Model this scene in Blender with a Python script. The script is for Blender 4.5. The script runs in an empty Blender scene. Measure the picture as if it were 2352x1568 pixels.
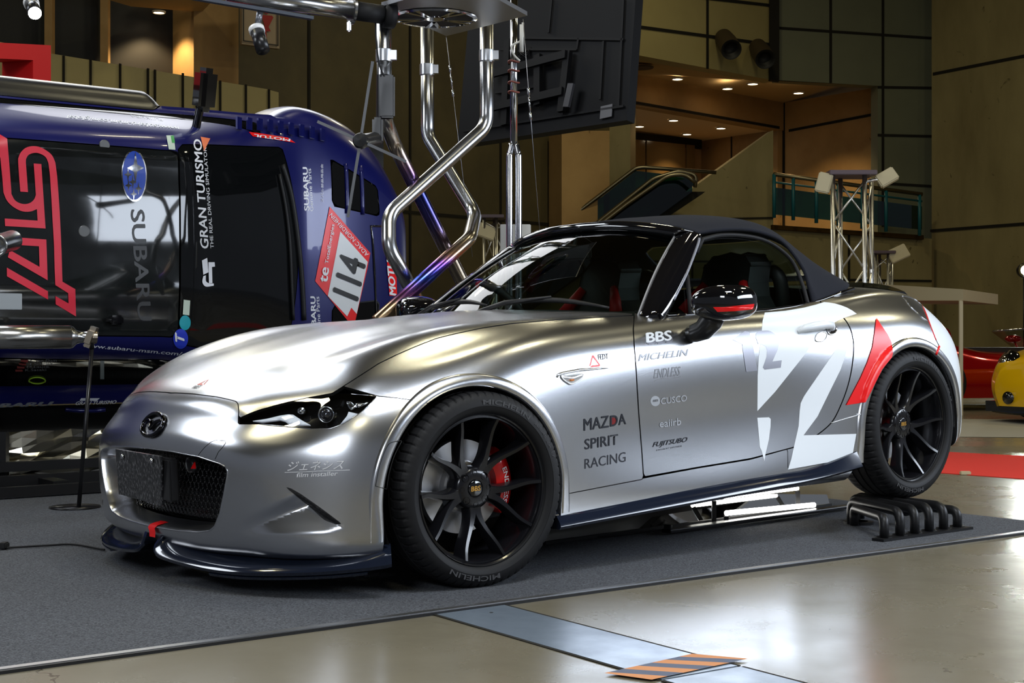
import bpy, bmesh, math, random
import numpy as np
from mathutils import Vector, Matrix, Euler
from mathutils.bvhtree import BVHTree
from mathutils.geometry import tessellate_polygon

SC = bpy.context.scene
COL = SC.collection
PI = math.pi
rad = math.radians
random.seed(7)

# ------------------------------------------------------------------ camera
F, CU, CV, CAMH = 3324.0, 1176.0, 784.0, 0.769
cam_d = bpy.data.cameras.new('camera')
cam_d.sensor_width = 36.0
cam_d.lens = 36.0 * F / 2352.0
cam_d.clip_end = 200
cam = bpy.data.objects.new('camera', cam_d)
cam.location = (0, 0, CAMH)
cam.rotation_euler = (PI / 2, 0, 0)
COL.objects.link(cam)
SC.camera = cam

# ------------------------------------------------------------------ view, world
SC.view_settings.view_transform = 'Standard'
SC.view_settings.look = 'None'
SC.view_settings.gamma = 1.0
SC.view_settings.exposure = 0.0
SC.view_settings.use_curve_mapping = False
wd = bpy.data.worlds.new('hall_air')
SC.world = wd
wd.use_nodes = True
wbg = wd.node_tree.nodes['Background']
wbg.inputs[0].default_value = (0.112, 0.122, 0.142, 1)      # the lit hall behind and beside the camera
wbg.inputs[1].default_value = 1.0

SC.cycles.max_bounces = 8; SC.cycles.diffuse_bounces = 3; SC.cycles.glossy_bounces = 4; SC.cycles.transparent_max_bounces = 12

# ------------------------------------------------------------------ hall lights
def area(name, loc, target, sx, sy, power, color, spread=180):
    d = bpy.data.lights.new(name, 'AREA')
    d.shape = 'RECTANGLE'; d.size = sx; d.size_y = sy
    d.energy = power; d.color = color; d.spread = rad(spread)
    o = bpy.data.objects.new(name, d)
    o.location = loc
    v = Vector(target) - Vector(loc)
    o.rotation_euler = v.to_track_quat('-Z', 'Y').to_euler()
    COL.objects.link(o)
    return o
def spot(name, loc, target, power, color, ang=50, blend=0.6, size=0.05):
    d = bpy.data.lights.new(name, 'SPOT')
    d.energy = power; d.color = color; d.spot_size = rad(ang); d.spot_blend = blend
    d.shadow_soft_size = size
    o = bpy.data.objects.new(name, d)
    o.location = loc
    v = Vector(target) - Vector(loc)
    o.rotation_euler = v.to_track_quat('-Z', 'Y').to_euler()
    COL.objects.link(o)
    return o

COOL = (0.86, 0.92, 1.0)
WARM = (1.0, 0.78, 0.45)
area('booth_light_right', (6.6, 4.9, 2.55), (0.2, 5.2, 0.72), 6.0, 1.25, 320, (.78, .87, 1.0))
area('booth_light_back', (-2.9, 12.4, 5.0), (-0.8, 5.0, 0.7), 5.0, 1.6, 100, (.95, .97, 1.0))
area('booth_light_left', (-3.7, 8.0, 5.3), (-0.9, 4.6, 0.6), 2.2, 1.5, 85, COOL)
area('booth_light_nose', (-5.6, 5.2, 3.6), (-0.9, 4.5, 0.5), 1.6, 1.2, 70, COOL)
area('booth_light_camera', (-2.1, -1.3, 3.1), (-0.5, 4.3, 0.45), 1.8, 1.1, 110, COOL)
area('booth_light_over', (1.6, 2.2, 6.2), (0.4, 4.6, 0), 3.0, 1.2, 260, COOL)
for _x, _y, _sx, _sy, _p in [(1.2, 10.7, .35, 2.4, 100), (7, 8.1, .7, .7, 100), (-9, 4, 1.2, 1.2, 230), (-9, 16, 1.2, 1.2, 230), (9, -2, 1.2, 1.2, 230), (10, 20, 1.2, 1.2, 230), (0, -8, 1.2, 1.2, 230), (16, 12, 1.2, 1.2, 230), (3, 26, 1.2, 1.2, 260), (-8, 27, 1.2, 1.2, 230)]:
    _o = area('hall_lamp', (_x, _y, 12.6), (_x, _y, 0), _sx, _sy, _p, (1, .90, .58))

# ------------------------------------------------------------------ helpers
def lin(c):
    c = c / 255.0
    return c / 12.92 if c <= 0.04045 else ((c + 0.055) / 1.055) ** 2.4
def rgb(r, g, b):
    return (lin(r), lin(g), lin(b), 1.0)

MATS = {}
def mat(name, color, rough=0.5, metal=0.0, emis=None, estr=0.0, trans=0.0, coat=0.0, ior=1.45, bump=None, noise=None, spec=0.5, alpha=1.0):
    if name in MATS: return MATS[name]
    m = bpy.data.materials.new(name); m.use_nodes = True
    nt = m.node_tree; b = nt.nodes['Principled BSDF']
    b.inputs['Base Color'].default_value = color
    b.inputs['Roughness'].default_value = rough
    b.inputs['Metallic'].default_value = metal
    b.inputs['IOR'].default_value = ior
    b.inputs['Specular IOR Level'].default_value = spec
    b.inputs['Coat Weight'].default_value = coat
    b.inputs['Coat Roughness'].default_value = 0.04
    b.inputs['Transmission Weight'].default_value = trans
    b.inputs['Alpha'].default_value = alpha
    if emis is not None:
        b.inputs['Emission Color'].default_value = emis
        b.inputs['Emission Strength'].default_value = estr
    if noise:                                   # (scale, other colour, contrast lo, hi)
        tc = nt.nodes.new('ShaderNodeTexCoord'); n = nt.nodes.new('ShaderNodeTexNoise')
        n.inputs['Scale'].default_value = noise[0]; n.inputs['Detail'].default_value = 8
        r = nt.nodes.new('ShaderNodeMapRange'); r.inputs[1].default_value = noise[2]; r.inputs[2].default_value = noise[3]
        mx = nt.nodes.new('ShaderNodeMix'); mx.data_type = 'RGBA'
        mx.inputs[6].default_value = color; mx.inputs[7].default_value = noise[1]
        nt.links.new(tc.outputs['Object'], n.inputs['Vector']); nt.links.new(n.outputs[0], r.inputs[0])
        nt.links.new(r.outputs[0], mx.inputs[0]); nt.links.new(mx.outputs[2], b.inputs['Base Color'])
    if bump:                                    # (scale, strength)
        tc = nt.nodes.new('ShaderNodeTexCoord'); n = nt.nodes.new('ShaderNodeTexNoise')
        n.inputs['Scale'].default_value = bump[0]; n.inputs['Detail'].default_value = 4
        bp = nt.nodes.new('ShaderNodeBump'); bp.inputs['Strength'].default_value = bump[1]; bp.inputs['Distance'].default_value = 0.01
        nt.links.new(tc.outputs['Object'], n.inputs['Vector']); nt.links.new(n.outputs[0], bp.inputs['Height'])
        nt.links.new(bp.outputs[0], b.inputs['Normal'])
    MATS[name] = m
    return m

def obj(name, verts, faces, m=None, parent=None, smooth=True, mats=None, fmat=None, auto=None):
    me = bpy.data.meshes.new(name)
    me.from_pydata([tuple(v) for v in verts], [], [tuple(f) for f in faces])
    me.validate(verbose=False)
    if mats:
        for q in mats: me.materials.append(q)
        if fmat is not None and len(fmat) == len(me.polygons): me.polygons.foreach_set('material_index', np.array(fmat, dtype=np.int32))
    elif m: me.materials.append(m)
    me.polygons.foreach_set('use_smooth', np.full(len(me.polygons), smooth))
    if auto is not None:
        me.set_sharp_from_angle(angle=rad(auto))
    me.update()
    o = bpy.data.objects.new(name, me); COL.objects.link(o)
    if parent: o.parent = parent
    return o
def empty(name, loc=(0, 0, 0), rot=(0, 0, 0)):
    o = bpy.data.objects.new(name, None); o.empty_display_size = 0.1
    o.location = loc; o.rotation_euler = rot; COL.objects.link(o)
    return o
def tag(o, label=None, cat=None, group=None, kind=None):
    if label: o['label'] = label
    if cat: o['category'] = cat
    if group: o['group'] = group
    if kind: o['kind'] = kind
    return o
def copy_tree(o, parent=None):
    c = o.copy(); COL.objects.link(c)
    if parent: c.parent = parent
    for ch in list(o.children): copy_tree(ch, c)
    return c

class MB:
    """collects shapes and links them as ONE mesh object"""
    def __init__(s): s.v = []; s.f = []; s.m = []
    def add(s, verts, faces, mi=0, M=None):
        n = len(s.v)
        if M is not None: verts = [M @ Vector(v) for v in verts]
        s.v += [tuple(v) for v in verts]; s.f += [tuple(i + n for i in f) for f in faces]; s.m += [mi] * len(faces)
        return s
    def box(s, c, d, rot=None, mi=0, bev=0.0):
        bm = bmesh.new(); bmesh.ops.create_cube(bm, size=1.0)
        for v in bm.verts: v.co = Vector((v.co.x * d[0], v.co.y * d[1], v.co.z * d[2]))
        if bev > 0: bmesh.ops.bevel(bm, geom=bm.edges[:], offset=bev, segments=2, affect='EDGES')
        M = Matrix.Translation(c) @ (rot.to_4x4() if rot is not None else Matrix.Identity(4))
        bm.verts.index_update()
        s.add([v.co.copy() for v in bm.verts], [[v.index for v in f.verts] for f in bm.faces], mi, M); bm.free()
        return s
    def span(s, a, b, mi=0, bev=0.0):
        a, b = Vector(a), Vector(b)
        return s.box((a + b) / 2, [abs(x) for x in (b - a)], None, mi, bev)
    def prism(s, poly, h0, h1, fn, mi=0):
        """poly 2D, extruded between h0 and h1; fn(p, h) -> 3D"""
        n = len(poly)
        vs = [fn(p, h0) for p in poly] + [fn(p, h1) for p in poly]
        tri = tessellate_polygon([[Vector((p[0], p[1], 0)) for p in poly]])
        fs = [[i, (i + 1) % n, n + (i + 1) % n, n + i] for i in range(n)]
        fs += [list(t) for t in tri] + [[i + n for i in reversed(t)] for t in tri]
        return s.add(vs, fs, mi)
    def tube(s, pts, r, n=12, closed=False, caps=True, mi=0):
        v, f = tube(pts, r, n, closed, caps); return s.add(v, f, mi)
    def bar(s, a, b, w, h, mi=0, up=(0, 0, 1)):
        a, b = Vector(a), Vector(b); d = (b - a); L = d.length; d.normalize()
        u = Vector(up); sd = d.cross(u)
        if sd.length < 1e-4: sd = d.cross(Vector((0, 1, 0)))
        sd.normalize(); u = sd.cross(d)
        M = Matrix((d, sd, u)).transposed()
        return s.box((a + b) / 2, (L, w, h), M, mi)
    def lathe(s, prof, n=32, M=None, mi=0, closed=False):
        v, f = lathe(prof, n, closed); return s.add(v, f, mi, M)
    def build(s, name, m=None, parent=None, smooth=False, mats=None, auto=None):
        o = obj(name, s.v, s.f, m, parent, smooth or auto is not None, mats, s.m if mats else None, auto)
        return o

def tube(pts, r, n=12, closed=False, caps=True):
    P = [Vector(p) for p in pts]; N = len(P)
    rs = r if hasattr(r, '__len__') else [r] * N
    T = []
    for i in range(N):
        if closed: t = P[(i + 1) % N] - P[i - 1]
        else: t = P[min(i + 1, N - 1)] - P[max(i - 1, 0)]
        T.append(t.normalized())
    up = Vector((0, 0, 1)) if abs(T[0].z) < 0.9 else Vector((1, 0, 0))
    nrm = (up - T[0] * up.dot(T[0])).normalized()
    vs = []; fs = []
    for i in range(N):
        if i: nrm = (nrm - T[i] * nrm.dot(T[i])).normalized()
        b = T[i].cross(nrm)
        for k in range(n):
            a = 2 * PI * k / n
            vs.append(P[i] + (nrm * math.cos(a) + b * math.sin(a)) * rs[i])
    M = N if closed else N - 1
    for i in range(M):
        j = (i + 1) % N
        for k in range(n):
            fs.append((i * n + k, i * n + (k + 1) % n, j * n + (k + 1) % n, j * n + k))
    if caps and not closed:
        fs.append(tuple(reversed(range(n)))); fs.append(tuple((N - 1) * n + k for k in range(n)))
    return vs, fs
def lathe(prof, n=32, closed=False):
    """prof: list of (r, h); axis Z"""
    vs = []; fs = []; K = len(prof)
    for i in range(n):
        a = 2 * PI * i / n
        for r, h in prof: vs.append((r * math.cos(a), r * math.sin(a), h))
    for i in range(n):
        j = (i + 1) % n
        for k in range(K if closed else K - 1):
            k2 = (k + 1) % K
            fs.append((i * K + k, j * K + k, j * K + k2, i * K + k2))
    return vs, fs
def bend(pts, radius, n=8):
    """polyline with rounded corners"""
    P = [Vector(p) for p in pts]; out = [P[0]]
    for i in range(1, len(P) - 1):
        a = (P[i - 1] - P[i]); b = (P[i + 1] - P[i])
        la, lb = a.length, b.length; a.normalize(); b.normalize()
        ang = a.angle(b); d = min(radius / math.tan(ang / 2), la * 0.48, lb * 0.48)
        p0 = P[i] + a * d; p1 = P[i] + b * d
        for k in range(n + 1):
            t = k / n
            out.append(p0 * (1 - t) ** 2 + P[i] * 2 * t * (1 - t) + p1 * t * t)
    out.append(P[-1])
    return out
def spline(pts, n=8, closed=False):
    """Catmull-Rom through points"""
    P = [np.array(p, float) for p in pts]; N = len(P); out = []
    rng = range(N) if closed else range(N - 1)
    for i in rng:
        p0 = P[i - 1] if (closed or i > 0) else 2 * P[0] - P[1]
        p1 = P[i]; p2 = P[(i + 1) % N]
        p3 = P[(i + 2) % N] if (closed or i + 2 < N) else 2 * P[-1] - P[-2]
        for k in range(n):
            t = k / n
            out.append(0.5 * ((2 * p1) + (-p0 + p2) * t + (2 * p0 - 5 * p1 + 4 * p2 - p3) * t * t + (-p0 + 3 * p1 - 3 * p2 + p3) * t ** 3))
    if not closed: out.append(P[-1])
    return [tuple(p) for p in out]

def glass_mat(name, tint, refl=1.0):
    m = bpy.data.materials.new(name); m.use_nodes = True; nt = m.node_tree
    nt.nodes.remove(nt.nodes['Principled BSDF'])
    out = nt.nodes['Material Output']
    tr = nt.nodes.new('ShaderNodeBsdfTransparent'); tr.inputs[0].default_value = tint
    gl = nt.nodes.new('ShaderNodeBsdfGlossy'); gl.inputs['Roughness'].default_value = 0.01
    gl.inputs['Color'].default_value = (refl, refl, refl, 1)
    lw = nt.nodes.new('ShaderNodeLayerWeight'); lw.inputs[0].default_value = 0.5
    pw = nt.nodes.new('ShaderNodeMath'); pw.operation = 'POWER'; pw.inputs[1].default_value = 5.0
    fr = nt.nodes.new('ShaderNodeMath'); fr.operation = 'MULTIPLY_ADD'; fr.inputs[1].default_value = 0.62; fr.inputs[2].default_value = 0.06
    nt.links.new(lw.outputs['Facing'], pw.inputs[0]); nt.links.new(pw.outputs[0], fr.inputs[0])
    mx = nt.nodes.new('ShaderNodeMixShader')
    nt.links.new(fr.outputs[0], mx.inputs[0]); nt.links.new(tr.outputs[0], mx.inputs[1]); nt.links.new(gl.outputs[0], mx.inputs[2])
    nt.links.new(mx.outputs[0], out.inputs[0])
    return m

# photo pixel -> world
def pix(u, v, y):
    """world point at depth y seen at photo pixel (u, v)"""
    return Vector(((u - CU) / F * y, y, CAMH - (v - CV) / F * y))
def pixz(u, v, z):
    y = (CAMH - z) * F / (v - CV)
    return Vector(((u - CU) / F * y, y, z))
def wproj(W):
    W = np.atleast_2d(W); return np.stack([CU + F * W[:, 0] / W[:, 1], CV - F * (W[:, 2] - CAMH) / W[:, 1]], 1)

def text2d(body, bold=0.0, shear=0.0, spacing=1.0, res=3):
    """flat text outline as (verts Nx2, faces), cap height 1, starts at x=0"""
    c = bpy.data.curves.new('t', 'FONT'); c.body = body; c.offset = bold
    c.shear = shear; c.space_character = spacing; c.resolution_u = res
    c.size = 1.0
    o = bpy.data.objects.new('t', c); COL.objects.link(o)
    dg = bpy.context.evaluated_depsgraph_get()
    me = bpy.data.meshes.new_from_object(o.evaluated_get(dg))
    v = np.array([q.co[:] for q in me.vertices]).reshape(-1, 3)[:, :2]
    f = [tuple(p.vertices) for p in me.polygons]
    bpy.data.objects.remove(o); bpy.data.curves.remove(c); bpy.data.meshes.remove(me)
    return v, f
def norm_text(v, keep_base=True):
    """scaled to unit box width 1 x height 1"""
    v = v - v.min(0); return v / v.max(0)

def finer(q, f, L):
    bm = bmesh.new(); vs = [bm.verts.new((a, b, 0)) for a, b in q]
    for t in f:
        try: bm.faces.new([vs[i] for i in t])
        except ValueError: pass
    bmesh.ops.triangulate(bm, faces=bm.faces[:])
    for it in range(8):
        es = [e for e in bm.edges if e.calc_length() > L]
        if not es: break
        bmesh.ops.subdivide_edges(bm, edges=es, cuts=1); bmesh.ops.triangulate(bm, faces=[x for x in bm.faces if len(x.verts) > 3])
    bm.verts.index_update(); bm.normal_update()
    q2 = np.array([v.co[:2] for v in bm.verts]); f2 = [tuple(v.index for v in x.verts) for x in bm.faces]; bm.free()
    return q2, f2
def fillpoly(poly, cell):
    """filled 2D outline in small triangles: (verts, faces)"""
    P = [(float(p[0]), float(p[1])) for p in poly]
    P = [p for k, p in enumerate(P) if math.hypot(p[0] - P[k - 1][0], p[1] - P[k - 1][1]) > 1e-5]
    tri = tessellate_polygon([[Vector((p[0], p[1], 0)) for p in P]])
    q, f = finer(P, [tuple(t) for t in tri], cell * 1.5)
    return [tuple(p) for p in q], f

def sdf(poly, P):
    """signed distance of points P (Nx2) to polygon, positive inside"""
    A = np.array(poly, float); B = np.roll(A, -1, 0); P = np.asarray(P, float)
    d2 = np.full(len(P), 1e18); ins = np.zeros(len(P), bool)
    for a, b in zip(A, B):
        e = b - a; w = P - a; L = e @ e
        if L < 1e-12: continue
        t = np.clip((w @ e) / L, 0, 1); q = w - t[:, None] * e
        d2 = np.minimum(d2, (q ** 2).sum(1))
        c = (a[1] > P[:, 1]) != (b[1] > P[:, 1])
        with np.errstate(divide='ignore', invalid='ignore'):
            xi = a[0] + (P[:, 1] - a[1]) * (e[0] / (e[1] if abs(e[1]) > 1e-12 else 1e-12))
        ins ^= c & (P[:, 0] < xi)
    d = np.sqrt(d2)
    return np.where(ins, d, -d)

def clip_mesh(V, Fc, val, iso=0.0):
    """keep the part of a mesh where val > iso, cut cleanly along val = iso"""
    val = np.asarray(val, float) - iso
    val = np.where(np.abs(val) < 1e-7, 1e-7, val)
    out = []; extra = []; ek = {}; n0 = len(V)
    pos = val > 0
    for f in Fc:
        p = [pos[i] for i in f]
        if all(p): out.append(f); continue
        if not any(p): continue
        g = []
        for k in range(len(f)):
            a, b = f[k - 1], f[k]
            if pos[a] != pos[b]:
                key = (a, b) if a < b else (b, a)
                if key not in ek:
                    a_, b_ = key; t = val[a_] / (val[a_] - val[b_])
                    ek[key] = n0 + len(extra); extra.append(V[a_] * (1 - t) + V[b_] * t)
                g.append(ek[key])
            if pos[b]: g.append(b)
        g2 = [g[i] for i in range(len(g)) if g[i] != g[i - 1]]
        if len(g2) >= 3: out.append(tuple(g2))
    VV = np.vstack([V] + ([np.array(extra)] if extra else []))
    used = np.zeros(len(VV), bool)
    for f in out:
        for i in f: used[i] = True
    mp = np.cumsum(used) - 1
    return VV[used], [tuple(int(mp[i]) for i in f) for f in out]
def mirror_join(V, Fc, tol=1e-4):
    """left half + its mirror image welded at y = 0"""
    n = len(V); mp = {}; ex = []
    for i in range(n):
        if abs(V[i][1]) < tol: mp[i] = i; V[i][1] = 0
        else: mp[i] = n + len(ex); ex.append((V[i][0], -V[i][1], V[i][2]))
    VV = np.vstack([V] + ([np.array(ex)] if ex else []))
    return VV, list(Fc) + [tuple(mp[i] for i in reversed(f)) for f in Fc]
def flip(V, Fc):
    W = np.array(V, float).copy(); W[:, 1] *= -1
    return W, [tuple(reversed(f)) for f in Fc]
def solidify(o, t, offset=-1, rim=True):
    m = o.modifiers.new('thickness', 'SOLIDIFY'); m.thickness = t; m.offset = offset; m.use_rim = rim
    return o
def bevel(o, w, seg=2, ang=40):
    m = o.modifiers.new('edge', 'BEVEL'); m.width = w; m.segments = seg; m.limit_method = 'ANGLE'; m.angle_limit = rad(ang)
    m.harden_normals = False
    return o
# ================================================================== the hall
def noise_mat(name, c1, c2, scale, rough=.7, rough2=None, bump=.0, lo=.35, hi=.68, stretch=(1, 1, 1), fine=None):
    m = bpy.data.materials.new(name); m.use_nodes = True; nt = m.node_tree; b = nt.nodes['Principled BSDF']
    tc = nt.nodes.new('ShaderNodeTexCoord'); mp = nt.nodes.new('ShaderNodeMapping'); mp.inputs['Scale'].default_value = stretch
    n = nt.nodes.new('ShaderNodeTexNoise'); n.inputs['Scale'].default_value = scale; n.inputs['Detail'].default_value = 10; n.inputs['Roughness'].default_value = .62
    r = nt.nodes.new('ShaderNodeMapRange'); r.inputs[1].default_value = lo; r.inputs[2].default_value = hi
    mx = nt.nodes.new('ShaderNodeMix'); mx.data_type = 'RGBA'; mx.inputs[6].default_value = c1; mx.inputs[7].default_value = c2
    nt.links.new(tc.outputs['Object'], mp.inputs[0]); nt.links.new(mp.outputs[0], n.inputs['Vector']); nt.links.new(n.outputs[0], r.inputs[0])
    nt.links.new(r.outputs[0], mx.inputs[0])
    col = mx.outputs[2]
    if fine:                                    # (scale, dark colour, threshold) specks and scuffs
        n2 = nt.nodes.new('ShaderNodeTexNoise'); n2.inputs['Scale'].default_value = fine[0]; n2.inputs['Detail'].default_value = 6; n2.inputs['Distortion'].default_value = 1.2
        r2 = nt.nodes.new('ShaderNodeMapRange'); r2.inputs[1].default_value = fine[2]; r2.inputs[2].default_value = fine[2] + .05
        m2 = nt.nodes.new('ShaderNodeMix'); m2.data_type = 'RGBA'; m2.inputs[7].default_value = fine[1]
        nt.links.new(tc.outputs['Object'], n2.inputs['Vector']); nt.links.new(n2.outputs[0], r2.inputs[0]); nt.links.new(r2.outputs[0], m2.inputs[0]); nt.links.new(col, m2.inputs[6]); col = m2.outputs[2]
    nt.links.new(col, b.inputs['Base Color'])
    b.inputs['Roughness'].default_value = rough
    if rough2 is not None:
        rr = nt.nodes.new('ShaderNodeMapRange'); rr.inputs[1].default_value = lo; rr.inputs[2].default_value = hi; rr.inputs[3].default_value = rough; rr.inputs[4].default_value = rough2
        nt.links.new(n.outputs[0], rr.inputs[0]); nt.links.new(rr.outputs[0], b.inputs['Roughness'])
    if bump:
        bp = nt.nodes.new('ShaderNodeBump'); bp.inputs['Strength'].default_value = bump; bp.inputs['Distance'].default_value = .01
        nt.links.new(n.outputs[0], bp.inputs['Height']); nt.links.new(bp.outputs[0], b.inputs['Normal'])
    return m, nt, b
FLOORM, _nt, _b = noise_mat('polished_concrete', rgb(128, 121, 104), rgb(98, 92, 76), .9, .17, .38, .04, .35, .65, fine=(5.5, rgb(84, 76, 60), .69))
# hairline cracks
_tc = _nt.nodes.new('ShaderNodeTexCoord'); _wn = _nt.nodes.new('ShaderNodeTexNoise'); _wn.inputs['Scale'].default_value = 1.6; _wn.inputs['Detail'].default_value = 6
_va = _nt.nodes.new('ShaderNodeVectorMath'); _va.operation = 'ADD'
_nt.links.new(_tc.outputs['Object'], _va.inputs[0]); _nt.links.new(_wn.outputs['Color'], _va.inputs[1]); _nt.links.new(_tc.outputs['Object'], _wn.inputs['Vector'])
_vo = _nt.nodes.new('ShaderNodeTexVoronoi'); _vo.feature = 'DISTANCE_TO_EDGE'; _vo.inputs['Scale'].default_value = .30
_nt.links.new(_va.outputs[0], _vo.inputs['Vector'])
_mr = _nt.nodes.new('ShaderNodeMapRange'); _mr.inputs[1].default_value = .0003; _mr.inputs[2].default_value = .0012; _mr.inputs[3].default_value = 1; _mr.inputs[4].default_value = 0
_nt.links.new(_vo.outputs['Distance'], _mr.inputs[0])
_mx = _nt.nodes.new('ShaderNodeMix'); _mx.data_type = 'RGBA'; _mx.inputs[7].default_value = rgb(70, 62, 48)
_old = _b.inputs['Base Color'].links[0].from_socket
_nt.links.new(_mr.outputs[0], _mx.inputs[0]); _nt.links.new(_old, _mx.inputs[6]); _nt.links.new(_mx.outputs[2], _b.inputs['Base Color'])
m = MB(); m.add([(-40, -6, 0), (40, -6, 0), (40, 60, 0), (-40, 60, 0)], [(0, 1, 2, 3)])
tag(m.build('floor', FLOORM), kind='structure')

CONC = noise_mat('formed_concrete', rgb(150, 138, 96), rgb(112, 100, 64), .55, .8, None, .0, .3, .7, (1, 1, .35), fine=(3.0, rgb(92, 82, 50), .68))[0]
CONCW = noise_mat('warm_concrete', rgb(176, 142, 90), rgb(140, 108, 62), .5, .75, None, .0, .3, .7, fine=(4.0, rgb(120, 92, 54), .7))[0]
PANELB = noise_mat('beige_panel', rgb(168, 154, 102), rgb(150, 136, 88), .3, .6)[0]
PANELG = noise_mat('grey_green_panel', rgb(106, 108, 84), rgb(94, 96, 74), .4, .5)[0]
DARKW = noise_mat('dark_wall', rgb(86, 76, 46), rgb(62, 54, 32), .5, .7)[0]
JOINT = mat('joint_dark', rgb(22, 18, 8), .9)
BLACKV = mat('dark_void', (.004, .004, .004, 1), .6)
SOFF = mat('soffit_plaster', rgb(190, 160, 112), .8)
def plane_of(q): 
    a, b, c = [pix(*p) for p in q[:3]]
    n = (b - a).cross(c - a); n.normalize(); return a, n
def on_plane(pl, u, v, off=0.0):
    a, n = pl; o = Vector((0, 0, CAMH)); d = Vector(((u - CU) / F, 1, -(v - CV) / F))
    t = n.dot(a - o) / n.dot(d); return o + d * t * (1 - off / max(1e-6, (d * t).length))
def wall(name, q, m, joints=(), thick=.4, jw=.07, plane=None):
    """q: [(u, v, depth)...] planar outline; joints: pixel segments on it"""
    pl = plane or plane_of(q)
    P = [on_plane(pl, p[0], p[1]) for p in q]
    n = pl[1]
    if n.y > 0: n = -n
    b = MB(); k = len(P)
    P2 = [p - n * thick for p in P]
    tri = tessellate_polygon([P])
    b.add(P + P2, [tuple(t) for t in tri] + [tuple(i + k for i in reversed(t)) for t in tri] + [(i, (i + 1) % k, k + (i + 1) % k, k + i) for i in range(k)])
    for (u0, v0, u1, v1) in joints:
        A, B = on_plane(pl, u0, v0, .02), on_plane(pl, u1, v1, .02)
        b.bar(A, B, jw, .02, 1, n)
    o = b.build(name, None, mats=[m, JOINT]); tag(o, kind='structure')
    bmn = bmesh.new(); bmn.from_mesh(o.data); bmesh.ops.recalc_face_normals(bmn, faces=bmn.faces); bmn.to_mesh(o.data); bmn.free()
    return o, pl
# right: beige panelled bulkhead, grey-green panels, concrete return wall
wall('wall_bulkhead', [(1440,-400,32.6),(1784,-400,36),(1784,186,36),(1440,122,32.6)], PANELB, [(1625,-400,1625,158),(1440,58,1784,104),(1440,-25,1784,14),(1440,-110,1784,-78),(1440,-200,1784,-170)], plane=plane_of([(1455,125,32.7),(1785,185,36),(1785,-300,36)]))
wall('wall_panelled', [(1786,-400,36),(2160,-400,36.8),(2160,885,36.8),(2016,885,36.5),(2016,197,36.5),(1786,184,36)], PANELG, [(1908,-400,1908,190),(2028,-400,2028,520),(1786,64,2148,88),(1786,-60,2148,-40),(2016,200,2150,202),(2016,310,2148,313),(2016,420,2148,428)], jw=.06)
wall('wall_right', [(2140,-600,36),(2700,-600,30.4),(2700,885,30.4),(2140,885,36)], CONC, [(2143,170,2700,60),(2137,530,2700,488)], jw=.07)
wall('trim_bulkhead_edge', [(1768,-400,35.7),(1790,-400,35.7),(1790,186,35.7),(1768,183,35.7)], JOINT, thick=.2)
# alcove under the bulkhead
b = MB(); b.add([pix(1440,122,32.6), pix(1786,186,36), pix(2018,197,36.5), pix(2018,203,40), pix(1800,236,41), pix(1440,168,37)], [(0, 1, 2, 3, 4, 5)]); tag(b.build('ceiling_alcove', SOFF), kind='structure')
wall('wall_alcove_left', [(1440,168,37),(1802,236,41),(1802,300,41),(1440,237,37)], CONCW, [(1440,232,1790,293)], plane=plane_of([(1440,168,37),(1802,236,41),(1440,300,37)]))
wall('wall_alcove_right', [(1800,236,41),(2020,200,38.4),(2020,560,38.4),(1800,560,41)], CONCW, [(1812,300,2010,262),(1800,236,1800,560)])
b = MB(); b.add([pix(1440,238,37), pix(1786,298,41), pix(1612,324,46), pix(1440,300,44)], [(0, 1, 2, 3)]); tag(b.build('ceiling_lobby', mat('lobby_plaster', rgb(215, 190, 150), .8)), kind='structure')
wall('wall_lobby_right', [(1610,324,46),(1786,298,41),(1786,620,41),(1610,620,46)], CONCW, [(1680,312,1680,560)])
wall('wall_lobby_back', [(1440,300,44),(1612,324,46),(1612,620,46),(1440,620,44)], mat('lobby_wall', rgb(190, 150, 100), .7))
wall('trim_lobby_header', [(1440,302,43.6),(1612,320,45.6),(1612,342,45.6),(1440,320,43.6)], BLACKV, thick=.1)
# lobby doors
for k, (u0, u1) in enumerate([(1452, 1482), (1486, 1574), (1578, 1596)]):
    o, _ = wall('door_%d' % (k + 1), [(u0,318 + (u0 - 1440) * .1,43.5 + (u0 - 1440) * .0116),(u1,318 + (u1 - 1440) * .1,43.5 + (u1 - 1440) * .0116),(u1,430,43.5 + (u1 - 1440) * .0116),(u0,430,43.5 + (u0 - 1440) * .0116)], mat('lobby_glass_dark', rgb(120, 96, 60), .15), thick=.05)
# escalator flank and lower concrete wall
FLANK = plane_of([(1500,500,34),(1776,300,34.6),(1776,885,34.6)])
wall('wall_escalator_flank', [(1180,885,34),(1180,690,34),(1500,502,34),(1600,425,34),(1776,299,34.6),(1776,885,34.6)], CONC, [(1500,600,1776,600),(1500,505,1776,500),(1590,600,1590,800)], plane=FLANK, jw=.04)
wall('wall_back', [(1774,523,34.6),(2140,548,35.6),(2140,885,35.6),(1774,885,34.6)], CONC, [(1774,640,2140,645),(1950,540,1950,800)], jw=.05)
wall('floor_gallery', [(1774,516,34.5),(2122,540,35.4),(2122,550,35.4),(1774,526,34.5)], mat('gallery_edge', rgb(60, 44, 20), .95, spec=0), thick=.5)
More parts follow.
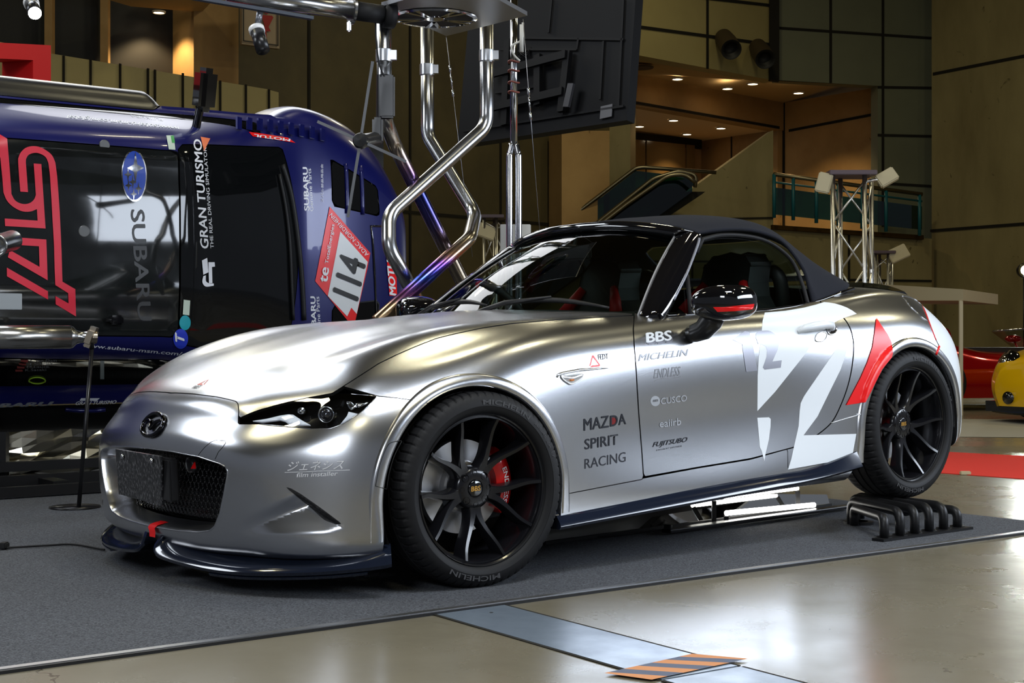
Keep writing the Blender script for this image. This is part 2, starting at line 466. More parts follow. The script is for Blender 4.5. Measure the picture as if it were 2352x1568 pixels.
# left: dark wall, lit column, dark glazing above the balcony
wall('wall_left', [(540,-400,27.0),(1460,-400,36.5),(1460,885,36.5),(540,885,27.0)], DARKW, [(710,-400,710,800),(942,-400,942,800),(1150,-400,1150,800),(540,452,1320,520)], jw=.06)
wall('wall_gallery_left', [(-900,-700,20),(560,-400,27.2),(560,885,27.2),(-900,885,20)], BLACKV, plane=plane_of([(0,0,24.9),(545,0,27.6),(545,300,27.6)]))
wall('trim_column', [(445,-60,26.2),(548,-60,26.8),(548,215,26.8),(445,200,26.2)], CONCW, thick=.8)
wall('ceiling_gallery', [(70,-60,20.5),(540,-60,22.5),(462,22,26.5),(300,8,25.6)], SOFF, thick=.05)
for k, u in enumerate((112, 240, 428)):
    wall('window_%d' % (k + 1), [(u - 10,-60,24.6 + u * .005),(u + 8,-60,24.6 + u * .005),(u + 8,200,24.6 + u * .005),(u - 10,190,24.6 + u * .005)], CONCW, thick=.15)
wall('wall_balcony', [(-900,-120,18),(100,120,22.6),(610,204,25.4),(640,212,25.8),(640,300,25.8),(-900,300,18)], PANELB, [(146,128,146,300),(208,136,208,300),(276,146,276,300),(340,157,340,300),(356,160,356,300),(420,168,420,300),(452,174,452,300),(506,185,506,300),(565,194,565,300),(618,205,618,300)], plane=plane_of([(146,130,22.9),(610,204,25.4),(610,300,25.4)]), jw=.035)
# columns left of the escalator
wall('trim_column_right', [(1290,300,33),(1400,300,33.4),(1400,560,33.4),(1290,560,33)], CONCW, thick=.8)
wall('trim_column_inner', [(1400,270,33.8),(1448,270,34),(1448,560,34),(1400,560,33.8)], CONC, thick=.8)
# hall ceiling far above and the wall behind the camera, seen only in reflections
b = MB(); b.add([(-40, -30, 14), (40, -30, 14), (40, 44, 14), (-40, 44, 14)], [(0, 3, 2, 1)]); tag(b.build('ceiling', mat('hall_ceiling', rgb(96, 84, 48), .9)), kind='structure')

# downlights
LAMPW = mat('downlight_glow', (1, .8, .5, 1), .5, emis=(1, .82, .55, 1), estr=14)
def downlight(u, v, y, r=.12, power=60, grp='downlights in the alcove soffit', lab=''):
    p = on_plane(plane_of({'alcove': [(1440,122,32.6),(1786,186,36),(1800,236,41)], 'lobby': [(1440,238,37),(1786,298,41),(1612,324,46)], 'gallery': [(70,-60,20.5),(540,-60,22.5),(462,22,26.5)]}[y]), u, v)
    b = MB(); b.lathe([(r * 1.25, .0), (r * 1.2, -.03), (r, -.035), (r, .0)], 20, Matrix.Translation(p))
    o = b.build('downlight', mat('downlight_ring', rgb(200, 190, 170), .4), None, True)
    b = MB(); b.lathe([(r, -.02), (0, -.02)], 20, Matrix.Translation(p)); b.build('downlight_glass', LAMPW, o, True)
    tag(o, lab, 'downlight', grp)
    if power:
        s = spot('downlight_beam', p + Vector((0, 0, -.06)), p + Vector((0, .0, -3)), power, (1, .72, .38), 110, .5, .08)
        s.parent = None
    return o
for (u, v, y, pw, lab) in [(1556,180,'alcove',220,'leftmost round downlight in the upper alcove soffit'),(1671,202,'alcove',220,'round downlight second from left in the upper alcove soffit'),(1729,191,'alcove',160,'round downlight third from left, close under the beige bulkhead'),(1834,212,'alcove',260,'rightmost round downlight in the upper alcove soffit'),
    (1469,289,'lobby',120,'leftmost small downlight in the pale lobby ceiling'),(1547,275,'lobby',120,'downlight of the lobby ceiling nearest the lintel, second from left'),(1578,307,'lobby',120,'lowest downlight in the pale lobby ceiling above the glass doors'),(1656,293,'lobby',120,'rightmost downlight in the pale lobby ceiling')]:
    downlight(u, v, y, .13, pw, 'downlights by the escalator lobby', lab)
downlight(365, 26, 'gallery', .10, 260, 'downlights by the gallery column', 'single warm downlight in the soffit beside the lit concrete column')
# ================================================================== silver roadster
CARM = Matrix.Translation((-0.6176, 5.1596, 0)) @ Matrix.Rotation(rad(220.876), 4, 'Z') @ Matrix.Rotation(rad(2.916), 4, 'Y')
CAR = empty('sports_car'); CAR.matrix_world = CARM
CAR.rotation_euler = CARM.to_euler(); CAR.location = CARM.translation
tag(CAR, 'satin silver convertible with black soft top, rear wheels raised on black exhaust manifolds', 'car')
CARI = CARM.inverted()
_R = np.array(CARM.to_3x3()); _T = np.array(CARM.translation)
def cproj(P):
    """car-local points -> photo pixels"""
    return wproj(np.asarray(P) @ _R.T + _T)
def cray(u, v):
    o = CARI @ Vector((0, 0, CAMH)); d = (CARI.to_3x3() @ Vector(((u - CU) / F, 1, -(v - CV) / F))).normalized()
    return o, d
def cat_(u, v, ax, val):
    o, d = cray(u, v); t = (val - o[ax]) / d[ax]; return o + d * t

# control net: stations front centre -> rear centre, rows crest -> bottom
ST = [
 # S0 centre nose
 [(.622,0,.635),(.666,0,.578),(.694,0,.527),(.713,0,.476),(.722,0,.36),(.718,0,.235),(.70,0,.165)],
 [(.617,.16,.634),(.660,.16,.577),(.689,.16,.526),(.708,.16,.475),(.717,.16,.358),(.713,.16,.235),(.695,.16,.165)],
 [(.600,.30,.624),(.642,.31,.565),(.672,.315,.516),(.693,.32,.466),(.701,.32,.354),(.696,.32,.233),(.677,.32,.165)],
 [(.575,.425,.603),(.608,.452,.547),(.640,.465,.503),(.661,.472,.449),(.667,.475,.35),(.660,.47,.232),(.640,.46,.165)],
 # corner
 [(.520,.530,.585),(.540,.572,.545),(.562,.598,.503),(.582,.608,.455),(.592,.612,.35),(.598,.612,.24),(.588,.605,.165)],
 [(.42,.637,.638),(.432,.682,.595),(.445,.717,.540),(.462,.737,.465),(.470,.748,.36),(.475,.752,.25),(.470,.745,.165)],
 [(.27,.662,.702),(.272,.726,.658),(.278,.786,.590),(.285,.818,.490),(.290,.828,.38),(.290,.826,.27),(.285,.815,.165)],
 [(.0,.680,.757),(.0,.752,.722),(.0,.812,.655),(.0,.842,.55),(.0,.85,.42),(.0,.85,.30),(.0,.84,.17)],
 [(-.30,.690,.800),(-.30,.760,.766),(-.30,.812,.695),(-.30,.834,.57),(-.30,.84,.43),(-.30,.842,.30),(-.30,.832,.165)],
 [(-.62,.692,.807),(-.62,.756,.773),(-.62,.800,.70),(-.62,.816,.57),(-.62,.816,.43),(-.62,.826,.30),(-.62,.828,.165)],
 [(-.98,.692,.812),(-.98,.750,.780),(-.98,.792,.705),(-.98,.804,.57),(-.98,.80,.43),(-.98,.812,.29),(-.98,.822,.16)],
 [(-1.36,.692,.816),(-1.36,.750,.784),(-1.36,.792,.708),(-1.36,.804,.575),(-1.36,.80,.43),(-1.36,.812,.29),(-1.36,.822,.155)],
 [(-1.74,.686,.826),(-1.74,.752,.790),(-1.74,.802,.712),(-1.74,.822,.58),(-1.74,.826,.44),(-1.74,.832,.30),(-1.74,.832,.15)],
 [(-2.04,.668,.858),(-2.04,.750,.815),(-2.04,.815,.735),(-2.04,.850,.61),(-2.04,.86,.46),(-2.04,.86,.31),(-2.04,.85,.15)],
 [(-2.34,.632,.874),(-2.34,.730,.832),(-2.34,.812,.750),(-2.34,.858,.63),(-2.34,.868,.48),(-2.34,.868,.32),(-2.34,.86,.17)],
 [(-2.63,.575,.852),(-2.63,.675,.810),(-2.63,.762,.735),(-2.64,.822,.63),(-2.64,.845,.49),(-2.64,.845,.34),(-2.63,.835,.2)],
 [(-2.770,0.482,.815),(-2.785,0.566,.767),(-2.795,0.647,.705),(-2.810,0.709,.62),(-2.820,0.738,.49),(-2.820,0.738,.36),(-2.800,0.729,.22)],
 # rear corner
 [(-2.805,0.359,.800),(-2.830,0.428,.750),(-2.845,0.492,.69),(-2.870,0.538,.61),(-2.890,0.561,.49),(-2.890,0.557,.36),(-2.860,0.543,.24)],
 [(-2.840,0.199,.800),(-2.875,0.228,.748),(-2.900,0.257,.69),(-2.925,0.280,.61),(-2.940,0.290,.49),(-2.940,0.290,.36),(-2.910,0.285,.25)],
 [(-2.850,0,.800),(-2.885,0,.748),(-2.915,0,.69),(-2.935,0,.61),(-2.955,0,.49),(-2.955,0,.36),(-2.925,0,.25)],
]
NS = len(ST); NR = 7; ICF = 4; ICA = 10; IDK = 13; ICR = 17
# hood: rows a = stations ICF..ICA, columns b = 0 (centre) .. ICF (crest)
HOOD = {  # station -> [(x,y,z) for b = 0..3]
 5: [(.47,0,.700),(.468,.17,.698),(.46,.34,.686),(.445,.50,.661)],
 6: [(.29,0,.751),(.29,.18,.749),(.285,.37,.735),(.28,.545,.738)],
 7: [(.0,0,.806),(.0,.18,.803),(.0,.38,.790),(.0,.565,.807)],
 8: [(-.30,0,.836),(-.30,.18,.833),(-.30,.39,.819),(-.30,.58,.827)],
 9: [(-.62,0,.850),(-.62,.18,.846),(-.62,.39,.833),(-.62,.585,.830)],
 10: [(-.98,0,.852),(-.98,.18,.849),(-.98,.39,.838),(-.98,.59,.832)],
}
DECK = { # station -> [(x,y,z) from centre to crest side], columns match ICR..NS-1 reversed: b=0 centre,1
 13: [(-2.04,0,.905),(-2.04,.35,.895)],
 14: [(-2.34,0,.905),(-2.34,.33,.897)],
 15: [(-2.63,0,.885),(-2.63,.30,.877)],
 16: [(-2.76,0,.845),(-2.75,.26,.840)],
}
def build_cage():
    V = []; Fc = []
    def add(p): V.append(list(p)); return len(V) - 1
    net = [[add(p) for p in s] for s in ST]
    bot = [add((s[6][0] * 0.97 + (-.02), s[6][1] * 0.93, s[6][2] - .025)) for s in ST]
    for i in range(NS): net[i].append(bot[i])
    for i in range(NS - 1):
        for j in range(NR):
            Fc.append((net[i][j], net[i][j + 1], net[i + 1][j + 1], net[i + 1][j]))
    # hood grid
    g = {}
    for b in range(ICF + 1): g[(ICF, b)] = net[b][0]
    for a in range(ICF, ICA + 1): g[(a, ICF)] = net[a][0]
    for a in range(ICF + 1, ICA + 1):
        for b in range(ICF): g[(a, b)] = add(HOOD[a][b])
    for a in range(ICF, ICA):
        for b in range(ICF):
            Fc.append((g[(a, b)], g[(a, b + 1)], g[(a + 1, b + 1)], g[(a + 1, b)]))
    # deck grid
    d = {}
    for a in range(IDK, ICR + 1): d[(a, 2)] = net[a][0]
    d[(ICR, 1)] = net[ICR + 1][0]; d[(ICR, 0)] = net[ICR + 2][0]
    for a in range(IDK, ICR):
        for b in range(2): d[(a, b)] = add(DECK[a][b])
    for a in range(IDK, ICR):
        for b in range(2):
            Fc.append((d[(a, b)], d[(a, b + 1)], d[(a + 1, b + 1)], d[(a + 1, b)]))
    crease = []
    return np.array(V, float), Fc, crease

def subdivided(V, Fc, levels, crease=None):
    me = bpy.data.meshes.new('cage'); me.from_pydata([tuple(v) for v in V], [], Fc); me.update()
    o = bpy.data.objects.new('cage', me); COL.objects.link(o)
    m = o.modifiers.new('s', 'SUBSURF'); m.levels = levels; m.render_levels = levels; m.use_limit_surface = True; m.quality = 4
    m.boundary_smooth = 'PRESERVE_CORNERS'
    dg = bpy.context.evaluated_depsgraph_get(); ev = o.evaluated_get(dg); em = ev.to_mesh()
    W = np.empty(len(em.vertices) * 3); em.vertices.foreach_get('co', W); W = W.reshape(-1, 3)
    Q = [tuple(p.vertices) for p in em.polygons]
    ev.to_mesh_clear(); bpy.data.objects.remove(o); bpy.data.meshes.remove(me)
    return W, Q
def interp_subdiv(V, Fc, levels, iters=6, k=1.0):
    P = V.copy()
    for it in range(iters):
        W, Q = subdivided(P, Fc, 1)
        P += (V - W[:len(V)]) * k
    return subdivided(P, Fc, levels)

_V, _F, _c = build_cage()
_V, _F = mirror_join(_V, _F)
_V, _F = interp_subdiv(_V, _F, 4)
# left half only
_keep = [f for f in _F if _V[list(f), 1].mean() > 0]
BV, BF = clip_mesh(_V, _keep, np.full(len(_V), 1.0))
BV[np.abs(BV[:, 1]) < 1e-4, 1] = 0
BASE_BVH = BVHTree.FromPolygons([Vector(v) for v in BV], BF)
def base_y(x, z):
    h = BASE_BVH.ray_cast(Vector((x, 2.0, z)), Vector((0, -1, 0)))
    return h[0].y if h[0] is not None else None

# wheel arch flares: the band around each arch stands up straight
ARCH = [(.03, .29, .343, .380), (-2.30, .285, .346, .384)]
def sstep(x): x = np.clip(x, 0, 1); return x * x * (3 - 2 * x)
def split_mesh(V, Fc, val):
    """insert an edge line along val = 0"""
    val = np.where(np.abs(val) < 1e-7, 1e-7, val)
    pos = val > 0; out = []; extra = []; ek = {}; n0 = len(V)
    for f in Fc:
        p = [pos[i] for i in f]
        if all(p) or not any(p): out.append(f); continue
        g = {True: [], False: []}
        for k in range(len(f)):
            a, b = f[k - 1], f[k]
            if pos[a] != pos[b]:
                key = (a, b) if a < b else (b, a)
                if key not in ek:
                    t = val[key[0]] / (val[key[0]] - val[key[1]])
                    ek[key] = n0 + len(extra); extra.append(V[key[0]] * (1 - t) + V[key[1]] * t)
                g[True].append(ek[key]); g[False].append(ek[key])
            g[bool(pos[b])].append(b)
        for q in g.values():
            if len(q) >= 3: out.append(tuple(q))
    return np.vstack([V] + ([np.array(extra)] if extra else [])), out
# pressed ridges along the bonnet: the middle stands slightly proud
_yl = .30 + (.60 - BV[:, 0]) * .14
_on = (BV[:, 0] < .66) & (BV[:, 0] > -1.0) & (BV[:, 2] > .55) & (BV[:, 1] < .66)
_d = sstep((_yl - BV[:, 1]) / .13 + .5) * sstep((.66 - BV[:, 0]) / .12)
BV[:, 2] += np.where(_on, .0055 * _d, 0)
FLARES = []
for cx, cz, ri, ro in ARCH:
    path = [(-.26 + k * (PI + .52) / 110) for k in range(111)]
    Vf = []
    for th in path:
        c, s_ = math.cos(th), math.sin(th)
        def at_r(r):
            if s_ >= 0: return cx + r * c, cz + r * s_
            return cx + r * (1 if c > 0 else -1), cz + s_ * ro
        z0 = at_r(ro)[1]; fade = float(1 - sstep((cz + .05 - z0) / .16))
        yo = base_y(*at_r(ro)) or .84
        for r, h in ((ro + .003, -.004), (ro, .001 + .004 * fade), (ro - .004, .001 + .009 * fade), (ro - .010, .002 + .011 * fade), (ro - .020, .002 + .012 * fade), (ri + .006, None), (ri, None), (ri - .003, -1)):
            x, z = at_r(r); yb = base_y(x, z)
            if yb is None: yb = yo
            if h is None: y = max(yo + .002 + (.013 + .02 * (ro - r)) * fade, yb + .002) - (.004 if r == ri else 0)
            elif h == -1: y = max(yo, yb) - .03
            elif h < 0: y = yb + h
            else: y = max(yo + h, yb + h * .5)
            Vf.append((x, y, z))
    FLARES.append((np.array(Vf), [(i * 8 + k, i * 8 + k + 1, (i + 1) * 8 + k + 1, (i + 1) * 8 + k) for i in range(110) for k in range(7)]))
BODY_N = None
# ------------------------------------------------------------------ paint
def paint(name, col, rough, aniso=0.0):
    m = mat(name, col, rough, 1.0)
    return m
SILV = paint('satin_silver', (0.60, 0.61, 0.635, 1), 0.25)
NAVY = mat('dark_navy_gloss', rgb(24, 30, 44), 0.12, 0.0, coat=0.6)
GBLACK = mat('gloss_black', (0.004, 0.004, 0.005, 1), 0.05, coat=1.0)
MBLACK = mat('matt_black', (0.008, 0.008, 0.009, 1), 0.5)
RUBBER = mat('black_rubber', (0.009, 0.009, 0.010, 1), 0.6, spec=.3)
WHITE = mat('white_film', rgb(234, 239, 244), 0.22)
REDF = mat('red_film', rgb(235, 20, 22), 0.3)
CHROME = mat('chrome', (0.75, 0.75, 0.77, 1), 0.08, 1.0)
DIGIT = mat('grey_film', (0.27, 0.27, 0.30, 1), 0.42, 1.0)
SEAM = mat('seam_dark', (0.004, 0.004, 0.004, 1), 0.6)
TXTBLK = mat('black_lettering', (0.02, 0.022, 0.03, 1), 0.3)

# ------------------------------------------------------------------ bumper relief (air duct in the corner of the bumper)
P = cproj(BV)
front = BV[:, 0] > .3
def N(p): return np.array(p, float)
r0 = N((527, 1231)); r1 = N((722, 1164)); ed = (r1 - r0) / np.hypot(*(r1 - r0)); up = N((ed[1], -ed[0]))
s0 = N((650, 1113)); s1 = N((790, 1209)); sd_ = (s1 - s0) / np.hypot(*(s1 - s0)); sl = N((-sd_[1], sd_[0]))
def near(P): return (BV[:, 0] > .3) & (P[:, 0] > 500) & (P[:, 0] < 830) & (P[:, 1] > 1095) & (P[:, 1] < 1260)
for o_, n_, lim in ((r0, up, None), (s0, sl, None), (s0 + sl * 5, sl, None)):
    P = cproj(BV); BV, BF = split_mesh(BV, BF, np.where(near(P), (P - o_) @ n_, 1.0))
P = cproj(BV); front = near(P)
al = (P - r0) @ ed; hh = (P - r0) @ up; s_ = np.clip((al - 25) / 190, 0, 1)
Wu = 30 + 20 * s_; Wl = 9 + 56 * s_
prof_ = np.where(hh > 0, 1 - sstep(hh / Wu), 1 - np.clip(-hh / Wl, 0, 1))
wall_ = np.clip(((P - s0) @ sl) / 5.0, 0, 1)
BV[:, 1] -= np.where(front & (al > 0), .048 * s_ * prof_ * wall_, 0)
BV[:, 0] -= np.where(front & (al > 0), .016 * s_ * prof_ * wall_, 0)
# character line from the corner of the nose to the headlight tip
_bp = [Vector(v) for v in BV]; _bf = list(BF)
for _v, _f in FLARES:
    n_ = len(_bp); _bp += [Vector(q) for q in _v]; _bf += [tuple(i + n_ for i in f) for f in _f]
BODY_BVH = BVHTree.FromPolygons(_bp, _bf)
def hit(u, v, off=0.0):
    o, d = cray(u, v)
    h = BODY_BVH.ray_cast(o, d)
    if h[0] is None: return None
    n = h[1]
    if n.dot(d) > 0: n = -n
    return h[0] + n * off
def polyline(pts, off=0.0, step=6):
    out = []
    for a, b in zip(pts[:-1], pts[1:]):
        n = max(1, int(math.hypot(b[0] - a[0], b[1] - a[1]) / step))
        for k in range(n): 
            h = hit(a[0] + (b[0] - a[0]) * k / n, a[1] + (b[1] - a[1]) * k / n, off)
            if h is not None: out.append(h)
    h = hit(pts[-1][0], pts[-1][1], off)
    if h is not None: out.append(h)
    return out
def decal(name, poly, m, parent, off=.0006, cell=7):
    V, Fc = fillpoly(poly, cell)
    H = [hit(u, v, off) for u, v in V]
    F2 = [f for f in Fc if all(H[i] is not None for i in f)]
    return obj(name, [h if h is not None else (0, 0, 0) for h in H], F2, m, parent)
def lettering(name, body, p0, p1, p2, m, parent, bold=0.0, shear=0.0, spacing=1.0, off=.0010, hitf=None, warp=None):
    """p0 bottom-left, p1 bottom-right, p2 top-left, all photo pixels"""
    v, f = text2d(body, 0, shear, spacing); ext = v.max(0) - v.min(0); v = norm_text(v)
    p0, p1, p2 = N(p0), N(p1), N(p2)
    q0, f0 = finer(p0 + v[:, :1] * (p1 - p0) + v[:, 1:2] * (p2 - p0), f, 6.0)
    hf = hitf or hit; H = []; Fs = []
    for k, (dx, dy) in enumerate([(-bold, 0), (bold, 0), (0, bold * .6), (0, -bold * .6)] if bold else [(0, 0)]):   # heavier strokes
        n = len(H); q = q0 + (dx / ext[0]) * (p1 - p0) + (dy / ext[1]) * (p2 - p0)
        H += [hf(a, b, off + k * .00025) for a, b in q]
        Fs += [t for t in (tuple(i + n for i in t) for t in f0) if all(H[i] is not None for i in t)]
    return obj(name, [h if h is not None else (0, 0, 0) for h in H], Fs, m, parent)

# ------------------------------------------------------------------ outlines traced on the left flank (photo pixels)
HL = [(547,974),(550.6,960),(572,950),(596.5,941),(625,933),(654,925),(711,912.5),(763,903),(807,905),(866,909.6),(845,933.6),(818.4,954.6),(788,973.7),(759,984),(711,984.5),(654,979.5),(596.5,973.7)]
HOODL = [(763,903),(768,900),(812,872),(870,834.5),(912,814),(955,795.4),(1002,777),(1047,766),(1108,753),(1176,742.7),(1278,734),(1380,728),(1456,724)]
HCUT = [(300,990),(342,907),(370,903.5),(402,902),(444.5,904.5),(497.6,911),(531.7,918.5),(541,921),(546,926),(547.6,934),(548.6,944.5),(547.6,957),(547,972)]
HOODP = HCUT + HL[1:8] + HOODL + [(1456,560),(200,560),(200,990)]
BSEAM = [(866,909),(915,914),(962,921),(999,930),(1040,936)]
BUMPP = [(100,1400),(100,990)] + HCUT + [(547,974)] + [(555,900),(763,880),(866,909)] + BSEAM + [(1020,1120),(900,1400)]
DOORF = [(1456,640),(1456.5,728),(1454.6,755),(1456.6,792),(1460.7,844),(1466.8,945.5),(1475,1046.7),(1478,1095)]
DOORP = DOORF + [(1602,1073),(1724,1053)] + spline([(1825,1026.5),(1852,1013),(1877.7,998),(1910,970),(1930,933),(1946.5,889),(1956.6,844),(1960.6,796),(1954.6,759),(1938.4,731),(1914,713),(1886,697)], 5) + [(1870,640)]
FENDP = [(700,600)] + DOORF + [(1478,1100),(1291,1136),(1240,1146),(1000,1200),(900,930),(700,930)]
SILLP = [(1180,1160),(1291,1136),(1478,1098),(1602,1075),(1724,1055),(1809,1031),(1809.7,1078),(1958,1053),(1990,1046),(1990,1300),(1180,1300)]
RBUMPP = [(2100,600),(2100,680),(2107.5,685),(2118,700.7),(2126,718),(2132.5,734.7),(2141,758),(2150,781),(2157.5,795),(2149.5,815),(2150,840),(2140,1000),(2120,1250),(2400,1250),(2400,600)]

V, Fc = BV.copy(), BF
def arches(V):
    out = np.full(len(V), 9.0)
    for k, (cx, cz, ri, ro) in enumerate(ARCH):
        dx = np.abs(V[:, 0] - cx)
        circ = np.hypot(V[:, 0] - cx, V[:, 2] - cz) - ri
        side = np.where(V[:, 0] > cx, V[:, 0] - (cx + ri + (.0 if k == 0 else .55) * np.maximum(0, cz - V[:, 2])), (cx - ri) - V[:, 0])
        a = np.where(V[:, 2] > cz, circ, side)
        out = np.minimum(out, np.where(V[:, 1] > .3, a, 9))
    return out
V, Fc = clip_mesh(V, Fc, arches(V))
GOP = [(0,.463),(.15,.461),(.30,.452),(.40,.436),(.43,.426),(.438,.412),(.436,.395),(.42,.34),(.395,.28),(.365,.238),(.34,.222),(.28,.212),(.15,.206),(0,.204)]
def grille_val(V):
    return np.where(V[:, 0] > .5, -sdf(GOP + [(-.5,.204),(-.5,.463)], V[:, 1:3]), 1.0)
V, Fc = clip_mesh(V, Fc, grille_val(V))
PARTS = {}
def cut(name, poly, gap=1.1, cond=None):
    global V, Fc
    s = sdf(poly, cproj(V))
    if cond is not None: s = np.where(cond(V), s, -50)
    PARTS[name] = clip_mesh(V, Fc, s, gap)
    V, Fc = clip_mesh(V, Fc, -s, gap)
cut('headlight', HL, 0.6, lambda V: V[:, 0] > .2)
cut('hood', HOODP, 1.1, lambda V: V[:, 0] > -1.05)
cut('bumper_vent', [(655,1118),(668,1121),(692,1135),(735,1165),(786,1203),(772,1204),(745,1194),(712,1164),(680,1138)], .2, lambda V: V[:, 0] > .3)
cut('front_bumper', BUMPP, 1.0, lambda V: V[:, 0] > .1)
cut('door', DOORP, 1.3, lambda V: (V[:, 0] < -.6) & (V[:, 0] > -2.1))
def rb_val(V):
    s = sdf(RBUMPP, cproj(V))
    return np.where(V[:, 0] < -2.3, np.where((V[:, 0] < -2.78) & (V[:, 1] < .60) & (V[:, 2] < .78), 30, s), -50)
PARTS['rear_bumper'] = clip_mesh(V, Fc, rb_val(V), .8); V, Fc = clip_mesh(V, Fc, -rb_val(V), .8)
cut('front_fender', FENDP, 1.0, lambda V: V[:, 0] > -.9)
cut('sill_panel', SILLP, .7)
PARTS['rear_quarter'] = (V, Fc)
def biggest(V, Fc):
    par = list(range(len(V)))
    def fnd(a):
        while par[a] != a: par[a] = par[par[a]]; a = par[a]
        return a
    for f in Fc:
        for i in f[1:]: par[fnd(i)] = fnd(f[0])
    cnt = {}
    for f in Fc: cnt[fnd(f[0])] = cnt.get(fnd(f[0]), 0) + 1
    k = max(cnt, key=cnt.get)
    Fk = [f for f in Fc if fnd(f[0]) == k]
    used = sorted({i for f in Fk for i in f}); mp = {a: i for i, a in enumerate(used)}
    return V[used], [tuple(mp[i] for i in f) for f in Fk]
for _k in PARTS: PARTS[_k] = biggest(*PARTS[_k])

def thick(o, t):
    o.data.materials.append(SEAM)
    solidify(o, t); o.modifiers['thickness'].material_offset_rim = 1; o.modifiers['thickness'].material_offset = 1
    m = o.modifiers.new('split', 'EDGE_SPLIT'); m.split_angle = rad(48)
    return o
def panel_pair(name, m, t=.012, mats=None):
    Vp, Fp = PARTS[name]
    a = thick(obj(name, Vp, Fp, m, CAR), t)
    b = thick(obj(name, *flip(Vp, Fp), m, CAR), t)
    return a, b
def panel_whole(name, m, t=.012):
    Vp, Fp = mirror_join(PARTS[name][0].copy(), PARTS[name][1])
    return thick(obj(name, Vp, Fp, m, CAR), t)
def cowl_x(y): return -.70 - .20 * (np.abs(y) / .66) ** 2
_v, _f = PARTS['hood']
PARTS['hood'] = clip_mesh(_v, _f, np.where(_v[:, 1] < .685, _v[:, 0] - cowl_x(_v[:, 1]), 1.0))
HOOD_O = panel_whole('hood', SILV)
BUMP_O = panel_whole('front_bumper', SILV)
FEND_O, _ = panel_pair('front_fender', SILV)
DOOR_O, _ = panel_pair('door', SILV)
SILL_O, _ = panel_pair('sill_panel', SILV)
QUART_O = panel_whole('rear_quarter', SILV)
RB_O = panel_whole('rear_bumper', WHITE)
tag(RB_O, 'white rear bumper')

for (Vf, Ff), par in zip(FLARES, (FEND_O, QUART_O)):
    obj('wheel_arch_flare', Vf, Ff, SILV, par, auto=60)
    obj('wheel_arch_flare', *flip(Vf, Ff), SILV, par, auto=60)
# film graphics on the flank
W1 = [(1756.5,718),(1751.6,736),(1748.8,764),(1746,791),(1742.5,820),(1740,862),(1739.3,943.7),(1779.6,900),(1847.7,814.7),(1871,782.4),(1880,770),(1895,755),(1911.6,743),(1925,736),(1939,729.8),(1952,725.3),(1967.7,720.7),(1958,713.5),(1944.5,706),(1931,700.8),(1916.5,696.8),(1903,694.6),(1892.6,693.8),(1874,699.6),(1846,706.7),(1804,713.7)]
W2 = [(1952,784.5),(1933,794),(1919,803.5),(1909.5,817.5),(1888.4,848.4),(1853,900),(1846.4,910),(1838.8,925.6),(1836.9,940.9),(1834,979),(1823.5,1025),(1817,1054.8),(1809.7,1078),(1956.6,1051.6),(1966.7,996),(1845.3,999.4),(1877.7,955.7),(1905,900),(1930.5,848.4)]
W3 = [(1739.3,959),(1766,958),(1770,962),(1769.5,979),(1766,1007.8),(1758.4,1040),(1755.4,1058.9),(1749,1034.6),(1745,1027)]
RD = [(2012,730),(2009,755),(2003,796),(1991,832),(1975,868),(1942.5,930),(1987,923.5),(1999,900),(2025,848),(2047.7,820),(2049.7,810),(2047.7,788),(2037.6,767),(2023,747)]
decal('white_graphic', W1, WHITE, DOOR_O); decal('white_graphic', W2, WHITE, DOOR_O); decal('white_graphic', W3, WHITE, DOOR_O)
decal('red_graphic', RD, REDF, QUART_O, .0032, 5)
D1 = [(1681.9,780),(1710.6,760),(1721,763),(1729.7,797.4),(1739.3,851),(1713.5,853.8),(1704.9,797.4),(1703.9,790.7)]
D2 = [(1741,790.7),(1735.5,775),(1736,766),(1741,761.5)] + spline([(1747,759.5),(1766,759.5),(1781,768.7),(1788,784),(1786,802)], 4) + [(1773.7,829.9),(1795,827),(1792.9,843.9),(1755.6,848.5),(1751.7,843.3),(1760,820),(1761.3,805),(1758.4,795.5),(1747,789.7)]
decal('start_number', D1, DIGIT, DOOR_O, .0012); decal('start_number', D2, DIGIT, DOOR_O, .0012)
RS = [(2104,684),(2107.5,685),(2118,700.7),(2126,718),(2132.5,734.7),(2141,758),(2150,781)]
v_, f_ = tube(polyline(RS, .0005, 5), .0022, 6); obj('red_pinstripe', v_, f_, REDF, QUART_O)
v_, f_ = tube(polyline([(2157,795),(2150,814)], .001, 3), .0045, 6); obj('red_pinstripe', v_, f_, REDF, QUART_O)
LEAF = spline([(2072,680.5),(2080,689),(2089.7,702.5),(2103,715),(2116,727.5),(2126,734.5),(2132,735.5),(2128,722),(2118,701),(2109,692),(2098.6,686.4),(2084,681)], 3, True)
v_, f_ = tube(polyline(LEAF + LEAF[:1], .0014, 3), .0011, 5); obj('side_marker_outline', v_, f_, CHROME, QUART_O)
# seam across the rear fender foot and bumper hook cover, grille hook cover
for pts in ([(1909,971),(1938,962),(1977,951)],): v_, f_ = tube(polyline(pts, .0005, 5), .0022, 6); obj('fender_crease_trim', v_, f_, SILV, QUART_O)
HK = [(455,1046),(459,1040),(470,1027),(484,1015),(496,1010.5),(516,1012),(519,1016),(512,1026),(502,1037),(494,1054)]
v_, f_ = tube(polyline(HK, .0002, 4), .0009, 5); obj('tow_hook_cover_seam', v_, f_, SEAM, BUMP_O)
CV_ = spline([(862.5,1116),(866,1097),(871,1072),(880,1045),(891,1022),(902,1015),(922,1012)], 3) + spline([(922,1014),(905,1048),(894,1085),(888,1123)], 4) + [(862.5,1116)]
v_, f_ = tube([p for p in (hit(u, v, .0012) for u, v in CV_) if p], .0011, 5); obj('arch_reflector_seam', v_, f_, SEAM, BUMP_O)

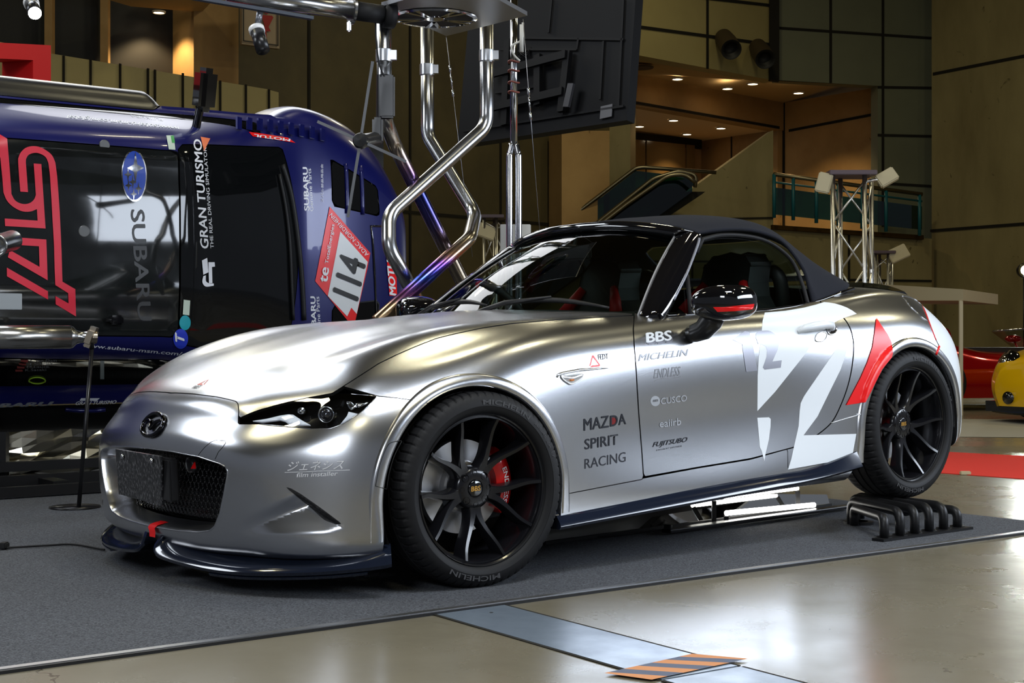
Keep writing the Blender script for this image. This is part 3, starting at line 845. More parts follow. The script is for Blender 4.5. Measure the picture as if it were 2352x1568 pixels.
for V_, F_ in (PARTS['bumper_vent'], flip(*PARTS['bumper_vent'])): obj('bumper_vent', V_, F_, MBLACK, BUMP_O)
# ------------------------------------------------------------------ cabin: windscreen, pillars, soft top, side glass
GLASS = glass_mat('tinted_glass', (0.42, 0.50, 0.47, 1))
CLEAR = glass_mat('clear_lens', (0.9, 0.92, 0.94, 1))
CLOTH = mat('soft_top_cloth', rgb(27, 29, 37), 0.9, bump=(900, 0.25), spec=0.25)
def loft(rows, name, m, parent, flipn=False):
    n = len(rows[0]); V = [p for r in rows for p in r]; Fc = []
    for i in range(len(rows) - 1):
        for k in range(n - 1):
            q = (i * n + k, i * n + k + 1, (i + 1) * n + k + 1, (i + 1) * n + k)
            Fc.append(tuple(reversed(q)) if flipn else q)
    return obj(name, V, Fc, m, parent)
def smooth_grid(rows, nu, nv):
    """spline surface through a grid of points"""
    R = [spline(r, nv) for r in rows]
    cols = [spline([R[i][k] for i in range(len(R))], nu) for k in range(len(R[0]))]
    return [[cols[k][i] for k in range(len(cols))] for i in range(len(cols[0]))]
def mirror_rows(rows):
    """rows run from +y edge to y = 0; add the mirror image"""
    return [list(r) + [(p[0], -p[1], p[2]) for p in reversed(r[:-1])] for r in rows]

SIDEK = .4655
def side_hit(u, v, off=0.0):
    o, d = cray(u, v); n = Vector((0, 1, SIDEK)); n.normalize()
    t = (n.dot(Vector((0, .69 + off, .82)) - o)) / n.dot(d)
    return o + d * t
# windscreen: base curve on the cowl, top curve on the header
def ws_base(t): return Vector((-.725 - .17 * t * t, .655 * t, .838 - .030 * t * t))
def ws_top(t): return Vector((-1.245 - .065 * abs(t) ** 2.2, .468 * t, 1.156 - .050 * abs(t) ** 2.4))
rows = []
for i in range(13):
    s = i / 12
    r = []
    for k in range(25):
        t = 1 - 2 * k / 24
        p = ws_base(t) * (1 - s) + ws_top(t) * s
        p += Vector((.35, 0, .94)) * (.022 * math.sin(PI * s)) * (1 - .3 * t * t)
        r.append(tuple(p))
    rows.append(r)
WS = loft(rows, 'windscreen', GLASS, CAR)
tag(WS, 'tinted windscreen')
def ws_pt(s, t):
    p = ws_base(t) * (1 - s) + ws_top(t) * s
    return p + Vector((.35, 0, .94)) * (.022 * math.sin(PI * s)) * (1 - .3 * t * t)
# pillars and header in gloss black
Opx = spline([(1520,735),(1527.5,726),(1548,686),(1576,628),(1599,566),(1609,545)], 6)
O = [side_hit(u, v) for u, v in Opx]
nO = len(O)
prow = []
for k in range(nO):
    s = k / (nO - 1)
    I = ws_pt(s, 1.0); Q = O[k]
    if k == nO - 1: pass
    r = []
    for j in range(9):
        t = j / 8
        p = I * (1 - t) + Q * t + Vector((.1, .75, .55)).normalized() * (.030 * math.sin(PI * t) * (1 - .3 * s))
        r.append(tuple(p))
    prow.append(r)
prow.insert(0, [(p[0], p[1] - .02, p[2] - .06) for p in prow[0]]); nO += 1
pm = MB()
for sgn in (1, -1):
    vv = [(p[0], sgn * p[1], p[2]) for r in prow for p in r]; n = 9
    ff = []
    for i in range(nO - 1):
        for k in range(n - 1):
            q = (i * n + k, (i + 1) * n + k, (i + 1) * n + k + 1, i * n + k + 1); ff.append(q if sgn > 0 else tuple(reversed(q)))
    pm.add(vv, ff)
# soft top control grid, side edge -> centre line
ST_GRID = [
 [(-1.345,.545,1.112),(-1.335,.44,1.140),(-1.30,.25,1.168),(-1.285,0,1.176)],
 [(-1.48,.555,1.125),(-1.475,.46,1.163),(-1.465,.25,1.190),(-1.46,0,1.198)],
 [(-1.62,.56,1.126),(-1.63,.46,1.170),(-1.64,.25,1.200),(-1.65,0,1.207)],
 [(-1.74,.565,1.108),(-1.78,.46,1.158),(-1.81,.25,1.190),(-1.83,0,1.198)],
 [(-1.84,.572,1.07),(-1.91,.46,1.120),(-1.97,.25,1.152),(-2.0,0,1.160)],
 [(-1.893,.618,.968),(-2.02,.49,1.045),(-2.11,.26,1.085),(-2.15,0,1.092)],
 [(-1.88,.656,.888),(-2.10,.545,.968),(-2.22,.30,1.005),(-2.27,0,1.012)],
 [(-1.862,.688,.822),(-2.22,.605,.884),(-2.40,.34,.918),(-2.46,0,.922)],
]
G = smooth_grid(ST_GRID, 6, 8)
Gm = mirror_rows(G)
Vt = np.array([p for r in Gm for p in r]); n = len(Gm[0])
Ft = [(i * n + k, i * n + k + 1, (i + 1) * n + k + 1, (i + 1) * n + k) for i in range(len(Gm) - 1) for k in range(n - 1)]
RW = [(-.42,.965),(-.40,1.075),(-.34,1.10),(.34,1.10),(.40,1.075),(.42,.965),(.36,.945),(-.36,.945)]
rv = np.where(Vt[:, 0] < -1.9, sdf(RW, Vt[:, 1:3]), -1.0)
Vc, Fcc = clip_mesh(Vt, Ft, -rv, .004)
TOP = obj('soft_top', Vc, Fcc, CLOTH, CAR); solidify(TOP, .012)
tag(TOP, 'dark fabric soft top')
Vr, Fr = clip_mesh(Vt, Ft, rv)
RWG = obj('rear_window', Vr, Fr, GLASS, TOP)
# header between glass and cloth
h0 = [ws_pt(1.0, 1 - 2 * k / 40) for k in range(41)]
cl = [Vector(p) for p in Gm[0]]
h1 = [cl[round(k * (len(cl) - 1) / 40)] for k in range(41)]
hv = []
for j in range(7):
    t = j / 6
    hv += [h0[k] * (1 - t) + h1[k] * t + Vector((.1, 0, .012 * math.sin(PI * t) + .004)) * (1 if 0 < j < 7 else 1) * (.9 if j else 0) * Vector((0, 0, 1)).z for k in range(41)] if False else [h0[k] * (1 - t) + h1[k] * t + Vector((.012, 0, .016)) * math.sin(PI * (.15 + .85 * t) if j else 0) for k in range(41)]
pm.add(hv, [(j * 41 + k, j * 41 + k + 1, (j + 1) * 41 + k + 1, (j + 1) * 41 + k) for j in range(6) for k in range(40)])
# corner cap joining pillar and header
FR = pm.build('windscreen_frame', GBLACK, CAR, True)
tag(FR, 'gloss black windscreen frame')
solidify(FR, .012)
trim = [tuple(ws_pt(k / 14, 1.0) + Vector((.007, .004, .008))) for k in range(15)] + [tuple(ws_pt(1, 1 - k / 14) + Vector((.008, 0, .006))) for k in range(1, 29)] + [tuple(ws_pt(1 - k / 14, -1.0) + Vector((.007, -.004, .008))) for k in range(1, 15)]
v_, f_ = tube(trim, .0038, 6)
obj('windscreen_seal', v_, f_, mat('grey_seal', (.28, .28, .29, 1), .4), FR)
# side windows
SWP = [(1527.5,727),(1548,688),(1576,632),(1600,580),(1614,548.7)] + spline([(1614,548.7),(1655,539.7),(1708.7,541),(1757,552),(1795,575),(1823.5,606),(1844,656),(1856,699)], 5)[1:] + [(1820,707),(1757,716),(1589,723)]
V2, F2 = fillpoly(SWP, 20)
SV = np.array([tuple(side_hit(u, v, -.004)) for u, v in V2])
sw = []
for V_, F_ in ((SV, F2), flip(SV, F2)):
    o = obj('side_window', V_, F_, GLASS, CAR); sw.append(o)
for sgn, par in ((1, sw[0]), (-1, sw[1])):
    top = [Vector((p[0], sgn * p[1], p[2])) for p in (side_hit(u, v, .004) for u, v in SWP[3:40])]
    v_, f_ = tube(top, .008, 6); obj('window_seal', v_, f_, RUBBER, par)
    bot = [Vector((p[0], sgn * p[1], p[2])) for p in (side_hit(u, v, .004) for u, v in [(1527,727),(1589,722.5),(1680,719),(1757,714),(1820,705),(1862,696),(1890,688),(1925,675),(1961,663)])]
    v_, f_ = tube(bot, .007, 6); obj('belt_trim', v_, f_, GBLACK, par)
    dv = [Vector((p[0], sgn * p[1], p[2])) for p in (side_hit(u, v, .003) for u, v in [(1578,632),(1583,680),(1586,722)])]
    v_, f_ = tube(dv, .009, 6); obj('quarter_light_post', v_, f_, RUBBER, par)
# silver-grey door-frame strip along the pillar
for sgn in (1, -1):
    pr = [Vector((p[0], sgn * p[1], p[2])) for p in (side_hit(u, v, .012) for u, v in [(1547,688),(1576,630),(1601,566),(1606,548)])]
    v_, f_ = tube(spline(pr, 5), .006, 6); obj('pillar_strip', v_, f_, mat('grey_strip', (.30, .31, .36, 1), .35, .6), FR)
# ------------------------------------------------------------------ cowl, wipers
cv = []
for j, (dx, dz) in enumerate([(.03, -.035), (-.005, -.012), (-.05, .0), (-.09, .016)]):
    for k in range(25):
        t = 1 - 2 * k / 24
        cv.append((-.70 - .19 * t * t + dx, .66 * t, .836 - .028 * t * t + dz))
obj('cowl_panel', cv, [(j * 25 + k, j * 25 + k + 1, (j + 1) * 25 + k + 1, (j + 1) * 25 + k) for j in range(3) for k in range(24)], MBLACK, CAR)
def wiper(t0, t1, pivot):
    w = MB()
    blade = [ws_pt(.035 + .05 * math.sin(PI * k / 10), t0 + (t1 - t0) * k / 10) + Vector((.02, 0, .022)) for k in range(11)]
    w.tube(blade, [.004 + .006 * math.sin(PI * k / 10) for k in range(11)], 6)
    mid = blade[5]; pv = ws_pt(-.05, pivot) + Vector((.04, 0, .03))
    w.tube([pv, pv * .6 + mid * .4 + Vector((.01, 0, .018)), mid + Vector((0, 0, .012))], [.010, .009, .005], 6)
    return w.build('wiper', MBLACK, CAR, True)
wiper(.86, .12, .05); wiper(.02, -.66, -.72)
# ------------------------------------------------------------------ interior
TRIMB = mat('interior_black', (0.010, 0.010, 0.011, 1), 0.6)
ib = MB()
ib.add([(-.75,.62,.80),(-.75,-.62,.80),(-1.05,-.62,.83),(-1.05,.62,.83),(-1.18,.60,.78),(-1.18,-.60,.78),(-1.2,.60,.5),(-1.2,-.60,.5)], [(0,3,2,1),(3,4,5,2),(4,6,7,5)])
ib.build('dashboard', TRIMB, CAR)
tb = MB(); tb.span((-1.95,-.62,.22),(-.9,.62,.26)); tb.span((-1.95,-.64,.26),(-1.90,.64,.80)); tb.span((-1.95,.63,.26),(-.8,.66,.78)); tb.span((-1.95,-.66,.26),(-.8,-.63,.78)); tb.span((-.85,-.62,.26),(-.8,.62,.78))
tb.build('cabin_tub', TRIMB, CAR)
def seat(y):
    s = MB()
    prof = [(.22,.0),(.235,.12),(.24,.28),(.215,.42),(.15,.50),(.13,.56),(.125,.64),(.09,.68),(0,.69)]
    poly = [(-w, h) for w, h in prof] + [(w, h) for w, h in reversed(prof[:-1])]
    def fn(p, h): return (-1.60 - p[1] * .30 + h, y + p[0], .40 + p[1] * .93)
    s.prism(poly, -.05, .06, fn)
    for sg in (-1, 1):
        s.tube([fn((sg * .225, .05), .09), fn((sg * .235, .28), .10), fn((sg * .19, .44), .07)], [.045, .05, .03], 8)
    s.box((-1.38, y, .40), (.50, .46, .12), None, 0, .03)
    o = s.build('seat', TRIMB, CAR, False); bevel(o, .02, 3, 30)
    b = MB(); 
    for sg in (-1, 1): b.tube([fn((sg * .10, .56), .065), fn((sg * .17, .44), .095)], [.02, .03], 8)
    b.build('seat_panel', mat('red_trim', rgb(200, 14, 20), .55), o, True)
    return o
seat(.37); seat(-.37)
rb = MB()
for sg in (-1, 1): rb.tube(bend([(-1.88, sg * .54, .72), (-1.90, sg * .50, .97), (-1.90, sg * .2, .97), (-1.88, sg * .16, .72)], .08), .03, 8)
rb.build('roll_hoop', TRIMB, CAR, True)
wm = MB(); c = Vector((-1.10, -.37, .80)); ax = Vector((-.86, 0, .5)).normalized(); e1 = Vector((0, 1, 0)); e2 = ax.cross(e1)
wm.tube([c + (e1 * math.cos(a) + e2 * math.sin(a)) * .18 for a in np.linspace(0, 2 * PI, 37)[:-1]], .016, 8, True)
for a in (PI * .95, PI * 2.05, PI * 1.5): wm.tube([c - ax * .03, c + (e1 * math.cos(a) + e2 * math.sin(a)) * .175], .014, 6)
wm.tube([c - ax * .06, c + ax * .01], .055, 14)
sw_o = wm.build('steering_wheel', TRIMB, CAR, True)
mk = MB(); mk.tube([c + (e1 * math.cos(a) + e2 * math.sin(a)) * .18 for a in (PI/2*3 - .06, PI/2*3, PI/2*3 + .06)], .018, 8)
mk.tube([c + (e1 * math.cos(a) + e2 * math.sin(a)) * .18 for a in (PI/2 - .06, PI/2, PI/2 + .06)], .018, 8)
mk.build('centre_mark', REDF, sw_o, True)
mi = MB(); mi.box((-1.20, 0, 1.07), (.02, .22, .06), None, 0, .008); mi.tube([(-1.21, 0, 1.10), (-1.23, 0, 1.14)], .008, 6)
mi.build('interior_mirror', TRIMB, CAR, False)
# underbody and wheel housings
ub = MB(); ub.span((-2.75, -.60, .17), (.45, .60, .21)); ub.span((-1.9, -.78, .17), (-.40, .78, .21))
ub.span((.36, -.50, .2), (.50, .50, .55)); ub.span((-.42, -.62, .2), (-.36, .62, .74)); ub.span((-2.0, -.6, .2), (-1.94, .6, .8)); ub.span((-2.72, -.6, .2), (-2.66, .6, .7))
ub.build('underbody', MBLACK, CAR)
for cx, cz, ri, ro in ARCH:
    for sg in (1, -1):
        w = MB(); n = 56; rr = ri - .004
        pr = []
        for k in range(n + 1):
            a = -0.33 + (PI + .66) * k / n
            pr.append((cx + rr * math.cos(a), cz + rr * math.sin(a)))
        V_ = []
        for x, z in pr: V_ += [(x, sg * .80, z), (x, sg * .45, z)]
        F_ = [(2 * k, 2 * k + 1, 2 * k + 3, 2 * k + 2) for k in range(n)]
        w.add(V_, F_)
        m0 = len(w.v); w.add([(x, sg * .46, z) for x, z in pr], [tuple(range(n + 1))])
        w.build('wheel_arch_liner', mat('liner_black', (.003, .003, .003, 1), .7), CAR, True)
# ------------------------------------------------------------------ headlights
Vh, Fh = PARTS['headlight']
SIL2 = mat('lamp_silver', (.55, .56, .58, 1), .18, 1.0)
FROST = mat('lamp_frosted', (.75, .78, .82, 1), .35, 0, emis=(.8, .85, 1, 1), estr=.12)
LENSG = mat('projector_glass', (.02, .02, .025, 1), .03, 0, coat=1.0)
for sg in (1, -1):
    Vc_, Fc_ = (Vh, Fh) if sg > 0 else flip(Vh, Fh)
    hl = obj('headlight', Vc_, Fc_, CLEAR, CAR)
    # dark bowl behind the lens
    bw = np.array(Vc_).copy(); ctr = bw.mean(0)
    bw = bw + np.array([-.045, -.055 * sg, -.004]); bw = ctr + np.array([-.045, -.055 * sg, 0]) + (bw - ctr - np.array([-.045, -.055 * sg, 0])) * 1.02
    o = obj('lamp_bowl', bw, Fc_, mat('lamp_black', (.006, .006, .007, 1), .18, coat=.5), hl)
    # rim between lens and bowl
    rim = [hit(u, v, -.002) for u, v in spline(HL, 4, True)]
    rim = [r for r in rim if r is not None]
    if sg < 0: rim = [Vector((r.x, -r.y, r.z)) for r in rim]
    R2 = [r + Vector((-.045, -.055 * sg, -.004)) for r in rim]; n = len(rim)
    obj('lamp_rim', rim + R2, [(k, (k + 1) % n, n + (k + 1) % n, n + k) for k in range(n)], MATS['lamp_black'], hl)
    def lp(u, v, dep):
        h = hit(u, v, -dep)
        if h is None: h = cat_(u, v, 1, .66)
        return Vector((h.x, h.y * sg, h.z))
    # projector
    c = lp(743, 944, .020); ax = Vector((.80, .60 * sg, .05)).normalized()
    q = ax.to_track_quat('Z', 'Y').to_matrix().to_4x4(); M = Matrix.Translation(c - ax * .01) @ q
    b = MB(); b.lathe([(.021, -.03), (.024, .0), (.026, .010), (.0235, .013), (.020, .006)], 28, M)
    b.build('projector_bezel', SIL2, hl, True)
    b = MB(); b.lathe([(.0205, .002), (.017, .012), (.010, .017), (0, .019)], 24, M); b.build('projector_lens', LENSG, hl, True)
    c = lp(682.5, 935, .022); M = Matrix.Translation(c - ax * .01) @ q
    b = MB(); b.lathe([(.011, -.01), (.0115, .005), (.009, .004), (.005, .008), (0, .009)], 18, M); b.build('small_lamp', SIL2, hl, True)
    def strip(name, poly, dep, m, th=.004):
        V_, F_ = fillpoly(poly, 9)
        H = [lp(u, v, dep) for u, v in V_]
        return solidify(obj(name, H, F_ if sg > 0 else [tuple(reversed(f)) for f in F_], m, hl), th)
    strip('daylight_blade', [(578,963),(610,958),(640,951),(660,948),(671,949),(690,961),(710,972.5),(664,972),(652,963),(640,960),(600,965)], .014, FROST, .006)
    strip('turn_lamp', [(794,919),(808,917),(814,926),(822,929),(806,938),(800,933)], .012, SIL2)
    strip('turn_lamp', [(780,973),(796,953),(800,943),(822,948),(800,962)], .010, FROST)
    strip('turn_lamp', [(815,922),(850,917),(846,924),(822,932)], .012, SIL2)
v_, f_ = tube([r for r in (hit(u, v, .0005) for u, v in HL[8:17]) if r is not None], .0013, 5); obj('lamp_edge_trim', v_, f_, CHROME, BUMP_O)

# ------------------------------------------------------------------ grille
def nose_x(y, z):
    h = BODY_BVH.ray_cast(Vector((2, max(.002, abs(y)), z)), Vector((-1, 0, 0))); return h[0].x
GO2 = []
for a, b in zip(GOP[:-1], GOP[1:]):
    n = max(1, int(math.hypot(b[0] - a[0], b[1] - a[1]) / .012))
    GO2 += [(a[0] + (b[0] - a[0]) * k / n, a[1] + (b[1] - a[1]) * k / n) for k in range(n)]
loopL = GO2 + [GOP[-1]]
loop = loopL + [(-y, z) for y, z in reversed(loopL[1:-1])]
zc = .335
def ring(dx, sc, dz):
    out = []
    for y, z in loop:
        x = nose_x(max(-.45, min(.45, y)), z)
        out.append((x + dx, y * sc, zc + (z - zc) * dz))
    return out
rings = [ring(-.001, 1.0, 1.0), ring(.003, .995, .985), ring(.000, .985, .965), ring(-.02, .965, .93), ring(-.05, .945, .885), ring(-.085, .925, .84)]
n = len(loop)
V_ = [p for r in rings for p in r]
F_ = [(i * n + k, (i + 1) * n + k, (i + 1) * n + (k + 1) % n, i * n + (k + 1) % n) for i in range(5) for k in range(n)]
obj('grille_surround', V_, F_, SILV, BUMP_O)
inner = rings[-1]
gm = mat('grille_plastic', (.006, .006, .007, 1), .22)
g = MB()
pts2 = [(p[1], p[2]) for p in inner]
Vg, Fg = fillpoly([(y * 1000, z * 1000) for y, z in pts2], 40)
g.add([(nose_x(max(-.44, min(.44, y / 1000)), z / 1000) - .11, y / 1000, z / 1000) for y, z in Vg], Fg)
def grid_x(y, z): return nose_x(max(-.44, min(.44, y)), z) - .088
gy = np.arange(-.42, .421, .024); gz = np.arange(.205, .46, .020)
P2 = np.array([(y, z) for y in gy for z in gz]); ins = sdf(pts2, P2)
gi = 0
for iy, y in enumerate(gy):
    for iz, z in enumerate(gz):
        if ins[iy * len(gz) + iz] < .004: continue
        yy = y + (.012 if iz % 2 else 0)
        x = grid_x(yy, z)
        for dy, dz in ((-.012, .0200), (.012, .0200), (.0, -.0065)):
            pass
        # little Y of the mesh with a raised tip
        g.tube([(x, yy, z - .006), (x + .004, yy, z + .002)], .0022, 5, False, True)
        g.tube([(x + .004, yy, z + .002), (x, yy - .012, z + .014)], .0022, 5, False, True)
        g.tube([(x + .004, yy, z + .002), (x, yy + .012, z + .014)], .0022, 5, False, True)
g.build('grille_mesh', gm, CAR, True)
# tow-hook roundel with red arrow, parking camera
c = cat_(440, 1067, 0, .634)
b = MB(); M = Matrix.Translation(c) @ Matrix.Rotation(PI / 2, 4, 'Y'); b.lathe([(.026, -.02), (.026, .008), (.018, .012), (0, .012)], 24, M)
th = b.build('tow_eye_cover', mat('dark_plastic', (.02, .02, .022, 1), .3), CAR, True)
b = MB(); V3 = [cat_(u, v, 0, .652) for u, v in ((438, 1076), (447.5, 1076), (446, 1061))]; b.add(V3 + [p + Vector((-.004, 0, 0)) for p in V3], [(0, 1, 2), (0, 3, 4, 1), (1, 4, 5, 2), (2, 5, 3, 0)]); b.build('red_arrow', REDF, th)
# plate: forged-carbon look, tilted bracket behind
CARB = bpy.data.materials.new('forged_carbon'); CARB.use_nodes = True
nt = CARB.node_tree; bs = nt.nodes['Principled BSDF']
tc = nt.nodes.new('ShaderNodeTexCoord'); mp_ = nt.nodes.new('ShaderNodeMapping'); mp_.inputs['Scale'].default_value = (60, 190, 75)
vo = nt.nodes.new('ShaderNodeTexNoise'); vo.inputs['Scale'].default_value = 1.0; vo.inputs['Detail'].default_value = 5
cr = nt.nodes.new('ShaderNodeValToRGB'); cr.color_ramp.elements[0].position = .50; cr.color_ramp.elements[0].color = (.006, .006, .007, 1)
cr.color_ramp.elements[1].position = .72; cr.color_ramp.elements[1].color = (.17, .17, .18, 1)
nt.links.new(tc.outputs['Object'], mp_.inputs[0]); nt.links.new(mp_.outputs[0], vo.inputs['Vector']); nt.links.new(vo.outputs[0], cr.inputs[0]); nt.links.new(cr.outputs[0], bs.inputs['Base Color'])
bs.inputs['Roughness'].default_value = .25; bs.inputs['Coat Weight'].default_value = .6
PC = [cat_(264, 1030, 0, .742), cat_(369.5, 1047, 0, .742), cat_(371.5, 1162, 0, .728), cat_(272, 1135, 0, .728)]
b = MB(); b.add(PC + [p + Vector((-.008, 0, 0)) for p in PC], [(0, 1, 2, 3), (7, 6, 5, 4), (0, 4, 5, 1), (1, 5, 6, 2), (2, 6, 7, 3), (3, 7, 4, 0)])
PL = b.build('licence_plate', CARB, CAR); bevel(PL, .003)
b = MB(); q0 = PC[1] + Vector((-.02, .03, -.004)); b.span((PC[1].x - .05, PC[1].y - .20, PC[2].z + .015), (PC[1].x - .016, PC[1].y + .020, PC[1].z - .01), 0, .006)
b.build('plate_bracket', MATS['dark_plastic'], CAR)
for u, v in ((281, 1048), (348, 1058)):
    p = cat_(u, v, 0, .743); b = MB(); b.lathe([(.008, 0), (.007, .004), (.003, .005), (0, .003)], 12, Matrix.Translation(p) @ Matrix.Rotation(PI / 2, 4, 'Y')); b.build('plate_bolt', CHROME, PL, True)
# maker's badge on the nose: ring with a winged V
EMB = mat('dark_chrome', (.05, .05, .055, 1), .06, 1.0)
bc = hit(351, 973, .004); bx = hit(380, 955, .004); by_ = hit(351, 955, .004)
def bmap(a, b_):
    """a to the car's left, b up the slope (units of the badge)"""
    h = BODY_BVH.ray_cast(Vector((2, max(.002, abs(a)), .532 + b_ * .84)), Vector((-1, 0, 0)))[0]; return Vector((h.x, a, h.z))
w = MB()
ringp = [bmap(.066 * math.cos(t), .042 * math.sin(t)) + Vector((.006, 0, .004)) for t in np.linspace(0, 2 * PI, 41)[:-1]]
w.tube(ringp, .0068, 8, True)
wing = spline([(-.060, .014), (-.036, .016), (-.014, .006), (0, -.014), (.014, .006), (.036, .016), (.060, .014)], 5)
w.tube([bmap(a, b_) + Vector((.007, 0, .005)) for a, b_ in wing], [.003 + .0045 * math.sin(PI * k / (len(wing) - 1)) for k in range(len(wing))], 8)
EB = w.build('nose_badge', EMB, CAR, True)

# ------------------------------------------------------------------ front splitter with central notch
def lipcurve(sg):
    #      x,    y,   z top, z lead, reach
    pts = [(.728,.035,.188,.150),(.742,.065,.160,.128),(.735,.16,.136,.116),(.722,.27,.128,.110),(.702,.38,.124,.106),(.668,.49,.124,.106),(.610,.595,.128,.108),(.53,.70,.136,.112),(.455,.775,.146,.118),(.395,.822,.156,.124),(.372,.838,.160,.128)]
    return spline([(p[0], sg * p[1], p[2], p[3]) for p in pts], 6)
lp_ = MB()
for sg in (1, -1):
    c4 = lipcurve(sg); n = len(c4); V_ = []
    for i, (x, y, zt, zl) in enumerate(c4):
        a = Vector(c4[min(i + 1, n - 1)][:2]) - Vector(c4[max(i - 1, 0)][:2]); a.normalize()
        nn_ = Vector((a.y, -a.x)) * (-1 if sg > 0 else 1)
        if nn_.x < 0 and abs(y) < .5: nn_ = -nn_
        if abs(y) >= .5 and nn_.y * sg < 0: nn_ = -nn_
        inn = Vector((x, y)) - nn_ * (.085 if abs(y) < .5 else .07)
        V_ += [(inn.x, inn.y, zt + .02), (x - nn_.x * .03, y - nn_.y * .03, zt + .004), (x - nn_.x * .008, y - nn_.y * .008, zl + .014), (x, y, zl + .003), (x - nn_.x * .004, y - nn_.y * .004, zl - .007), (inn.x, inn.y, zl - .006)]
    F_ = [(i * 6 + k, (i + 1) * 6 + k, (i + 1) * 6 + (k + 1) % 6, i * 6 + (k + 1) % 6) for i in range(n - 1) for k in range(6)]
    F_ += [(0, 1, 2, 3, 4, 5), tuple((n - 1) * 6 + k for k in reversed(range(6)))]
    if sg < 0: F_ = [tuple(reversed(f)) for f in F_]
    lp_.add(V_, F_)
LIP = lp_.build('front_splitter', NAVY, CAR, auto=35)
for sg in (1, -1):
    l2 = MB()
    c4 = [c for c in lipcurve(sg) if .33 < abs(c[1]) < .80]; n = len(c4); V_ = []
    for x, y, zt, zl in c4:
        V_ += [(x - .02, y * .975, zl - .004), (x - .004, y * .997, zl - .012), (x - .008, y * .992, zl - .020), (x - .07, y * .9, zl - .018)]
    F_ = [(i * 4 + k, (i + 1) * 4 + k, (i + 1) * 4 + (k + 1) % 4, i * 4 + (k + 1) % 4) for i in range(n - 1) for k in range(4)] + [(0, 1, 2, 3), tuple((n - 1) * 4 + k for k in (3, 2, 1, 0))]
    l2.add(V_, F_)
    l2.build('splitter_blade', NAVY, LIP, auto=35)
# red stripe over the bottom of the mouth
rs_ = []
for i, (x_, z_) in enumerate([(-.085, .012), (-.03, .008), (-.004, .004), (.006, -.004), (.004, -.018), (.006, -.034)]):
    for y in (-.028 + .004 * i, .03 + .0 * i):
        rs_.append((nose_x(y, .20) + x_ + .002, y, .206 + z_ + .003))
obj('red_centre_stripe', rs_, [(2 * k, 2 * k + 1, 2 * k + 3, 2 * k + 2) for k in range(5)], REDF, BUMP_O)
# ------------------------------------------------------------------ side skirts
for sg in (1, -1):
    V_ = []; xs = np.linspace(-.295, -1.905, 40)
    for x in xs:
        s = (x + .295) / -1.61
        zt = .186 + .004 * s + .045 * max(0, (s - .80) / .20) ** 1.4
        fl_ = .018 * max(0, (s - .72) / .28)
        zb = .148 + .004 * s + .022 * max(0, (s - .75) / .25) ** 1.5
        prof = [(.812, zt + .012), (.836 + fl_, zt), (.852 + fl_ * 1.3, zb + .014), (.856 + fl_ * 1.4, zb + .004), (.848 + fl_, zb - .006), (.75, zb - .006)]
        V_ += [(x, sg * y, z) for y, z in prof]
    n = len(xs)
    F_ = [(i * 6 + k, (i + 1) * 6 + k, (i + 1) * 6 + (k + 1) % 6, i * 6 + (k + 1) % 6) for i in range(n - 1) for k in range(6)] + [(0, 1, 2, 3, 4, 5), tuple((n - 1) * 6 + k for k in reversed(range(6)))]
    if sg < 0: F_ = [tuple(reversed(f)) for f in F_]
    obj('side_skirt', V_, F_, NAVY, CAR, auto=35)
# ------------------------------------------------------------------ door mirrors
def door_mirror(sg):
    bm = bmesh.new(); bmesh.ops.create_icosphere(bm, subdivisions=5, radius=1)
    c = Vector((-1.072, .905, .852))
    for v in bm.verts:
        p = v.co
        q = Vector([math.copysign(abs(t) ** .72, t) for t in p])
        x = q.x * .135; y = q.y * .10; z = q.z * .066
        if z < 0: z *= .95
        k = 1 - .18 * max(0, -q.y) ; z *= k
        x *= 1 - .22 * max(0, q.x)
        v.co = c + Vector((x * .86 - y * .34, y * .9 + x * .12, z))
    V_ = [(v.co.x, v.co.y * sg, v.co.z) for v in bm.verts]; F_ = [[v.index for v in f.verts] for f in bm.faces]
    bm.free()
    if sg < 0: F_ = [tuple(reversed(f)) for f in F_]
    o = obj('door_mirror', V_, F_, GBLACK, CAR)
    b = MB()
    b.tube([(-1.03, sg * .778, .742), (-1.035, sg * .80, .748), (-1.04, sg * .835, .758), (-1.05, sg * .865, .79), (-1.055, sg * .88, .812)], [.030, .034, .038, .042, .040], 16)
    b.build('mirror_arm', mat('satin_black', (.010, .010, .011, 1), .28), o, True)
    return o, V_, F_
MIR, mv, mf = door_mirror(1); door_mirror(-1)
MBVH = BVHTree.FromPolygons([Vector(v) for v in mv], mf)
def mhit(u, v, off=0.0):
    o, d = cray(u, v); h = MBVH.ray_cast(o, d)
    if h[0] is None: return None
    return h[0] + (h[1] if h[1].dot(d) < 0 else -h[1]) * off
V_, F_ = fillpoly([(1638,705),(1660,705),(1700,701),(1732,697.5),(1731,705),(1728,710),(1690,714),(1648,716)], 7)
H = [mhit(u, v, .001) for u, v in V_]; F_ = [f for f in F_ if all(H[i] is not None for i in f)]
obj('red_mirror_stripe', [h or (0, 0, 0) for h in H], F_, REDF, MIR)
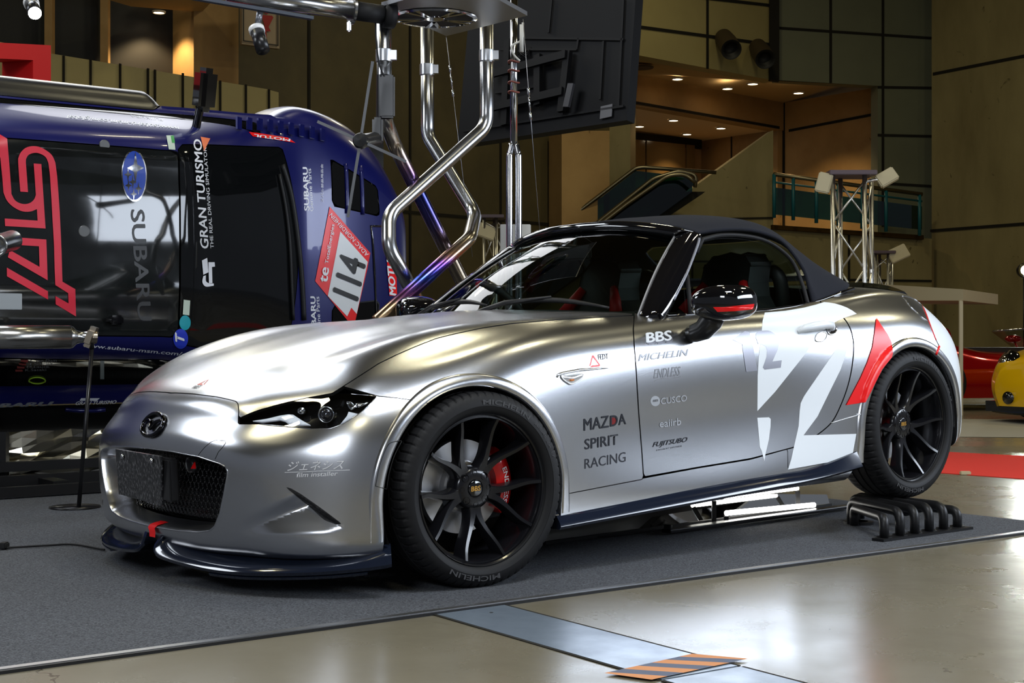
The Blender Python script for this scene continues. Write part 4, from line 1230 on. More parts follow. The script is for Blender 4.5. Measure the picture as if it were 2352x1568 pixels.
# ------------------------------------------------------------------ door handles
def door_handle(sg, par):
    def P3(u, v, off):
        h = hit(u, v, off); return Vector((h.x, h.y * sg, h.z))
    b = MB()
    pts = [(1832,763),(1842,757.5),(1862,755),(1885,752),(1902,751.5),(1909,756)]
    b.tube([P3(u, v, o_) for (u, v), o_ in zip(pts, (.004, .018, .026, .026, .020, .006))], [.008, .015, .018, .017, .015, .012], 12)
    h = b.build('door_handle', WHITE, par, True)
    b = MB()
    rp = [P3(u, v, .001) for u, v in spline([(1872,781),(1876,768),(1890,762),(1899,768),(1894,780),(1882,784)], 4, True)]
    b.tube(rp, .003, 6, True)
    b.add(rp, [tuple(range(len(rp)))])
    rp = [P3(u, v, .002) for u, v in spline([(1899,748),(1912,745),(1921,754),(1918,765),(1905,768),(1900,760)], 4, True)]
    b.tube(rp, .003, 6, True); b.add(rp, [tuple(range(len(rp)))])
    b.build('handle_recess', CHROME, h, True)
door_handle(1, DOOR_O)
# side repeater on the fender
b = MB(); rp = [hit(u, v, .003) for u, v in spline([(1288,864),(1298,861.5),(1318,858.5),(1335,858),(1338,864),(1328,873),(1312,882),(1303,879),(1293,872)], 3, True)]
ctr = sum(rp, Vector()) / len(rp) + Vector((0, .010, 0))
b.add(rp + [ctr], [(k, (k + 1) % len(rp), len(rp)) for k in range(len(rp))])
b.tube(rp, .0025, 6, True)
SRP = b.build('side_repeater', mat('repeater_lens', (.8, .82, .85, 1), .08, .6), FEND_O, True)
b = MB(); p = hit(1308, 873, .012); b.box(p, (.014, .006, .006)); b.build('amber_bulb', mat('amber', rgb(205, 120, 50), .3), SRP)
v_, f_ = tube([p for p in (hit(u, v, -.001) for u, v in [(1279,866),(1281,861),(1292,857),(1330,850),(1375,846.5),(1400,845)]) if p], [.005,.006,.006,.006,.004,.001], 6); obj('repeater_crease', v_, f_, SILV, FEND_O)
# ------------------------------------------------------------------ spoiler on the boot edge
V_ = []; n = 31
for k in range(n):
    y = -.56 + 1.12 * k / (n - 1); a = abs(y) / .56
    x0 = -2.72 + .09 * a ** 2; z0 = .862 - .030 * a ** 3
    V_ += [(x0 + .16, y, z0 + .006), (x0 + .03, y, z0 + .030), (x0 - .07, y, z0 + .046 - .022 * a ** 5), (x0 - .095, y, z0 + .030 - .022 * a ** 5), (x0 - .05, y, z0 - .030)]
F_ = [(i * 5 + k, (i + 1) * 5 + k, (i + 1) * 5 + (k + 1) % 5, i * 5 + (k + 1) % 5) for i in range(n - 1) for k in range(5)] + [(0, 1, 2, 3, 4), tuple((n - 1) * 5 + k for k in (4, 3, 2, 1, 0))]
obj('boot_spoiler', V_, F_, GBLACK, CAR, auto=40)
# ------------------------------------------------------------------ lettering on the flank
def txt(s, a, b_, c, m=TXTBLK, par=None, **k): return lettering('lettering', s, a, b_, c, m, par or FEND_O, **k)
def gold(c): return c
cr_ = lambda x, y, x0, y0, sc: (x0 + x * sc, y0 + y * sc)
k3 = 210 / 1062.0
def c3(x, y): return (1270 + x * k3, 780 + y * k3)
txt('MAZ', c3(357, 1055), c3(645, 1015), c3(357, 920), bold=.02)
txt('D', c3(665, 1007), c3(748, 992), c3(665, 885), bold=.03)
txt('A', c3(762, 990), c3(846, 978), c3(757, 868), bold=.02)
dd = [c3(x, y) for x, y in [(680, 905), (705, 900), (725, 915), (733, 940), (728, 965), (712, 982), (682, 985)]]
decal('red_letter_fill', dd, mat('dark_red_film', rgb(120, 20, 22), .35), FEND_O, .0004, 5)
txt('SPIRIT', c3(368, 1275), c3(752, 1215), c3(368, 1155), bold=.015)
txt('RACING', c3(367, 1500), c3(843, 1415), c3(367, 1385), bold=.0)
txt('FEDT', c3(527, 233), c3(642, 222), c3(522, 172), bold=.02)
for tri in ([(455, 182), (470, 180), (438, 300), (420, 312)], [(470, 180), (552, 297), (535, 296), (465, 205)], [(548, 300), (535, 312), (428, 322), (450, 298), (530, 290)]):
    decal('red_triangle_mark', [c3(*p) for p in tri], REDF, FEND_O, .0008, 5)
kA = 400 / 2091.0
def cA(x, y): return (1460 + x * kA, 740 + y * kA)
GREYT = mat('grey_lettering', (.22, .225, .24, 1), .35, .4)
FAINT = mat('faint_lettering', (.42, .43, .45, 1), .45, .8)
txt('MICHELIN', cA(32, 465), cA(622, 400), cA(40, 385), GREYT, DOOR_O, bold=.035, shear=.15)
txt('ENDLESS', cA(215, 675), cA(528, 640), cA(225, 562), GREYT, DOOR_O, shear=.1)
v_, f_ = tube(polyline([cA(220, 705), cA(300, 675), cA(400, 677), cA(540, 650)], .0002, 4), .0009, 4); obj('lettering', v_, f_, GREYT, DOOR_O)
txt('CUSCO', cA(300, 985), cA(610, 945), cA(300, 910), FAINT, DOOR_O, bold=.03)
decal('round_mark', [cA(235 + 58 * math.cos(t), 945 + 62 * math.sin(t)) for t in np.linspace(0, 2 * PI, 25)[:-1]], FAINT, DOOR_O, .0006, 6)
txt('CUSCO', cA(205, 955), cA(265, 948), cA(205, 930), SILV, DOOR_O, bold=.03, off=.0012)
txt('eaiirb', cA(285, 1262), cA(540, 1232), cA(285, 1175), FAINT, DOOR_O, bold=.02)
txt('FUJITSUBO', cA(198, 1515), cA(608, 1450), cA(212, 1440), TXTBLK, DOOR_O, bold=.02, shear=.2)
txt('EXHAUST SYSTEMS', cA(248, 1543), cA(552, 1493), cA(248, 1526), TXTBLK, DOOR_O, shear=.1)
# BBS: white letters with a grey block shadow
lettering('lettering', 'BBS', cA(150, 265), cA(440, 240), cA(135, 132), DIGIT, DOOR_O, bold=.07, off=.0006)
lettering('lettering', 'BBS', cA(132, 245), cA(425, 215), cA(128, 130), WHITE, DOOR_O, bold=.04, off=.0012)
kF = 400 / 2091.0
def cF(x, y): return (520 + x * kF, 880 + y * kF)
LGREY = mat('light_grey_lettering', (.62, .63, .66, 1), .45)
lettering('lettering', '\u30b8\u30a7\u30cd\u30b7\u30b9', cF(735, 1052), cF(1400, 1030), cF(750, 940), LGREY, BUMP_O, bold=.012, shear=.2, off=.0016)
v_, f_ = tube(polyline([cF(700, 1072), cF(1482, 1041)], .0002, 6), .0010, 4); obj('lettering', v_, f_, LGREY, BUMP_O)
lettering('lettering', 'film installer', cF(845, 1128), cF(1335, 1108), cF(850, 1075), LGREY, BUMP_O, bold=.02, shear=.1, off=.0016)
# small mark on the bonnet
for tri in ([(1185, 862), (1325, 797), (1240, 845), (1250, 858)], [(1240, 845), (1185, 862), (1250, 869), (1248, 858)], [(1325, 797), (1262, 863), (1255, 858), (1300, 815)]):
    decal('red_triangle_mark', [(200 + x * .2126, 700 + y * .2126) for x, y in tri], mat('orange_red_film', rgb(200, 70, 55), .35), HOOD_O, .0008, 3)
lettering('lettering', 'FEDT', (440, 892), (456.5, 891), (448, 886), TXTBLK, HOOD_O, bold=.03, shear=-.1)
# ------------------------------------------------------------------ wheels (axis = local Y of the car, outer face +Y)
WBLK = mat('wheel_satin_black', (.006, .006, .0075, 1), .22, .0, coat=.25)
DISC = mat('brake_disc_steel', (.80, .80, .82, 1), .38, .75)
REDC = mat('caliper_red', rgb(225, 16, 18), .25, coat=.5)
def rim_mesh():
    b = MB()
    # barrel with outer lip (r, y) ; y = 0 at wheel centre plane
    prof = [(.2255, .098), (.229, .094), (.229, .088), (.222, .083), (.214, .084), (.2115, .078), (.2085, .060), (.206, .02), (.203, -.04), (.205, -.085), (.222, -.095), (.228, -.10)]
    ML = Matrix.Rotation(-PI / 2, 4, 'X')          # lathe Z -> +Y
    b.lathe(prof, 96, ML)
    # lip ring detail and hub
    b.lathe([(.0, .040), (.024, .042), (.027, .0445), (.0275, .046), (.044, .0465), (.056, .044), (.063, .038), (.066, .025), (.070, -.03), (.0, -.03)], 60, ML)
    def P(r, a, y): return (r * math.cos(a), y, r * math.sin(a))
    for k in range(10):
        pair = (k // 2) * 2 * PI / 5 + PI / 2 + PI / 5; s = -1 if k % 2 == 0 else 1
        pa = pair
        N_ = 22; V_ = []
        for i in range(N_ + 1):
            t = i / N_
            r = .052 + (.2145 - .052) * t
            spread = rad(6 + 12.5 * sstep(t * 1.15) ** .9)
            a = pa + s * spread
            w = .0098 - .0036 * t ** .8 + .008 * (1 - t) ** 4       # half width of the face
            yf = .042 + .048 * t ** 1.7                             # face height
            yb = .005 + .020 * t
            wb = w * 1.5
            def q(off, y): return (r * math.cos(a) - off * math.sin(a), y, r * math.sin(a) + off * math.cos(a))
            V_ += [q(-wb, yb), q(-w, yf - .005), q(-w * .72, yf), q(w * .72, yf), q(w, yf - .005), q(wb, yb)]
        F_ = [(i * 6 + j, i * 6 + j + 1, (i + 1) * 6 + j + 1, (i + 1) * 6 + j) for i in range(N_) for j in range(5)]
        F_ += [(i * 6 + 5, i * 6, (i + 1) * 6, (i + 1) * 6 + 5) for i in range(N_)]
        b.add(V_, F_)
    for k in range(5):
        # webs joining the two arms of each Y
        pa = k * 2 * PI / 5 + PI / 2 + PI / 5
        V_ = []
        for i in range(9):
            r = .050 + .060 * i / 8
            hw = r * rad(6 + 12.5 * sstep((r - .052) / .1625 * 1.15) ** .9 if r > .052 else 6) * (1 - .0 * i) 
            yy = .041 - .012 * (i / 8) ** 2
            V_ += [(r * math.cos(pa) + hw * math.sin(pa), yy, r * math.sin(pa) - hw * math.cos(pa)), (r * math.cos(pa), yy - .004 * (i / 8), r * math.sin(pa)), (r * math.cos(pa) - hw * math.sin(pa), yy, r * math.sin(pa) + hw * math.cos(pa))]
        b.add(V_, [(i * 3 + j, i * 3 + j + 1, (i + 1) * 3 + j + 1, (i + 1) * 3 + j) for i in range(8) for j in range(2)])
    return b
def tyre_mesh():
    prof = [(.2365, .088), (.241, .098), (.250, .1045), (.262, .1075), (.2622, .1085), (.272, .1075), (.284, .103), (.294, .097), (.301, .089), (.3055, .078), (.3075, .060), (.308, .040), (.3035, .0385), (.3035, .033), (.308, .0315), (.308, .004), (.3035, .0035), (.3035, -.0035), (.308, -.004), (.308, -.0315), (.3035, -.033), (.3035, -.0385), (.308, -.040), (.3075, -.060), (.3055, -.078), (.301, -.089), (.290, -.099), (.262, -.107), (.246, -.105), (.2365, -.09)]
    # extra rows on the shoulder so the blocks read
    out = []
    for (r0, h0), (r1, h1) in zip(prof[:-1], prof[1:]):
        n = 3 if (.055 < abs(h0) < .10 and r0 > .28) else 1
        out += [(r0 + (r1 - r0) * k / n, h0 + (h1 - h0) * k / n) for k in range(n)]
    out.append(prof[-1])
    n = 390; K = len(out); V_ = []
    for i in range(n):
        a = 2 * PI * i / n; ph = i % 6
        for r, h in out:
            d = 0
            if abs(h) > .0435 and r > .287 and ph == 0: d = .0045 * min(1, (r - .287) / .008)
            if .004 < abs(h) < .031 and ph == 3: d = .003
            rr = r - d
            V_.append((rr * math.cos(a + (.02 if abs(h) < .05 else 0)), h, rr * math.sin(a + (.02 if abs(h) < .05 else 0))))
    F_ = [(i * K + k, i * K + k + 1, ((i + 1) % n) * K + k + 1, ((i + 1) % n) * K + k) for i in range(n) for k in range(K - 1)]
    return V_, F_
ML = Matrix.Rotation(-PI / 2, 4, 'X')
_tv, _tf = tyre_mesh()
def arc_text(body, r, a0, a1, h, y, m, par, bold=.0, flipv=False):
    v, f = text2d(body, bold); v = norm_text(v)
    V_ = []
    for x, t in v:
        a = a0 + (a1 - a0) * x; rr = (r - h * t) if flipv else (r + h * t)
        V_.append((rr * math.cos(a), y, rr * math.sin(a)))
    return obj('lettering', V_, f, m, par)
GOLD = mat('gold_lettering', rgb(225, 170, 80), .3, .6)
TYT = mat('tyre_lettering', (.05, .05, .053, 1), .45)
def wheel(x, y, z, sg, steer, spin, front=True):
    """hub at (x, y, z); sg = side"""
    rm_ = rim_mesh(); rm_.v = [(p[0] * 1.05, p[1], p[2] * 1.05) for p in rm_.v]
    w = rm_.build('wheel', WBLK, CAR, auto=38)
    w.location = (x, y, z); w.rotation_euler = Euler((0, 0, (0 if sg > 0 else PI) + steer))
    ty = obj('tyre', _tv, _tf, RUBBER, w); ty.data.set_sharp_from_angle(angle=rad(40))
    for a in (0,):
        # sidewall writing: raised letters on a smooth band
        arc_text('MICHELIN', .266, rad(90), rad(130), .016, .1092, TYT, w, .02)
        arc_text('205/45 ZR 17', .272, rad(135), rad(164), .009, .1088, TYT, w, .01)
        arc_text('MICHELIN', .266, rad(262), rad(302), .016, .1092, TYT, w, .02)
    d = MB(); d.lathe([(.075, -.032), (.150, -.032), (.150, -.058), (.075, -.058)], 64, ML, 0, True)
    d.lathe([(.050, -.005), (.080, -.012), (.085, -.032), (.05, -.032)], 48, ML)
    dd_ = d.build('brake_disc', DISC, w, auto=30)
    c = MB(); V_ = []; n = 18
    a0, a1 = (rad(138), rad(216)) if front else (rad(-32), rad(34))
    for i in range(n + 1):
        a = a0 + (a1 - a0) * i / n; e = min(1, min(i, n - i) / 3.0)
        r0, r1 = .112 + .012 * (1 - e), .172 - .012 * (1 - e)
        for r, yy in ((r0, -.085), (r0, .002 - .01 * (1 - e)), (.5 * (r0 + r1), .010 - .01 * (1 - e)), (r1, -.002 - .01 * (1 - e)), (r1 + .012, -.02), (r1 + .012, -.085)):
            V_.append((r * math.cos(a), yy, r * math.sin(a)))
    F_ = [(i * 6 + k, (i + 1) * 6 + k, (i + 1) * 6 + (k + 1) % 6, i * 6 + (k + 1) % 6) for i in range(n) for k in range(6)] + [tuple(range(6)), tuple(n * 6 + k for k in reversed(range(6)))]
    c.add(V_, F_); ca = c.build('brake_caliper', REDC, w, auto=40)
    if front: arc_text('ENDLESS', .138, rad(160), rad(205), .017, .0115, mat('white_lettering', (.8, .8, .82, 1), .4), w, .01, False)
    cp = MB(); cp.lathe([(.0265, .040), (.0255, .047), (.023, .0485), (.0, .0485)], 36, ML)
    cp.build('centre_cap', GBLACK, w, True)
    v, f = text2d('BBS', .02, .1); v = norm_text(v) - .5
    obj('lettering', [(p[0] * -.036, .0492, p[1] * .016) for p in v], f, GOLD, w)
    nb = MB()
    for k in range(4):
        a = k * PI / 2 + PI / 4
        M = Matrix.Translation((.050 * math.cos(a), .030, .050 * math.sin(a))) @ ML
        nb.lathe([(.0125, .0175), (.0125, .008), (.0085, .006), (.0085, .014), (.0, .016)], 14, M)
        a += PI / 4
        M = Matrix.Translation((.050 * math.cos(a), .030, .050 * math.sin(a))) @ ML
        nb.lathe([(.0085, .0172), (.0075, .010), (.0, .010)], 12, M)
    nb.build('wheel_nuts', mat('nut_black', (.004, .004, .004, 1), .35), w, True)
    return w
wheel(0, .745, .308, 1, rad(-5.5), 0); wheel(0, -.745, .308, -1, rad(-5.5), 0)
wheel(-2.31, .752, .308, 1, 0, 0, False); wheel(-2.31, -.752, .308, -1, 0, 0, False)
# ================================================================== stage carpet and floor fittings
E1 = Vector((.80, .60, 0)); E2 = Vector((-.60, .80, 0))
CC = Vector((2.33, 6.02, 0))
CARPET = noise_mat('grey_carpet', rgb(104, 107, 114), rgb(44, 46, 51), 190, .95, None, .8, .36, .64)[0]
b = MB(); a0 = CC; a1 = CC - E1 * 9; a2 = a1 + E2 * 6; a3 = CC + E2 * 6
h = Vector((0, 0, .003)); b.add([a0, a1, a2, a3, a0 + h, a1 + h, a2 + h, a3 + h], [(4, 7, 6, 5), (0, 4, 5, 1), (1, 5, 6, 2), (2, 6, 7, 3), (3, 7, 4, 0)])
tag(b.build('carpet', CARPET), 'large grey carpet that the silver convertible stands on', 'carpet')
ALU = mat('brushed_aluminium', (.55, .56, .58, 1), .32, 1.0)
b = MB(); b.bar(CC + Vector((0, 0, .005)) - E2 * .012, a1 + Vector((0, 0, .005)) - E2 * .012, .026, .010); b.bar(CC + Vector((0, 0, .004)) - E2 * .03, a1 + Vector((0, 0, .004)) - E2 * .03, .012, .008, 1)
o = b.build('carpet_edging', None, mats=[ALU, MBLACK]); tag(o, 'thin metal edging along the front of the grey carpet', 'edging strip')
# steel covers of the service trench
STEEL = noise_mat('worn_steel_plate', rgb(128, 140, 154), rgb(104, 116, 130), 3.0, .28, .42, .02)[0]
for o in (STEEL,): o.node_tree.nodes['Principled BSDF'].inputs['Metallic'].default_value = .35
T0 = (Vector(pixz(1155, 1387, 0)) + Vector(pixz(990, 1412, 0))) / 2; TD = Vector((.575, -.818, 0)); TW = Vector((TD.y, -TD.x, 0)) * -1
hw = .118
def plate(s0, s1, lab):
    b = MB(); P = [T0 + TD * s0 + TW * hw, T0 + TD * s1 + TW * hw, T0 + TD * s1 - TW * hw, T0 + TD * s0 - TW * hw]
    z = Vector((0, 0, .003)); b.add(P + [p + z for p in P], [(4, 5, 6, 7), (0, 1, 5, 4), (1, 2, 6, 5), (2, 3, 7, 6), (3, 0, 4, 7), (0, 3, 2, 1)])
    o = b.build('trench_cover', STEEL); bm_ = bmesh.new(); bm_.from_mesh(o.data); bmesh.ops.recalc_face_normals(bm_, faces=bm_.faces); bm_.to_mesh(o.data); bm_.free()
    r = MB()
    for sg in (1, -1): r.bar(P[0 if sg > 0 else 3] + TW * sg * .006 + z * .5, P[1 if sg > 0 else 2] + TW * sg * .006 + z * .5, .010, .002)
    r.build('cover_frame', JOINT, o)
    for q in (.12, .88): k = MB(); k.lathe([(.006, .0034), (.0, .0034)], 10, Matrix.Translation(T0 + TD * (s0 + (s1 - s0) * q) + TW * .02)); k.build('lifting_hole', JOINT, o)
    tag(o, lab, 'floor plate', 'steel trench covers'); return o
plate(-.03, .98, 'blue-grey steel floor plate between carpet edge and striped tape')
plate(.99, 2.4, 'blue-grey steel floor plate in front of the striped tape')
# hazard tape
tq = [pixz(1388, 1545, .0052), pixz(1470, 1566, .0052), pixz(1719, 1512, .0052), pixz(1611, 1496, .0052)]
A, B, C_, D_ = [Vector(p) for p in tq]
b = MB()
nst = 7
for k in range(nst):
    t0, t1 = k / nst, (k + 1) / nst; sk = .5 / nst * 1.4
    def P(s, t): 
        t = max(0, min(1, t)); return (A * (1 - s) + B * s) * (1 - t) + (D_ * (1 - s) + C_ * s) * t
    b.add([P(0, t0 - sk), P(0, t1 - sk), P(1, t1 + sk), P(1, t0 + sk)], [(0, 3, 2, 1)], k % 2)
o = b.build('hazard_tape', None, mats=[mat('tape_orange', rgb(206, 140, 92), .6), mat('tape_grey', rgb(84, 92, 112), .6)]); tag(o, 'orange and grey diagonal striped tape stuck across two steel floor plates', 'tape')
# red carpet strip far right
b = MB(); RC0 = [pixz(2060, 1031, .004), pixz(2420, 1050, .004), pixz(2420, 1104, .004), pixz(2060, 1078, .004)]
b.add(RC0 + [p - Vector((0, 0, .004)) for p in RC0], [(3, 2, 1, 0), (0, 1, 5, 4), (1, 2, 6, 5), (2, 3, 7, 6), (3, 0, 4, 7)])
tag(b.build('red_carpet', mat('red_carpet_pile', rgb(200, 36, 20), .9, bump=(300, .3))), 'bright red strip of carpet on the floor behind the rear wheel', 'carpet')
b = MB(); b.box(pixz(2217, 1086, .012) , (.06, .03, .022), None, 0, .004); tag(b.build('floor_socket', mat('beige_plastic', rgb(180, 165, 130), .5)), 'small beige block at the edge of the red carpet', 'block')
b = MB(); q = [pixz(2080, 962, .003), pixz(2600, 962, .003), pixz(2600, 1006, .003), pixz(2080, 1002, .003)]; b.add(q, [(3, 2, 1, 0)]); tag(b.build('reflected_light_band', mat('reflected_light_tone', rgb(150, 145, 132), .9)), 'pale sheet for the light reflected on the floor under the yellow car', 'carpet')  # band of reflected light on the floor, laid as a flat pale sheet

# ================================================================== exhaust manifold under the rear wheel
MANI = mat('stove_black', (.012, .012, .013, 1), .42, .3)
mo = pixz(2110, 1222, .006); MAN = empty('exhaust_manifold', tuple(mo)); tag(MAN, 'black six-tube exhaust manifold used as a ramp under the rear wheel', 'exhaust manifold')
def rel(p): return Vector(p) - Vector(mo)
feet = [(2031,1236),(2067,1231),(2101,1226),(2134,1221),(2167,1216),(2199,1211)]
WC = CARM @ Vector((-2.31, .75, 0))
for k, (u, v) in enumerate(feet):
    p = pixz(u, v, .010)
    zt = (.080, .095, .098, .098, .095, .070)[k]
    cu = (1962, 1955, 1958, 1966, 1976, 1990)[k]; cvv = (1206, 1203, 1196, 1192, 1190, 1192)[k]
    c = pixz(cu, cvv, .008)
    if k == 5:
        pts = [p, p + Vector((0, 0, zt)), p + Vector((-.10, .12, zt)), p + Vector((-.16, .2, zt - .03))]
    else:
        pts = [p, p + Vector((0, 0, zt)), Vector((c.x, c.y, zt + .010 * (k > 0))), c]
    b = MB(); b.tube(bend([rel(q) for q in pts], .055, 8), .0185, 16)
    b.build('manifold_tube', MANI, MAN, True)
b = MB(); A, B = pixz(2016, 1240, .008), pixz(2222, 1211, .008); b.bar(rel(A), rel(B), .055, .010)
for k, (u, v) in enumerate(feet): b.lathe([(.030, -.004), (.030, .008), (.02, .010)], 16, Matrix.Translation(rel(pixz(u, v, .008))))
b.build('flange_plate', MANI, MAN, auto=40)
b = MB(); b.lathe([(.062, -.006), (.062, .006), (.04, .008)], 20, Matrix.Translation(rel(pixz(1972, 1200, .008)))); b.build('collector_flange', MANI, MAN, auto=40)

# ================================================================== mirror and light tube below the car
A = pixz(1530, 1226, .008); B = pixz(1962, 1166, .008); dr = (B - A).normalized(); nb = Vector((-dr.y, dr.x, 0))
A0 = A - dr * .55
b = MB(); b.bar(A + Vector((0, 0, .011)), B + Vector((0, 0, .011)) - dr * .06, .05, .016, 0); b.bar(A - dr * .01 + Vector((0, 0, .03)), A - dr * .0 + Vector((0, 0, .03)) - nb * .03, .02, .02)
LB = b.build('floor_light_bar', MATS['satin_black']); bevel(LB, .004); tag(LB, 'long black bar with a glowing tube on the carpet beneath the silver convertible', 'floor light')
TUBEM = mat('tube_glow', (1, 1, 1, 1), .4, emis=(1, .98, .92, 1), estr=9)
def lightp(u, v, dist):
    q = A + nb * dist; o_ = Vector((0, 0, CAMH)); d_ = Vector(((u - CU) / F, 1, -(v - CV) / F))
    return o_ + d_ * (nb.dot(q - o_) / nb.dot(d_))
p0, p1 = lightp(1668, 1178, .045), lightp(1870, 1159, .045)
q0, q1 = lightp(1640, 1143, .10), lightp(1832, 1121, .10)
b = MB(); b.tube([p0, p1], .011, 12); b.build('tube_and_reflection', TUBEM, LB, True)
b = MB(); b.tube([q0, q1], .009, 12); b.build('tube_and_reflection', TUBEM, LB, True)  # the tube's image in the mirror, added as a second glowing tube
b = MB()
for p in (p0, p1, q0, q1): b = MB(); b.bar(p - Vector((0, 0, .012)), Vector((p.x, p.y, .008)), .018, .018); b.build('tube_holder', MBLACK, LB)  # one pair carries the real tube, the other the added reflection tube
m0 = A0 + nb * .13; m1 = B + nb * .13
b = MB(); up = nb * .035 + Vector((0, 0, .10)); P = [m0, m1, m1 + up * .5, m0 + up * 1.9]
b.add(P + [p + nb * .012 for p in P], [(0, 1, 2, 3), (7, 6, 5, 4), (0, 4, 5, 1), (1, 5, 6, 2), (2, 6, 7, 3), (3, 7, 4, 0)])
o = b.build('floor_mirror', mat('mirror_glass', (.86, .86, .84, 1), .02, 1.0)); tag(o, 'low mirror panel leaning behind the light tube under the silver convertible', 'mirror')
b = MB(); b.bar(m0 + Vector((0, 0, .004)), m1 + Vector((0, 0, .004)), .02, .012); b.build('mirror_foot_rail', MBLACK, o)
# cables on the carpet
def cable(pts, lab, r=.004, name='cable'):
    v, f = tube(spline([tuple(pixz(u, v, .010)) for u, v in pts], 8), r, 6)
    tag(obj(name, v, f, RUBBER), lab, 'cable')
cable([(1290,1220),(1350,1232),(1420,1228),(1500,1218),(1560,1214),(1650,1190)], 'black cable running along the carpet to the light tube', .004)
cable([(-60,1262),(40,1256),(110,1252),(170,1250),(240,1262)], 'black cable on the carpet left of the front splitter', .004)
b = MB(); b.box(pixz(8, 1252, .018), (.03, .05, .022), None, 0, .004); tag(b.build('cable_connector', MBLACK), 'small black plug at the left end of the carpet cable', 'plug')

# ================================================================== blue racing car hung on its side
D1 = Vector((.8, .6, 0)); D3 = Vector((.6, -.8, 0)); UPV = Vector((0, 0, 1))
BM_ = Matrix((D1, UPV, D3)).transposed().to_4x4(); BH = 1.40; CZ = 1.285
P0 = Vector((-2.1, 7.38, CZ)) + D1 * .475 - D3 * BH
BMAT = Matrix.Translation(P0) @ BM_
BC = empty('race_car'); BC.location = P0; BC.rotation_euler = BM_.to_euler()
tag(BC, 'dark blue racing saloon hung on its side with its black roof facing out', 'car')
BI = BMAT.inverted()
SEC = [
 (-2.75, [(0,.96),(.35,.955),(.58,.93),(.78,.86),(.88,.74),(.90,.5),(.86,.24)]),
 (-2.3, [(0,1.02),(.35,1.01),(.54,.98),(.76,.90),(.90,.78),(.93,.5),(.90,.22)]),
 (-1.9, [(0,1.18),(.34,1.17),(.52,1.12),(.75,.93),(.90,.80),(.93,.5),(.90,.22)]),
 (-1.4, [(0,1.37),(.32,1.36),(.53,1.30),(.75,.95),(.89,.82),(.92,.5),(.89,.22)]),
 (-.75, [(0,1.405),(.32,1.395),(.55,1.335),(.75,.96),(.885,.82),(.92,.5),(.89,.22)]),
 (-.08, [(0,1.39),(.32,1.38),(.565,1.32),(.755,.955),(.885,.82),(.92,.5),(.89,.22)]),
 (.22, [(0,1.285),(.33,1.27),(.60,1.20),(.765,.95),(.885,.82),(.92,.5),(.89,.22)]),
 (.58, [(0,1.13),(.35,1.115),(.645,1.05),(.775,.94),(.885,.81),(.92,.5),(.89,.22)]),
 (.90, [(0,.99),(.38,.98),(.69,.945),(.79,.91),(.895,.80),(.93,.5),(.90,.22)]),
 (1.12, [(0,.965),(.38,.96),(.64,.935),(.78,.885),(.885,.78),(.925,.5),(.90,.22)]),
 (1.45, [(0,.925),(.35,.92),(.56,.895),(.69,.84),(.81,.73),(.86,.5),(.84,.22)]),
 (1.72, [(0,.875),(.30,.866),(.46,.835),(.565,.775),(.67,.67),(.71,.48),(.69,.22)]),
 (1.92, [(0,.79),(.22,.78),(.33,.745),(.41,.685),(.48,.58),(.51,.42),(.50,.2)]),
 (2.02, [(0,.66),(.14,.65),(.21,.62),(.26,.56),(.30,.48),(.31,.36),(.30,.2)]),
]
SEC = [(x if x < 1.12 else 1.12 + (x - 1.12) * .80, s) for x, s in SEC]
rows = [[(x, y, z) for y, z in reversed(s)] for x, s in SEC]          # +y edge to centre
Gb = mirror_rows(smooth_grid(rows, 10, 7)); nb_ = len(Gb[0])
VB = np.array([p for r in Gb for p in r]); FB = [(i * nb_ + k, (i + 1) * nb_ + k, (i + 1) * nb_ + k + 1, i * nb_ + k + 1) for i in range(len(Gb) - 1) for k in range(nb_ - 1)]
for i in range(len(VB)):
    x, y, z = VB[i]
    if y < -.5 and z < .84: VB[i, 1] = y - .10 * sstep((.84 - z) / .3) * (1 - sstep((x - .2) / .8))
    if y > .78 and z < .90 and -.0 < x < 1.0: VB[i, 1] = y - (y - .78) * sstep((x - .0) / .12) * (1 - sstep((x - .6) / .4))
_bvh = BVHTree.FromPolygons([Vector(v) for v in VB], FB)
BBVH = _bvh
def bray(u, v):
    o = BI @ Vector((0, 0, CAMH)); d = (BI.to_3x3() @ Vector(((u - CU) / F, 1, -(v - CV) / F))).normalized(); return o, d
def bhit(u, v, off=0.0):
    o, d = bray(u, v); h = BBVH.ray_cast(o, d)
    if h[0] is None: return None
    n = h[1] if h[1].dot(d) < 0 else -h[1]
    if n.z > .45: n = Vector((0, 0, 1))
    return h[0] + n * off
BLUE = mat('racing_blue', rgb(15, 20, 88), .3, .2, coat=.4)
ROOFB = noise_mat('roof_carbon', (.007, .0075, .0075, 1), (.012, .014, .014, 1), 4.0, .05, .09)[0]
ROOFB.node_tree.nodes['Principled BSDF'].inputs['Coat Weight'].default_value = .3
BGLASS = mat('race_glass', (.004, .0045, .005, 1), .05)
def bcut(name, val, m, rest, gap=.0):
    V, Fq = rest
    a = clip_mesh(V, Fq, val(V), gap); r = clip_mesh(V, Fq, -val(V), gap)
    o = obj(name, a[0], a[1], m, BC); return o, r
rest = (VB, FB)
def halfw(x): return np.interp(x, [-1.6, -.9, -.1, .2, .9], [.46, .485, .49, .53, .60])
roof, rest = bcut('roof_panel', lambda V: np.minimum(np.minimum(halfw(V[:, 0]) - np.abs(V[:, 1]), -.035 - V[:, 0] - .08 * (1 - (V[:, 1] / .5) ** 2) * 0), V[:, 0] + 1.35), ROOFB, rest, .003)
wsb, rest = bcut('windscreen', lambda V: np.where(V[:, 2] > .9, np.minimum(np.minimum(halfw(V[:, 0]) + .03 - np.abs(V[:, 1]), V[:, 0] + .03), .88 - V[:, 0] - .10 * (V[:, 1] / .6) ** 2), -1), BGLASS, rest, .003)
